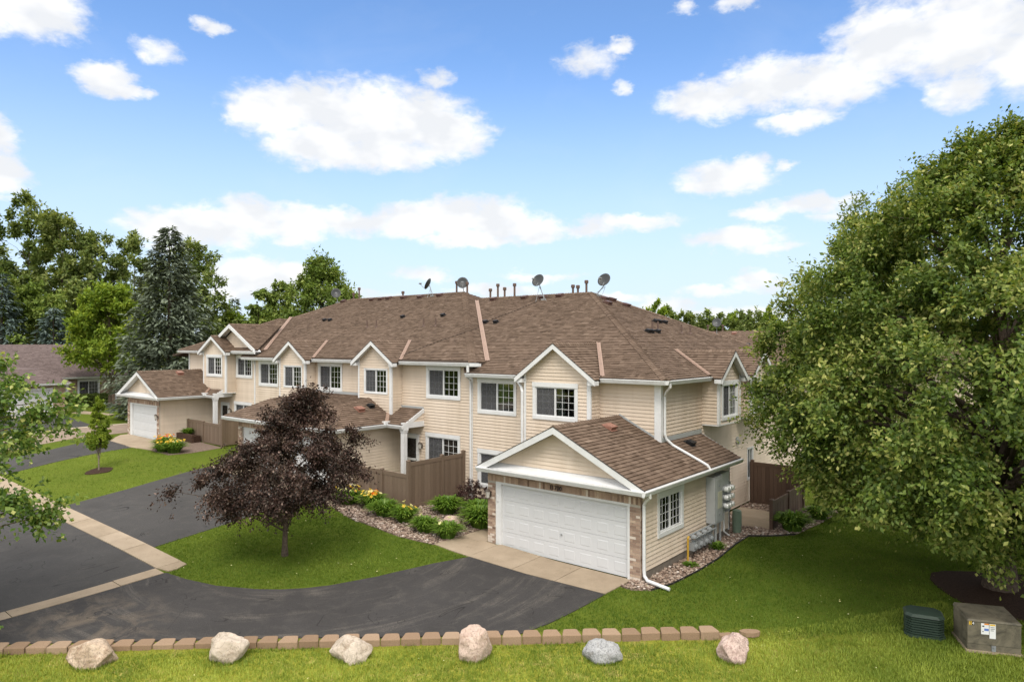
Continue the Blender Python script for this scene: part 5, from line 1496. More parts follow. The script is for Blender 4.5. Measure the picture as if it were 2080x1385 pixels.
# ---------------------------------------------------------------- meters and utility boxes
CB = thing('meter_cabinet', (.2, 5.2, .8), 'grey electric meter cabinet with nine round white meters on the garage side wall', 'meter cabinet')
fc = FX(0.0)
m = MB(); m.fbox(fc, 4.42, 5.06, .82, 2.36, .03, .34); m.build('cabinet', M_CABINET, CB)
m = MB(); m.fbox(fc, 5.065, 5.75, 1.10, 2.38, .03, .27); m.build('cabinet', M_CABINET, CB)
m = MB(); m.fbox(fc, 5.752, 6.2, .95, 1.95, .03, .16); m.build('cabinet', M_GREY, CB)
m = MB(); m.fbox(fc, 4.50, 4.98, .90, 2.28, .34, .352); m.build('cabinet_door', M_CABINET, CB)
m = MB(); m.fbox(fc, 4.62, 4.96, 1.30, 1.86, .352, .362); m.build('cover_plate', M_CABINET_Y, CB)
m = MB(); m.fbox(fc, 4.70, 4.76, 2.02, 2.12, .352, .37); m.fbox(fc, 4.70, 4.78, 1.08, 1.14, .352, .375); m.build('latch', M_GREY, CB)
for u in (5.20, 5.43, 5.66):
    for z in (1.30, 1.58, 1.86):
        m = MB(); m.lathe(fc(u, z, .27), [(.088, 0), (.088, .06), (.096, .065), (.096, .10)], 16, axis=(1, 0, 0)); o = m.build('meter', M_CABINET, CB)
        m = MB(); m.lathe(fc(u, z, .37), [(.088, 0), (.088, .10), (.078, .125), (0, .13)], 16, axis=(1, 0, 0)); m.build('meter_cover', M_METERGLASS, o, smooth=False)
m = MB(); m.tube([(.10, 4.62, .85), (.10, 4.62, -.1)], .045, 8); m.tube([(.20, 4.78, .85), (.20, 4.78, -.1)], .045, 8); m.tube([(.12, 5.35, 1.12), (.12, 5.35, .05)], .04, 8); m.each('conduit', M_CABINET, CB)
m = MB(); m.tube([(.14, 5.62, 1.12), (.14, 5.64, .3), (.22, 5.9, .12)], .03, 8); m.each('conduit', M_WHITE, CB)
GM = thing('gas_meter', (.2, 3.6, 0), 'cluster of grey gas meters with a yellow riser against the garage side wall', 'gas meter')
m = MB(); m.tube([(.22, 2.62, -.1), (.22, 2.62, .74), (.22, 2.70, .80)], .033, 10); m.build('riser', M_YELLOW, GM)
m = MB(); m.tube([(.22, 2.66, .80), (.22, 4.45, .80)], .03, 8); m.tube([(.34, 2.85, .70), (.34, 4.5, .70)], .022, 8)
for y in (2.95, 3.35, 3.75, 4.15): m.tube([(.22, y - .08, .80), (.24, y - .08, .55)], .02, 6); m.tube([(.34, y + .10, .70), (.26, y + .10, .55)], .02, 6)
m.tube([(.22, 4.45, .80), (.05, 4.5, .9)], .03, 8); m.build('pipework', M_GREY, GM)
for y in (2.95, 3.35, 3.75, 4.15):
    m = MB(); m.box(.15, .33, y - .11, y + .11, .30, .54); m.lathe((.33, y, .43), [(.085, 0), (.085, .05), (.03, .07)], 12, axis=(1, 0, 0)); m.lathe((.25, y, .54), [(.05, 0), (.05, .07), (.02, .09)], 8); o = m.build('gas_meter_body', M_GREY, GM)
    m = MB(); m.lathe((.28, y - .07, .74), [(.03, -.06), (.11, -.03), (.11, .02), (.03, .07)], 12); m.build('regulator', M_GREY, GM)
PD = MB(); PD.lathe((.18, 6.72, -.1), [(.14, 0), (.155, .38), (.15, .40), (.165, .41), (.16, .86), (.15, .93), (.09, .96), (0, .965)], 18)
o = PD.build('utility_pedestal', M_PEDESTAL, smooth=False); props(o, 'pale green utility pedestal standing in gravel beside the grey meter cabinet', 'utility box')
def rotz(p, c, a):
    x, y = p[0] - c[0], p[1] - c[1]; return (c[0] + x * math.cos(a) - y * math.sin(a), c[1] + x * math.sin(a) + y * math.cos(a), p[2])
# transformer: local frame, front faces -v
TF = thing('transformer', (8.0, 1.25, h(8, 1.3)), 'weathered khaki transformer box with white and orange warning labels', 'transformer')
ta = math.radians(23); tz = h(8, 1.3)
tfr = FR((7.69, .83, tz), (math.cos(ta), math.sin(ta), 0), (math.sin(ta), -math.cos(ta), 0))
W_, D_, H_ = 1.02, .92, .74
m = MB(); m.fbox(tfr, -.03, W_ + .03, -.2, .05, -D_ - .03, .03); m.build('pad', M_CONC, TF)
m = MB(); m.fbox(tfr, 0, W_, .05, .19, -D_, .0)
m.build('base', M_TRAFO, TF)
m = MB()
m.hexa([tfr(0, .195, -D_), tfr(W_, .195, -D_), tfr(W_, .195, .012), tfr(0, .195, .012), tfr(0, H_ - .05, -D_), tfr(W_, H_ - .05, -D_), tfr(W_, H_ - .05, .012), tfr(0, H_ - .05, .012)]); m.build('tank', M_TRAFO, TF)
m = MB(); m.hexa([tfr(-.015, H_ - .05, -D_ - .015), tfr(W_ + .015, H_ - .05, -D_ - .015), tfr(W_ + .015, H_ - .05, .03), tfr(-.015, H_ - .05, .03), tfr(.01, H_ + .02, -D_), tfr(W_ - .01, H_ + .02, -D_), tfr(W_ - .01, H_ - .01, .01), tfr(.01, H_ - .01, .01)]); m.build('lid', M_TRAFO, TF)
m = MB(); m.fbox(tfr, .46, .54, .06, .18, 0, .025); m.lathe(tfr(.50, .16, .02), [(.02, 0), (.02, .03)], 8, axis=tfr.N); m.build('latch', M_GREY, TF)
m = MB(); m.fbox(tfr, .26, .41, .42, .66, .012, .016); o = m.build('warning_label', M_LABEL, TF)
m = MB(); m.fbox(tfr, .32, .41, .63, .66, .0165, .018); m.build('label_header', M_ORANGE, o)
m = MB(); m.fbox(tfr, .28, .32, .585, .61, .0165, .018); m.fbox(tfr, .28, .31, .47, .485, .0165, .018); m.build('label_ink', M_INK, o)
m = MB(); m.fbox(tfr, .32, .405, .50, .55, .0165, .018); m.build('label_ink', M_BLUEINK, o)
m = MB(); m.fbox(tfr, .42, .54, .34, .66, .012, .016); o = m.build('warning_label', M_LABEL, TF)
m = MB(); m.fbox(tfr, .43, .53, .62, .655, .0165, .018); m.build('label_header', M_AMBER, o)
m = MB(); m.fbox(tfr, .44, .52, .58, .59, .0165, .018); m.fbox(tfr, .44, .52, .545, .555, .0165, .018); m.fbox(tfr, .44, .50, .51, .52, .0165, .018); m.build('label_ink', M_INK, o)
m = MB(); m.fbox(tfr, .03, .082, .60, .69, .012, .016); m.fbox(tfr, .082, .135, .60, .69, .012, .016, .5, 1); o = m.build('number_plate', [M_AMBER, M_INK], TF)
for ch, u, mm in (('3', .035, M_INK), ('4', .085, M_LABEL)):
    c_ = bpy.data.curves.new('digit', 'FONT'); c_.body = ch; c_.size = .09; c_.extrude = .001
    q = bpy.data.objects.new('digit', c_); COL.objects.link(q); dgx = bpy.context.evaluated_depsgraph_get()
    me = bpy.data.meshes.new_from_object(q.evaluated_get(dgx)); bpy.data.objects.remove(q); me.materials.clear(); me.materials.append(mm)
    me.transform(Matrix.Rotation(math.radians(90), 4, 'X')); me.transform(Matrix.Rotation(ta, 4, 'Z')); me.transform(Matrix.Translation(Vector(tfr(u, .612, .018)) - TF.location))
    q = bpy.data.objects.new('digit', me); COL.objects.link(q); q.parent = o
# ribbed green utility box
gz = h(6.8, 1.2)
GB = thing('utility_box', (6.8, 1.2, gz), 'dark green ribbed utility box on the lawn left of the transformer', 'utility box')
gfr = FR((6.48, .92, gz), (math.cos(.27), math.sin(.27), 0), (math.sin(.27), -math.cos(.27), 0))
def octo(u0, u1, d0, d1, z, c): return [gfr(u0 + c, z, d1), gfr(u1 - c, z, d1), gfr(u1, z, d1 - c), gfr(u1, z, d0 + c), gfr(u1 - c, z, d0), gfr(u0 + c, z, d0), gfr(u0, z, d0 + c), gfr(u0, z, d1 - c)]
m = MB(); m.prism(octo(-.03, .81, -.68, .03, -.1, .12), (0, 0, .16)); m.build('base', M_GREENBOX, GB)
m = MB(); m.prism(octo(.05, .73, -.60, -.05, .06, .09), (0, 0, .42)); m.build('body', M_GREENBOX, GB)
for k in range(7):
    m = MB(); m.prism(octo(0, .78, -.65, 0, .085 + k * .056, .11), (0, 0, .026)); m.build('louvre', M_GREENBOX, GB)
m = MB(); P0 = octo(-.02, .80, -.67, .02, .475, .12); P1 = octo(.03, .75, -.62, -.03, .535, .12)
m.solid(P0 + P1, [tuple(range(7, -1, -1)), tuple(range(8, 16))] + [(k, (k + 1) % 8, 8 + (k + 1) % 8, 8 + k) for k in range(8)]); m.build('lid', M_GREENBOX, GB)

# ---------------------------------------------------------------- block edging and boulders
BE = thing('block_edging', (-3, -7.2, 0), 'low row of tan concrete blocks edging the driveway behind the boulders', 'edging')
rb = random.Random(21); t_ = -4.6
while t_ < 16.2:
    s0 = .30 + rb.uniform(-.012, .012); w2 = .222; z1 = .035 + rb.uniform(-.006, .006) + .004 * max(0, t_)
    a = rb.uniform(-.02, .02)
    def bp(x, y): # x along the row, y towards the grass
        return rowpt(t_ + x * math.cos(a) - y * math.sin(a), s0 + y * math.cos(a) + x * math.sin(a))
    base = [bp(*q) for q in ((-w2, -.02), (-w2 + .035, 0), (w2 - .035, 0), (w2, -.02), (w2 - .02, -.14), (w2 - .06, -.335), (w2 - .11, -.36), (-w2 + .11, -.36), (-w2 + .06, -.335), (-w2 + .02, -.14))]
    m = MB(); tt = min(1, max(0, rb.gauss(.5, .25)))
    top = z1
    m.prism([(x, y, -.3) for x, y in base], (0, 0, top + .3 - .012), tt)
    c = bp(0, -.18)
    ins = [(c[0] + (x - c[0]) * .955, c[1] + (y - c[1]) * .955) for x, y in base]
    n = len(base)
    m.solid([(x, y, top - .012) for x, y in base] + [(x, y, top) for x, y in ins], [(k, (k + 1) % n, n + (k + 1) % n, n + k) for k in range(n)] + [tuple(range(n, 2 * n))], tt)
    m.build('block', M_BLOCK, BE)
    t_ += .462
def flat_stone(x, y, rx, ry, ang, label):
    m = MB(); n = 9; rr = [1 + random.uniform(-.12, .12) for _ in range(n)]
    P = [rotz((x + rx * rr[k] * math.cos(2 * math.pi * k / n), y + ry * rr[k] * math.sin(2 * math.pi * k / n), h(x, y) - .05), (x, y), ang) for k in range(n)]
    m.prism(P, (0, 0, .10)); o = m.build('flat_stone', M_BLOCK); props(o, label, 'stone', 'flat stones at the end of the edging')
flat_stone(3.22, -1.75, .22, .14, .7, 'small flat tan stone just behind the rose boulder')
flat_stone(3.62, -1.30, .26, .13, .7, 'last flat stone beyond the rose boulder at the end of the edging')
def boulder(x, y, wd, dp, ht, m, seed, label, rot=.735, lump=.22, group='boulders in front of the block edging', tilt=0.0, flat=0.0):
    bm = bmesh.new(); bmesh.ops.create_icosphere(bm, subdivisions=5, radius=1)
    off = Vector((seed * 3.7, seed * 1.3, seed * 5.1))
    # cut facets with random planes
    rr = random.Random(seed)
    planes = []
    for _ in range(16):
        n = Vector((rr.gauss(0, 1), rr.gauss(0, 1), rr.gauss(.1, .8))).normalized(); planes.append((n, rr.uniform(.66, .92)))
    for v in bm.verts:
        p = v.co.copy()
        for n, d in planes:
            e = p.dot(n) - d
            if e > 0: p -= n * e * .90
        k = 1 + lump * (mnoise.noise(p * 1.1 + off)) + .085 * mnoise.noise(p * 2.7 + off) + .04 * mnoise.noise(p * 6 + off) + .018 * mnoise.noise(p * 16 + off)
        p = p * k
        if p.z < -.55: p.z = -.55 + (p.z + .55) * .3
        v.co = p
    zmin = min(v.co.z for v in bm.verts); zmax = max(v.co.z for v in bm.verts)
    xm = max(abs(v.co.x) for v in bm.verts); ym = max(abs(v.co.y) for v in bm.verts)
    M_ = Matrix.Rotation(rot, 4, 'Z') @ Matrix.Rotation(tilt, 4, 'Y') @ Matrix.Diagonal((wd / 2 / xm, dp / 2 / ym, (ht + .08) / (zmax - zmin), 1)) @ Matrix.Translation((0, 0, -zmin))
    bm.transform(M_)
    for f_ in bm.faces: f_.smooth = True
    me = bpy.data.meshes.new('boulder'); bm.to_mesh(me); bm.free(); me.materials.append(m)
    o = bpy.data.objects.new('boulder', me); COL.objects.link(o); o.location = (x, y, h(x, y) - .11)
    props(o, label, 'boulder', group)
boulder(-6.92, -11.62, 1.121, 0.712, 0.557, R_TAN, 3, 'long tan boulder with a broken dark underside, first from the left', .62, tilt=-.10)
boulder(-4.92, -9.66, 0.997, 0.760, 0.557, R_CREAM, 8, 'cream boulder with a notched top, second from the left')
boulder(-2.80, -7.92, 0.950, 0.741, 0.518, R_CREAM, 14, 'blocky cream boulder between the cream one and the tall one')
boulder(-.72, -6.14, 0.760, 0.665, 0.710, R_PINK, 5, 'tall rounded pinkish boulder, the tallest of the row', lump=.10)
boulder(1.48, -4.40, 0.874, 0.665, 0.451, R_GREY, 17, 'speckled grey granite boulder in front of the edging', lump=.08)
boulder(3.68, -2.66, 0.779, 0.703, 0.595, R_ROSE, 23, 'rose coloured boulder at the right end of the edging', tilt=.22)
boulder(-7.93, .50, 0.741, 0.475, 0.346, R_PINK, 31, 'pinkish boulder among the lilies in the flower bed', .6, group=None)

# ---------------------------------------------------------------- gravel beds
def stones(name, polys, dens, size, m, label, zo=.02, seed=4):
    rng = np.random.default_rng(seed)
    V0 = np.array([(1, 0, 0), (0, 1, 0), (-1, 0, 0), (0, -1, 0), (0, 0, 1), (0, 0, -1), (.6, .6, .5), (-.6, .6, .5), (-.6, -.6, .5), (.6, -.6, .5)], float)
    from_f = [(0, 6, 9), (9, 6, 4), (6, 7, 4), (7, 8, 4), (8, 9, 4), (0, 1, 6), (1, 7, 6), (1, 2, 7), (2, 8, 7), (2, 3, 8), (3, 9, 8), (3, 0, 9), (0, 5, 1), (1, 5, 2), (2, 5, 3), (3, 5, 0)]
    F0 = np.array(from_f)
    pts = []
    for p in polys:
        a = np.array(p); lo, hi = a.min(0), a.max(0); n = int((hi[0] - lo[0]) * (hi[1] - lo[1]) * dens)
        X = rng.uniform(lo[0], hi[0], n); Y = rng.uniform(lo[1], hi[1], n); k = inside(p, X, Y)
        for q in HARD:
            if len(q) > 2: k &= ~inside(q, X, Y)
        pts.append(np.stack([X[k], Y[k]], 1))
    P = np.concatenate(pts); n = len(P)
    S = rng.uniform(.6, 1.5, (n, 1)) * size * rng.uniform(.65, 1.25, (n, 3)) * np.array([1.15, 1.0, .62])
    A = rng.uniform(0, 6.28, n); ca, sa = np.cos(A), np.sin(A)
    L = V0[None] * S[:, None, :] * (1 + rng.uniform(-.15, .15, (n, len(V0), 1)))
    x = L[..., 0] * ca[:, None] - L[..., 1] * sa[:, None]; y = L[..., 0] * sa[:, None] + L[..., 1] * ca[:, None]
    Z = np.array([h(a, b) for a, b in P]) + zo + rng.uniform(-.01, .03, n)
    V = np.stack([x + P[:, :1], y + P[:, 1:], L[..., 2] + Z[:, None]], -1).reshape(-1, 3)
    F = (F0[None] + (np.arange(n) * len(V0))[:, None, None]).reshape(-1, 3)
    T = np.repeat(np.clip(rng.normal(.45, .26, n), 0, 1), len(F0))
    o = fastmesh(name, V, F, T, m); props(o, label, None, None, 'stuff')
    return o
def fastmesh(name, V, F, T, m, parent=None, link_=True):
    me = bpy.data.meshes.new(name)
    V = np.asarray(V, np.float32); F = np.asarray(F, np.int32); k = F.shape[1]
    me.vertices.add(len(V)); me.vertices.foreach_set('co', V.ravel())
    me.loops.add(F.size); me.loops.foreach_set('vertex_index', F.ravel())
    me.polygons.add(len(F)); me.polygons.foreach_set('loop_start', np.arange(0, F.size, k, dtype=np.int32))
    try: me.polygons.foreach_set('loop_total', np.full(len(F), k, dtype=np.int32))
    except Exception: pass
    at = me.attributes.new('tint', 'FLOAT', 'FACE'); at.data.foreach_set('value', np.asarray(T, np.float32))
    me.materials.append(m); me.update(calc_edges=True); me.validate()
    if not link_: return me
    o = bpy.data.objects.new(name, me); COL.objects.link(o)
    if parent: o.parent = parent
    return o
BED1 = [(-12.6, -1.45), (-10.69, -1.90), (-9.64, -1.86), (-8.14, -1.88), (-6.80, -1.58), (-6.78, 0), (-6.75, 1.2), (-5.78, 1.3), (-5.8, 3.55), (-10.2, 3.55), (-10.2, .5), (-14.1, .5), (-14.15, -.05)]
BED2 = [(-.26, -.62), (.11, -.66), (.54, -.35), (.75, .45), (.84, 1.91), (.83, 3.46), (.66, 5.37), (.64, 6.55), (1.25, 7.05), (1.86, 7.8), (1.95, 8.73), (2.1, 9.99), (2.2, 12.5), (-1.2, 12.5), (-1.2, 6.45), (.0, 6.4), (0, .05), (-.28, -.05)]
sheet('gravel_bed', BED1, M_MULCHBASE, .014, 'gravel covered flower bed in front of the brown fence', hard=True)
sheet('gravel_bed', BED2, M_MULCHBASE, .014, 'gravel covered strip along the side of the nearest garage', hard=True)
_h = list(HARD); HARD[:] = [q for q in HARD if q is not BED1 and q is not BED2]
stones('gravel', [BED1, [(-.28, -.62), (.11, -.66), (.54, -.35), (.75, .45), (.84, 1.91), (.83, 3.46), (.66, 5.37), (.64, 6.55), (1.25, 7.05), (1.86, 7.8), (1.95, 8.73), (2.1, 9.99), (2.2, 12.5), (-1.2, 12.5), (-1.2, 6.45), (.0, 6.4), (0, .05), (-.28, -.05)]], 230, .044, M_STONE, 'pinkish tan river stones covering the flower beds beside the nearest garage')
HARD[:] = _h
sheet('gravel_bed', [(-26.4, -1.4), (-30.0, -1.5), (-30.7, .2), (-30.7, 1.6), (-26.6, 1.6), (-26.2, -.2)], M_MULCHBASE, .014, 'mulched bed beside the farthest garage', hard=True)
edge = MB(); ep = [(x, y, h(x, y) + .045) for x, y in ((.54, -.36), (.76, .45), (.855, 1.91), (.845, 3.46), (.675, 5.37), (.65, 6.56), (1.26, 7.04), (1.87, 7.8))]
edge.tube(ep, .022, 6); o = edge.build('bed_edging', M_BLACK); props(o, 'black plastic edging between the gravel strip and the shaded lawn', 'edging')
PB = thing('planter_box', (-30.3, 2.2, 1.2), 'dark timber planter against the side wall of the farthest garage', 'planter')
for k in range(3):
    m = MB(); z = 1.12 + k * .17; m.box(-30.86, -29.0, 1.05, 1.20, z, z + .15); m.build('timber', M_WOOD, PB)
m = MB(); m.box(-30.84, -29.05, 1.20, 1.60, 1.0, 1.52); m.build('soil', M_BARKMULCH, PB)
def mulch_ring(x, y, rx, ry, label):
    pl_ = [(x + rx * (1 + .1 * math.sin(3 * a)) * math.cos(a), y + ry * (1 + .08 * math.cos(4 * a)) * math.sin(a)) for a in [k * 2 * math.pi / 20 for k in range(20)]]
    sheet('mulch', pl_, M_BARKMULCH, .03, label)
    return pl_
ring1 = mulch_ring(-25.75, -4.85, .62, .55, 'round patch of dark bark mulch round the young tree')
ring2 = mulch_ring(8.3, 5.6, 2.0, 1.9, 'dark bark mulch under the big tree')
rng_ = np.random.default_rng(2)

# ---------------------------------------------------------------- foliage
def unit(a): return a / np.maximum(np.linalg.norm(a, axis=-1, keepdims=True), 1e-9)
def leaf_arrays(P, D, N, L, W, fold=.12):
    D = unit(D); S = unit(np.cross(D, N)); N2 = np.cross(S, D)
    L = L[:, None]; W = W[:, None]
    mid = P + D * L * .5
    a = P; b = mid + S * W * .5 + N2 * W * fold; c = P + D * L; d = mid - S * W * .5 + N2 * W * fold
    n = len(P)
    V = np.stack([a, b, c, d], 1).reshape(-1, 3)
    i = np.arange(n)[:, None] * 4
    F = np.concatenate([i + np.array([[0, 1, 2]]), i + np.array([[0, 2, 3]])], 1).reshape(-1, 3)
    return V, F
def twig_tubes(mb, a, b, r0, r1, sag, n=5, sides=5, wob=.0, rnd=random):
    a, b = Vector(a), Vector(b); pts = []; rs = []
    for k in range(n + 1):
        t = k / n; p = a.lerp(b, t); p.z += sag * math.sin(math.pi * t) * (b - a).length
        if 0 < k < n: p += Vector((rnd.uniform(-wob, wob), rnd.uniform(-wob, wob), rnd.uniform(-wob, wob)))
        pts.append(p); rs.append(r0 + (r1 - r0) * t)
    mb.tube(pts, rs, sides)

def tree(name, pos, hgt, base, rmax, prof, puffs, twigs, leaves, leaf, m, bark, trunk_r, label, seed, group=None, droop=.15, off=((0, 0), (0, 0)), pr=.24, limbs=40, spread=.85, inner=.45, lobes=.22, tintm=.42, hidden_frac=0.0, twig_len=1.0, cat='tree', tdev=.2, upb=.35, sag=.06, litter=0.0, clear=None, extra=(), tip=.14):
    rng = np.random.default_rng(seed); rnd = random.Random(seed)
    x, y = pos; z0 = h(x, y)
    offa, offb = off
    t = thing(name, (x, y, z0), label, cat, group)
    pz = np.array([p for p, _ in prof]); pv = np.array([v for _, v in prof])
    C = []
    ph = rng.uniform(0, 6.28, 4)
    tries = 0
    while len(C) < puffs and tries < puffs * 40:
        tries += 1
        zf = rng.uniform(0, 1); R = np.interp(zf, pz, pv)
        if rng.uniform(0, pv.max()) > R + .12: continue
        az = rng.uniform(0, 2 * np.pi)
        k = 1 + lobes * np.sin(3 * az + ph[0] + zf * 5) * .6 + lobes * np.sin(5 * az + ph[1] - zf * 7) * .5 + lobes * .5 * np.sin(9 * az + ph[2] + zf * 13)
        r = rmax * R * k * rng.uniform(inner ** 2, 1) ** .5
        c = np.array([x + offa[0] + (offb[0] - offa[0]) * zf + r * np.cos(az), y + offa[1] + (offb[1] - offa[1]) * zf + r * np.sin(az), z0 + base + zf * (hgt - base)])
        if clear and clear(c): continue
        C.append(c)
    for e_ in extra: C.append(np.array(e_, float))
    C = np.array(C); n = len(C)
    ctr = np.array([x + (offa[0] + offb[0]) * .5, y + (offa[1] + offb[1]) * .5, z0 + base + .42 * (hgt - base)])
    out = unit(C - ctr)
    sz = rmax * pr * rng.uniform(.65, 1.3, n)
    # twigs
    ti = np.repeat(np.arange(n), twigs)
    td = unit(out[ti] * spread + np.array([0, 0, upb]) + rng.normal(0, .62, (len(ti), 3)))
    tl = sz[ti] * rng.uniform(.7, 1.45, len(ti)) * twig_len
    tp = C[ti] - td * (tl * .35)[:, None] + rng.normal(0, .22, (len(ti), 3)) * sz[ti][:, None]
    # leaves
    li = np.repeat(np.arange(len(ti)), leaves)
    u = rng.uniform(.05, 1, len(li)) ** .8
    LP = tp[li] + td[li] * (tl[li] * u)[:, None] + rng.normal(0, .10, (len(li), 3)) * (tl[li] * (1.15 - u * .7))[:, None]
    LP[:, 2] -= droop * tl[li] * u ** 2
    LD = unit(td[li] * .55 + rng.normal(0, .62, (len(li), 3)) + np.array([0, 0, -droop * 1.6]))
    LN = unit(rng.normal(0, .55, (len(li), 3)) + np.array([0, 0, .8]) + out[ti[li]] * .45)
    Ls = leaf[0] * rng.uniform(.6, 1.35, len(li)); Ws = leaf[1] * rng.uniform(.6, 1.3, len(li))
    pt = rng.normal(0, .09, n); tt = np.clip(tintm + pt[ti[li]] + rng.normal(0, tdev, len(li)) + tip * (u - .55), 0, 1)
    V, F = leaf_arrays(LP, LD, LN, Ls, Ws)
    V = V - np.array([x, y, z0])
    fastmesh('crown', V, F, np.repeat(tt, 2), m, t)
    # trunk and limbs
    mb = MB(); topz = z0 + base + (hgt - base) * .72
    tr = []
    for k in range(9):
        f_ = k / 8; tr.append(Vector((x + offb[0] * f_ ** 1.5 * .5 + rnd.uniform(-.3, .3) * trunk_r * (k > 0), y + offb[1] * f_ ** 1.5 * .5 + rnd.uniform(-.3, .3) * trunk_r * (k > 0), z0 - .15 + (topz - z0) * f_)))
    mb.tube(tr, [trunk_r * (1.35 if k == 0 else 1) * (1 - .85 * (k / 8)) for k in range(9)], 10)
    order = list(range(n - len(extra))); rnd.shuffle(order); order = list(range(n - len(extra), n)) + order
    for i in order[:limbs]:
        c = Vector(C[i]); f_ = min(.95, max(.12, (c.z - z0) / (topz - z0) - rnd.uniform(.12, .38)))
        k = f_ * 8; a = tr[int(k)].lerp(tr[min(8, int(k) + 1)], k - int(k))
        if a.z < z0 + base * .75: a = a.lerp(tr[4], .25)
        L_ = (c - a).length
        twig_tubes(mb, a, c, max(.012, trunk_r * .34 * (1 - f_ * .75)), max(.006, trunk_r * .05), sag, 5, 5, L_ * .03, rnd)
    mb.build('trunk', bark, t)
    return t

BROAD = [(0, .55), (.12, .85), (.3, 1), (.5, .95), (.7, .72), (.86, .42), (1, .10)]
OVAL = [(0, .45), (.2, .85), (.45, 1), (.7, .8), (.88, .48), (1, .12)]
TALL = [(0, .35), (.2, .7), (.5, 1), (.75, .85), (.92, .5), (1, .15)]

# the big linden at the right
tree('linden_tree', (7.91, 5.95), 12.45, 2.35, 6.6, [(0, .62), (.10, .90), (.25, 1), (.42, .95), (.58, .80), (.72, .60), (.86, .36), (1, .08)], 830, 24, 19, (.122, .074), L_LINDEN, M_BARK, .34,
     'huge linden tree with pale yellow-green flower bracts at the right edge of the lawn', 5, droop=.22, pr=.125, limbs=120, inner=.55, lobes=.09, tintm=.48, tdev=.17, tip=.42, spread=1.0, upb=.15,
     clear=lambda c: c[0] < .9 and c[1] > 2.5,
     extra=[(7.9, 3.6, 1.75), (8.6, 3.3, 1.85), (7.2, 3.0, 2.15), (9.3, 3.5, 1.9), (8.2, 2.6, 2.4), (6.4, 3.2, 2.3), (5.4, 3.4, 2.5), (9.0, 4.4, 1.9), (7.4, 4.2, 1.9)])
# purple ornamental tree on the island lawn
tree('purple_tree', (-9.33, -5.45), 5.05, 1.8, 2.38, [(0, .58), (.10, .92), (.28, 1), (.44, .84), (.6, .52), (.8, .36), (1, .12)], 185, 19, 19, (.085, .048), L_PURPLE, M_BARK, .095,
     'dark purple leaved ornamental tree on the lawn between two driveways', 12, droop=.3, off=((-.30, -.25), (.55, .45)), pr=.19, limbs=60, inner=.35, lobes=.28, tintm=.40, tdev=.25, spread=1.05, twig_len=1.15,
     extra=[(-10.9, -6.5, 1.8), (-10.6, -6.5, 1.7), (-10.4, -6.5, 1.6), (-7.6, -4.3, 3.0), (-7.3, -4.1, 2.8)])
# maple at the left edge
tree('maple_tree', (-11.6, -15.7), 8.5, 1.6, 4.15, BROAD, 300, 16, 16, (.115, .10), L_MAPLE, M_BARK, .16,
     'green maple reaching into the picture from the left edge', 31, droop=.25, pr=.15, limbs=70, inner=.45, lobes=.24, tintm=.45, tdev=.22, spread=1.1,
     extra=[(-9.15, -11.9, 3.0), (-9.05, -12.0, 2.8), (-9.4, -12.3, 3.1), (-9.7, -12.8, 3.3), (-8.75, -11.85, 5.0), (-8.65, -11.8, 5.5), (-9.0, -12.2, 5.2), (-9.3, -12.6, 5.6), (-9.2, -12.4, 4.6), (-9.45, -13.25, .95)])
tree('young_tree', (-25.9, -4.8), 3.3, 1.05, .46, [(0, .7), (.2, 1), (.5, .85), (.8, .5), (1, .12)], 110, 14, 16, (.07, .042), L_LOCUST, M_BARK_PALE, .035,
     'slender young tree standing in a small mulch ring', 44, pr=.3, limbs=25, inner=.2, tintm=.58, lobes=.1, upb=.6)
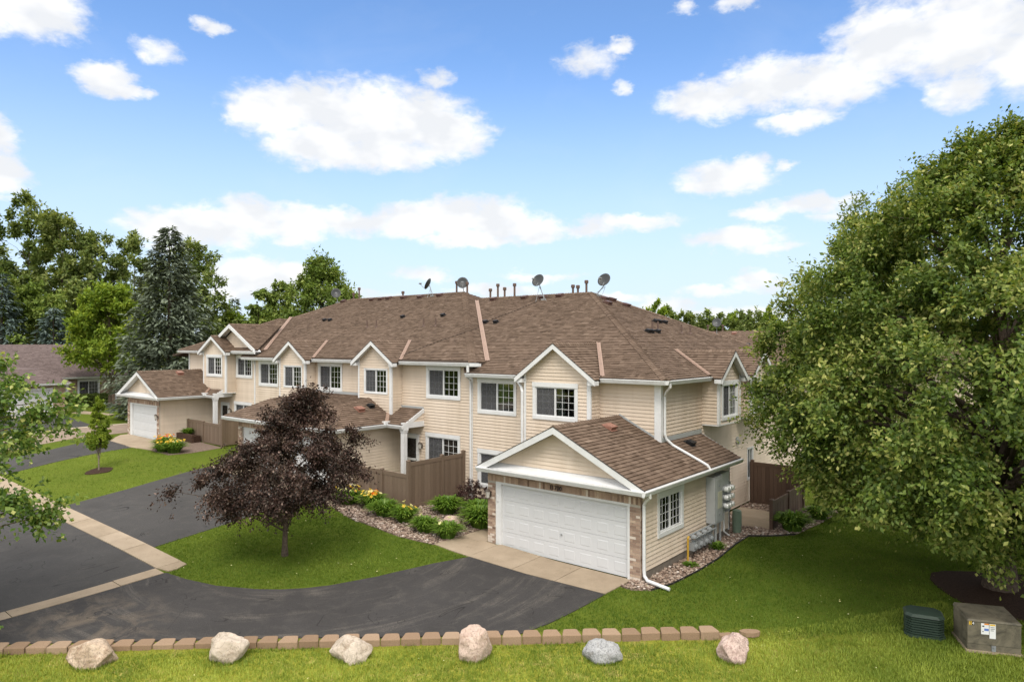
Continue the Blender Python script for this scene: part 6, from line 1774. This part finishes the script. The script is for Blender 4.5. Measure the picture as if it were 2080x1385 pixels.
# trees beyond the houses
L1, L2, L3 = 'tall deciduous tree with an open crown behind the brick house', 'mid green rounded tree behind the brick house', 'tree in the distant line beyond the next roof'
far = [
 ('oak_tree', (-102.4, 13.5), 25.6, 3, 5.6, TALL, L_GREEN, 'tallest dark green tree behind the brick house, at the far left', 61, 90),
 ('oak_tree', (-108.8, 7.0), 25.0, 3, 6.0, TALL, L_GREEN, 'dark green tree cut by the left edge of the picture', 62, 70),
 ('oak_tree', (-95.0, 15.2), 23.2, 4, 4.6, TALL, L_GREEN, 'open crowned tree just right of the tallest one on the left', 63, 60),
 ('oak_tree', (-92.0, 18.2), 20.0, 4, 5.6, OVAL, L_GREEN, 'thin crowned spreading tree between the tall tree and the big spruce', 64, 60),
 ('oak_tree', (-90.2, 22.4), 20.5, 4, 4.8, OVAL, L_GREEN, 'open crowned tree just left of the big spruce', 65, 60),
 ('oak_tree', (-69.5, 20.5), 16.8, 3, 4.7, OVAL, L_GREEN, 'dark leafy tree behind the big spruce on its right side', 66, 110),
 ('round_tree', (-85.5, 9.5), 12.5, 1, 4.6, BROAD, L_MID, 'rounded green tree between two blue spruces', 67, 90),
 ('round_tree', (-86.5, 14.0), 12.0, 1, 4.8, BROAD, L_GREEN, 'dark round tree behind the bright green tree', 68, 80),
 ('round_tree', (-84.5, 18.0), 12.0, 1, 4.8, BROAD, L_GREEN, 'dark round tree filling the gap left of the big spruce', 69, 80),
 ('round_tree', (-95.5, 8.2), 14.5, 1, 5.0, BROAD, L_MID, 'mid green round tree behind the left blue spruce', 70, 80),
 ('honey_locust', (-54.6, 6.2), 10.2, 3.5, 3.35, [(0, .7), (.25, 1), (.5, .9), (.75, .7), (1, .25)], L_LOCUST, 'bright green locust tree in front of the brick house', 71, 110),
 ('round_tree', (-53.9, 27.2), 14.4, 1.5, 5.0, BROAD, L_MID, 'rounded green tree rising behind the left end of the middle ridge', 72, 200),
 ('willow_tree', (-58.8, 25.0), 13.2, 1, 3.4, BROAD, L_MID, 'pale willow beside the rounded tree behind the middle roof', 73, 90),
 ('willow_tree', (-58.5, 22.6), 11.6, 1, 2.0, OVAL, L_MID, 'narrow pale willow left of the rounded tree', 74, 60),
 ('bush_tree', (-68.2, 24.4), 9.2, .5, 3.2, BROAD, L_LOCUST, 'yellowish green bushy tree behind the farthest gable', 75, 60),
 ('bush_tree', (-66.9, 28.6), 10.0, .5, 3.6, BROAD, L_MID, 'green bushy tree right of the small spruce', 76, 60),
 ('bush_tree', (-74.5, 21.5), 9.0, .5, 3.4, BROAD, L_GREEN, 'dark bushy tree below the bare one', 77, 50),
 ('elm_tree', (.3, 31.0), 17.0, 2, 4.6, OVAL, L_GREEN, 'dark tree peeping out behind the big linden', 78, 110),
 ('elm_tree', (1.8, 27.0), 11.5, 1, 4.2, OVAL, L_GREEN, 'lower dark tree behind the left side of the big linden', 79, 90),
]
for nm, p, hg, b, rm, pf_, lm, lab, sd_, pf in far:
    D = math.hypot(p[0] - CAMPOS[0], p[1] - CAMPOS[1]); ls = max(.13, D * .0037)
    tree(nm, p, hg, b, rm, pf_, int(pf * 1.3), 14, 11, (ls * 1.32, ls * .72), lm, M_BARK, .22 if hg > 14 else .14, lab, sd_, 'trees beyond the houses', pr=.25, limbs=34, inner=.25, lobes=.22,
         droop=.9 if nm == 'willow_tree' else .15, tintm=.5, tdev=.2, sag=.1, upb=.1 if nm == 'willow_tree' else .4)
rr = random.Random(99)
spots = [(1300, 640), (1330, 618), (1352, 628), (1392, 640), (1415, 636), (1440, 643), (1462, 637), (1486, 640), (1512, 634), (1535, 640), (1560, 634), (1590, 644), (1618, 648), (1650, 640)]
sides = ['first', 'second']
desc = ['dark rounded tree in the distant line, leftmost above the side roof', 'tallest tree of the distant line above the side roof', 'tree with a ragged edge right of the tallest in the distant line', 'low tree right where the side roof meets the distant line', 'light green tree above the far end of the side roof', 'small dark tree in the distant line left of the tall dish', 'tree behind the tall satellite dish of the next row', 'open tree just right of the tall satellite dish', 'rounded tree above the first roof vents of the next row', 'dark tree with gaps above the middle of the next roof', 'broad domed tree above the right part of the next roof', 'low tree right of the broad domed one', 'pale low tree near the big linden in the distance', 'last distant tree before the big linden hides the line']
ya = math.radians(39.43)
for i, (px, py) in enumerate(spots):
    D = 118 + rr.uniform(-6, 10); xx = (px - 1040) / 1392.3 * D
    p = (CAMPOS[0] - math.sin(ya) * D + math.cos(ya) * xx, CAMPOS[1] + math.cos(ya) * D + math.sin(ya) * xx)
    p = (round(p[0], 1), round(p[1], 1))
    hg = 6.3 + (692 - py) * D / 1392.3
    tree('field_tree', p, hg, 1.5, rr.uniform(2.8, 3.9), OVAL if i % 2 else BROAD, 60, 11, 9, (.52, .30), (L_GREEN, L_MID, L_LOCUST)[(i * 2) % 3 if i % 4 else 0], M_BARK, .15, desc[i], 200 + i, 'trees in the distant line', pr=.26, limbs=10, inner=.25, tintm=.5)

def spruce(name, pos, hgt, rmax, m, label, seed, levels, per, sprays, ls, group='spruces beyond the houses'):
    rng = np.random.default_rng(seed); x, y = pos; z0 = h(x, y)
    t = thing(name, (x, y, z0), label, 'tree', group)
    P, D, N, T, S = [], [], [], [], []
    for k in range(levels):
        zf = (k + rng.uniform(0, .7)) / levels
        R = rmax * (1 - zf) ** .82 * (0.72 if zf < .06 else 1) + .12
        nb = max(4, int(per * (1 - zf * .45)))
        a0 = rng.uniform(0, 6.28)
        for b in range(nb):
            az = a0 + b * 6.283 / nb + rng.normal(0, .22); Rb = R * rng.uniform(.68, 1.2)
            slope = -.28 + .95 * zf ** 1.5 + rng.normal(0, .07)
            n = max(6, int(sprays * (Rb / rmax) ** .7))
            u = rng.uniform(.12, 1, n) ** .7
            d = np.array([math.cos(az), math.sin(az), 0]); s = np.array([-d[1], d[0], 0])
            w = rng.normal(0, .14, n) * Rb * (1.05 - u * .55)
            c = np.array([x, y, z0 + .4 + zf * (hgt - .6)])
            zz = slope * u * Rb + .22 * Rb * u ** 3 - np.abs(w) * .30 + rng.normal(0, .05, n) * Rb
            P.append(c + d * (u * Rb)[:, None] + s * w[:, None] + np.array([0, 0, 1]) * zz[:, None])
            D.append(d * .7 + s * np.sign(w)[:, None] * .5 + rng.normal(0, .25, (n, 3)) + np.array([0, 0, -.25]))
            N.append(np.tile([0, 0, 1.0], (n, 1)) + rng.normal(0, .35, (n, 3)))
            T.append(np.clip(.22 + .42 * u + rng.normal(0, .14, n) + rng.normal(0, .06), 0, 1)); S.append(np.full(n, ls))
    P, D, N, T, S = (np.concatenate(q) for q in (P, D, N, T, S))
    S = S * rng.uniform(.6, 1.4, len(S))
    V, F = leaf_arrays(P, D, N, S * 1.5, S * .46, .25)
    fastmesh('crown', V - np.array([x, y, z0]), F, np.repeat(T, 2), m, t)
    mb = MB(); mb.tube([(x, y, z0 - .2), (x, y, z0 + hgt * .5), (x, y, z0 + hgt * .97)], [hgt * .016, hgt * .010, .01], 8)
    rnd = random.Random(seed)
    for k in range(40):
        zf = rnd.random(); az = rnd.uniform(0, 6.28); R = rmax * (1 - zf) * .8
        c = Vector((x, y, z0 + .4 + zf * (hgt - .6))); mb.tube([c, c + Vector((math.cos(az) * R, math.sin(az) * R, R * (-.2 + .8 * zf)))], [.03, .008], 4)
    mb.build('trunk', M_BARK, t)
spruce('spruce_tree', (-42.0, 5.6), 14.2, 4.1, L_SPRUCE, 'big dark spruce standing behind the farthest garage', 301, 46, 13, 62, .30)
spruce('blue_spruce', (-84.1, 5.8), 13.5, 3.4, L_BLUE, 'blue spruce at the far left above the brick house', 302, 30, 11, 34, .42)
spruce('blue_spruce', (-76.5, 8.6), 9.6, 3.0, L_BLUE, 'shorter blue spruce behind the roof of the brick house', 303, 24, 10, 32, .42)
spruce('spruce_tree', (-80.5, 31.6), 11.9, 2.0, L_SPRUCE, 'small pointed spruce between the farthest gable and the rounded tree', 304, 24, 9, 22, .42)
bt = thing('bare_tree', (-73.2, 24.6, 1.3), 'leafless grey tree right of the big spruce', 'tree')
mb = MB(); rnd = random.Random(3)
def bough(p, d, L, r, lev):
    q = p + d * L; twig_tubes(mb, p, q, r, r * .6, .03, 3, 5, L * .04, rnd)
    if lev:
        for _ in range(3 if lev > 1 else 4):
            e = (d + Vector((rnd.gauss(0, .5), rnd.gauss(0, .5), rnd.gauss(.1, .35)))).normalized()
            bough(p.lerp(q, rnd.uniform(.5, 1)), e, L * rnd.uniform(.55, .8), r * .55, lev - 1)
bough(Vector((-73.2, 24.6, 1.2)), Vector((.1, .05, 1)).normalized(), 4.2, .16, 4)
mb.build('trunk', M_BARK_PALE, bt)

# ---------------------------------------------------------------- shrubs and perennials
def clump(x, y, hgt, rad, nb, label, seed, m=L_LILY, flowers=(), group='daylily clumps in the gravel beds', cat='plant', name='daylily', wd=.022, z=None):
    rng = np.random.default_rng(seed); z0 = h(x, y) if z is None else z
    nb = int(nb * 1.7); rad *= 1.12; wd *= 1.15
    t = thing(name, (x, y, z0), label, cat, group)
    az = rng.uniform(0, 6.283, nb); out = rad * rng.uniform(.25, 1.1, nb); H = hgt * rng.uniform(.65, 1.1, nb) * (1.05 - .35 * out / rad)
    b = rng.uniform(0, rad * .45, nb); seg = 5
    V, F, T = [], [], []
    us = np.linspace(0, 1, seg)
    tint = np.clip(rng.normal(.5, .2, nb), 0, 1)
    for i in range(nb):
        d = np.array([math.cos(az[i]), math.sin(az[i])]); s = np.array([-d[1], d[0]])
        r = b[i] + out[i] * us ** 1.5; zz = H[i] * np.sin(np.minimum(us * 2.0, 1.9) ) * .98
        ww = wd * rng.uniform(.7, 1.3) * np.array([.8, 1, .9, .65, .06])
        base = len(V)
        for k in range(seg):
            for sg in (-1, 1):
                V.append((d[0] * r[k] + s[0] * ww[k] * sg, d[1] * r[k] + s[1] * ww[k] * sg, zz[k] - .01))
        for k in range(seg - 1):
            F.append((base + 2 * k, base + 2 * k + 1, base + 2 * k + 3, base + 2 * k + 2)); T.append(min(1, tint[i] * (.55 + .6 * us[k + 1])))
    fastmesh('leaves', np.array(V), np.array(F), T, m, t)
    for i, (mm, n) in enumerate(flowers):
        for k in range(n):
            a = rng.uniform(0, 6.283); r = rad * rng.uniform(.1, .75); zz = hgt * rng.uniform(.82, 1.1)
            mb = MB(); c = Vector((math.cos(a) * r, math.sin(a) * r, zz))
            tilt = Vector((math.cos(a) * .5 + rng.normal(0, .3), math.sin(a) * .5 + rng.normal(0, .3), .7)).normalized()
            u_ = tilt.orthogonal().normalized(); v_ = tilt.cross(u_)
            for q in range(6):
                an = q * math.pi / 3; dd = u_ * math.cos(an) + v_ * math.sin(an); ss = tilt.cross(dd)
                mb.face([c, c + dd * .04 + ss * .020 + tilt * .04, c + dd * .085 + tilt * .045, c + dd * .04 - ss * .020 + tilt * .04], rng.uniform(0, 1))
            me = mb.mesh('flower', [mm]); o = bpy.data.objects.new('flower', me); COL.objects.link(o); o.parent = t
            st = MB(); st.tube([c * .25 + Vector((0, 0, 0)), c * .7 + Vector((0, 0, zz * .1)), c], .005, 4); me = st.mesh('stalk', [m]); so_ = bpy.data.objects.new('stalk', me); COL.objects.link(so_); so_.parent = o
    return t
Yw, Og, Pl = M_PETAL, M_PETAL_O, M_PETAL_P
clump(-12.35, -.80, .62, .60, 330, 'daylily full of yellow and orange flowers, first in the bed by the far driveway', 1, flowers=[(Yw, 20), (Pl, 12), (Og, 4)])
clump(-11.30, -.42, .62, .52, 260, 'daylily with yellow-orange flowers against the low fence', 2, flowers=[(Yw, 14), (Pl, 8), (Og, 6)])
clump(-10.25, -.72, .62, .55, 340, 'leafy daylily without flowers in front of the fence post', 3)
clump(-9.25, -.62, .60, .48, 300, 'daylily with a few orange flowers by the fence corner', 4, flowers=[(Yw, 4), (Pl, 4)])
clump(-7.95, -.88, .58, .48, 300, 'round daylily clump with one pale bud in the middle of the bed', 5, flowers=[(Pl, 1)])
clump(-6.98, -.72, .58, .50, 300, 'daylily with two pale yellow flowers beside the concrete apron', 6, flowers=[(Pl, 2)])
clump(-8.95, 1.25, .70, .62, 300, 'tall leafy clump behind the pinkish boulder', 7, wd=.03)
clump(-7.75, 1.75, .72, .62, 300, 'leafy clump between the barberry and the garage', 8, wd=.03)
clump(-7.0, 1.0, .80, .66, 340, 'broad arching clump beside the brick pier of the garage', 9, wd=.032)
clump(1.62, 8.3, .75, .60, 300, 'green clump beside the brown fence post near the patio', 10, wd=.03)
clump(1.9, 10.6, .6, .5, 200, 'shaded clump behind the fence post under the big tree', 11, wd=.03)
clump(-28.3, -.75, .70, .62, 300, 'daylily with orange and yellow flowers beside the farthest garage', 12, flowers=[(Og, 12), (Yw, 10)])
clump(-26.9, -.85, .66, .60, 280, 'yellow flowering daylily right of the farthest garage', 13, flowers=[(Yw, 14), (Pl, 6)])
clump(-27.6, -1.15, .5, .5, 200, 'low yellow daylily between two taller ones at the farthest garage', 14, flowers=[(Yw, 8)])
clump(-30.2, 1.4, .42, .4, 160, 'leafy plant growing in the timber planter', 15, z=1.5, group=None)
clump(.45, 4.35, .30, .25, 90, 'small green weed below the grey meter cabinet', 16, group=None, name='weed')
clump(.50, 2.2, .18, .22, 60, 'tiny weed in the gravel under the garage window', 17, group=None, name='weed')
tree('barberry_bush', (-9.1, 2.9), .95, .05, .75, BROAD, 34, 12, 12, (.06, .04), L_BARB, M_BARK, .02, 'dark red barberry bush between the tall fence and the garage', 18, pr=.3, limbs=14, inner=.2, cat='bush')
def hedge(x0, x1, y0, y1, ht, label, seed, ls=.2, n=9000):
    rng = np.random.default_rng(seed); c = np.array([(x0 + x1) / 2, (y0 + y1) / 2]); z0 = h(*c)
    t = thing('hedge', (c[0], c[1], z0), label, 'hedge')
    P = rng.uniform(0, 1, (n, 3)); ax = rng.integers(0, 5, n)
    for k, (a, v) in enumerate(((0, 1), (0, .02), (1, .02), (1, 1), (2, 1))): P[ax == k, a] = v
    P = (P + rng.normal(0, .02, (n, 3))) * np.array([x1 - x0, y1 - y0, ht]) + np.array([x0, y0, z0])
    V, F = leaf_arrays(P, rng.normal(0, 1, (n, 3)), rng.normal(0, 1, (n, 3)) + np.array([0, 0, .5]), np.full(n, ls), np.full(n, ls * .6))
    fastmesh('foliage', V - np.array([c[0], c[1], z0]), F, np.repeat(np.clip(rng.normal(.4, .2, n), 0, 1), 2), L_GREEN, t)
    mb = MB(); mb.box(x0 + .12, x1 - .12, y0 + .12, y1 - .12, z0 - .1, z0 + ht - .12); mb.build('branches', M_BARK, t)
hedge(-57.2, -56.2, 2.2, 6.6, .95, 'clipped dark hedge under the window of the brick house', 401)

# ---------------------------------------------------------------- grass
def grass(name, regions, dens, label, seed, hgt=.06, yellow_tone=0.0, maxd=60):
    rng = np.random.default_rng(seed); pts = []
    for p in regions:
        a = np.array(p); lo, hi = a.min(0), a.max(0); n = int((hi[0] - lo[0]) * (hi[1] - lo[1]) * dens)
        X = rng.uniform(lo[0], hi[0], n); Y = rng.uniform(lo[1], hi[1], n); k = inside(p, X, Y)
        for q in HARD: k &= ~inside(q, X + rng.normal(0, .035, n), Y + rng.normal(0, .035, n))
        pts.append(np.stack([X[k], Y[k]], 1))
    P = np.concatenate(pts); n = len(P)
    s = (P[:, 0] + 9.25) * .670 - (P[:, 1] + 12.72) * .743; t = (P[:, 0] + 9.25) * .743 + (P[:, 1] + 12.72) * .670
    keep = ~((s > -.12) & (s < .31) & (t < 16.3)); P = P[keep]; n = len(P)
    Z = np.array([h(a, b) for a, b in P]) - .004
    nb = 3
    A = rng.uniform(0, 6.283, (n, nb)); H = hgt * rng.uniform(.5, 1.35, (n, nb)); W = rng.uniform(.004, .009, (n, nb))
    B = np.concatenate([P, Z[:, None]], 1)[:, None, :] + np.concatenate([rng.normal(0, .03, (n, nb, 2)), np.zeros((n, nb, 1))], 2)
    d = np.stack([np.cos(A), np.sin(A), np.zeros_like(A)], -1); sd_ = np.stack([-np.sin(A), np.cos(A), np.zeros_like(A)], -1)
    v0 = B - sd_ * W[..., None]; v1 = B + sd_ * W[..., None]; v2 = B + d * (H * rng.uniform(.2, .9, (n, nb)))[..., None] + np.array([0, 0, 1]) * H[..., None]
    V = np.stack([v0, v1, v2], 2).reshape(-1, 3); F = np.arange(len(V)).reshape(-1, 3)
    big = np.array([mnoise.noise(Vector((a * .9, b * .9, 3.1))) for a, b in P]); big2 = np.array([mnoise.noise(Vector((a * .25, b * .25, 7.7))) for a, b in P])
    T = np.clip(.30 + yellow_tone + .20 * big[:, None] + .16 * big2[:, None] + rng.normal(0, .08, (n, nb)), 0, 1).reshape(-1)
    o = fastmesh(name, V, F, T, M_GRASS); props(o, label, None, None, 'stuff'); return o
grass('grass', [[rowpt(-6, .3), rowpt(17.5, .3), rowpt(23, -1.5), rowpt(23, 3.5), rowpt(-6, 3.0)]], 700, 'short yellowish green grass in front of the block edging', 1, .07, .30)  # blade tint raised to match the sunlit tone painted on this strip
grass('grass', [[(-10.95, -7.7), (-10.8, -8.36), (-9.8, -8.3), (-7.6, -7.4), (-6.1, -5.3), (-5.1, -1.6), (-6.8, -1.6), (-12.4, -1.5), (-13.8, -2.2), (-13.3, -7.7)],
                [(-.33, -1.4), (-.5, -4.85), rowpt(16.4, -.12), rowpt(16.6, .35), rowpt(22.5, .35), rowpt(22, -1.4), (9.5, 1.5), (9.5, 11), (2.2, 11), (2.1, 9.9), (1.9, 7.8), (.7, 6.5), (.9, 3.4), (.6, -.4), (-.3, -.65)]], 420, 'mown green grass of the lawns either side of the near driveway', 2, .055, .0)
grass('grass', [[(-29.8, -7.7), (-21.2, -7.7), (-21.2, -6), (-21.7, -3.5), (-22.3, -1.4), (-26.2, -1.3), (-29.9, -1.7)]], 60, 'green grass round the young tree with the mulch ring', 3, .07, .08)
# taller tufts the mower leaves at the stones, and fallen bits on the turf
def tufts(name, centres, label, seed):
    rng = np.random.default_rng(seed); B, H = [], []
    for (x, y, rx, ry, rot, n, hh) in centres:
        a = rng.uniform(0, 6.283, n); k = rng.uniform(.92, 1.12, n)
        px, py = rx * k * np.cos(a), ry * k * np.sin(a)
        B.append(np.stack([x + px * math.cos(rot) - py * math.sin(rot), y + px * math.sin(rot) + py * math.cos(rot)], 1)); H.append(np.full(n, hh) * rng.uniform(.4, 1.2, n))
    P = np.concatenate(B); H = np.concatenate(H); n = len(P); Z = np.array([h(a, b) for a, b in P]) - .01
    A = rng.uniform(0, 6.283, n); W = rng.uniform(.004, .010, n); lean = H * rng.uniform(.1, .7, n)
    b0 = np.column_stack([P, Z]); sd_ = np.column_stack([-np.sin(A), np.cos(A), np.zeros(n)]) * W[:, None]
    tip = b0 + np.column_stack([np.cos(A) * lean, np.sin(A) * lean, H])
    V = np.stack([b0 - sd_, b0 + sd_, tip], 1).reshape(-1, 3)
    o = fastmesh(name, V, np.arange(len(V)).reshape(-1, 3), np.clip(rng.normal(.45, .18, n), 0, 1), M_GRASS); props(o, label, None, None, 'stuff')
bl = [(o.location.x, o.location.y, o.dimensions.x * .44, o.dimensions.y * .44, 0, 520, .12) for o in list(COL.objects) if o.name.startswith('boulder') and o.get('group')]
bl += [(*rowpt(t_, .34 + random.uniform(-.03, .03)), .13, .05, .735, random.choice((10, 30, 60, 120)), random.choice((.05, .08, .13))) for t_ in np.arange(-4.6, 16.2, .231)]
tufts('grass', bl, 'longer grass tufts round the boulders and along the block edging', 7)
def litter(name, regions, n, label, seed):
    rng = np.random.default_rng(seed); pts = []
    for p in regions:
        a = np.array(p); lo, hi = a.min(0), a.max(0); X = rng.uniform(lo[0], hi[0], n); Y = rng.uniform(lo[1], hi[1], n); k = inside(p, X, Y); pts.append(np.stack([X[k], Y[k]], 1))
    P = np.concatenate(pts); m_ = len(P); Z = np.array([h(a, b) for a, b in P]) + .055
    V, F = leaf_arrays(np.column_stack([P, Z]), np.column_stack([rng.normal(0, 1, (m_, 2)), np.zeros(m_)]), np.tile([0, 0, 1.0], (m_, 1)) + rng.normal(0, .3, (m_, 3)), rng.uniform(.03, .07, m_), rng.uniform(.02, .04, m_))
    o = fastmesh(name, V, F, np.repeat(rng.uniform(0, 1, m_), 2), M_PETAL_P); props(o, label, None, None, 'stuff')
litter('fallen_leaves', [[(-10.6, -8.0), (-8, -7.2), (-6.2, -5.2), (-5.6, -2.4), (-12, -2), (-13, -7)], [(0, -1), (3, -1.5), (8, 2), (8.5, 7), (3, 7), (1, 3)], [rowpt(0, .5), rowpt(17, .5), rowpt(21, -1), rowpt(20, 2.4), rowpt(0, 2.4)]], 42, 'pale fallen leaves scattered on the lawns', 9)
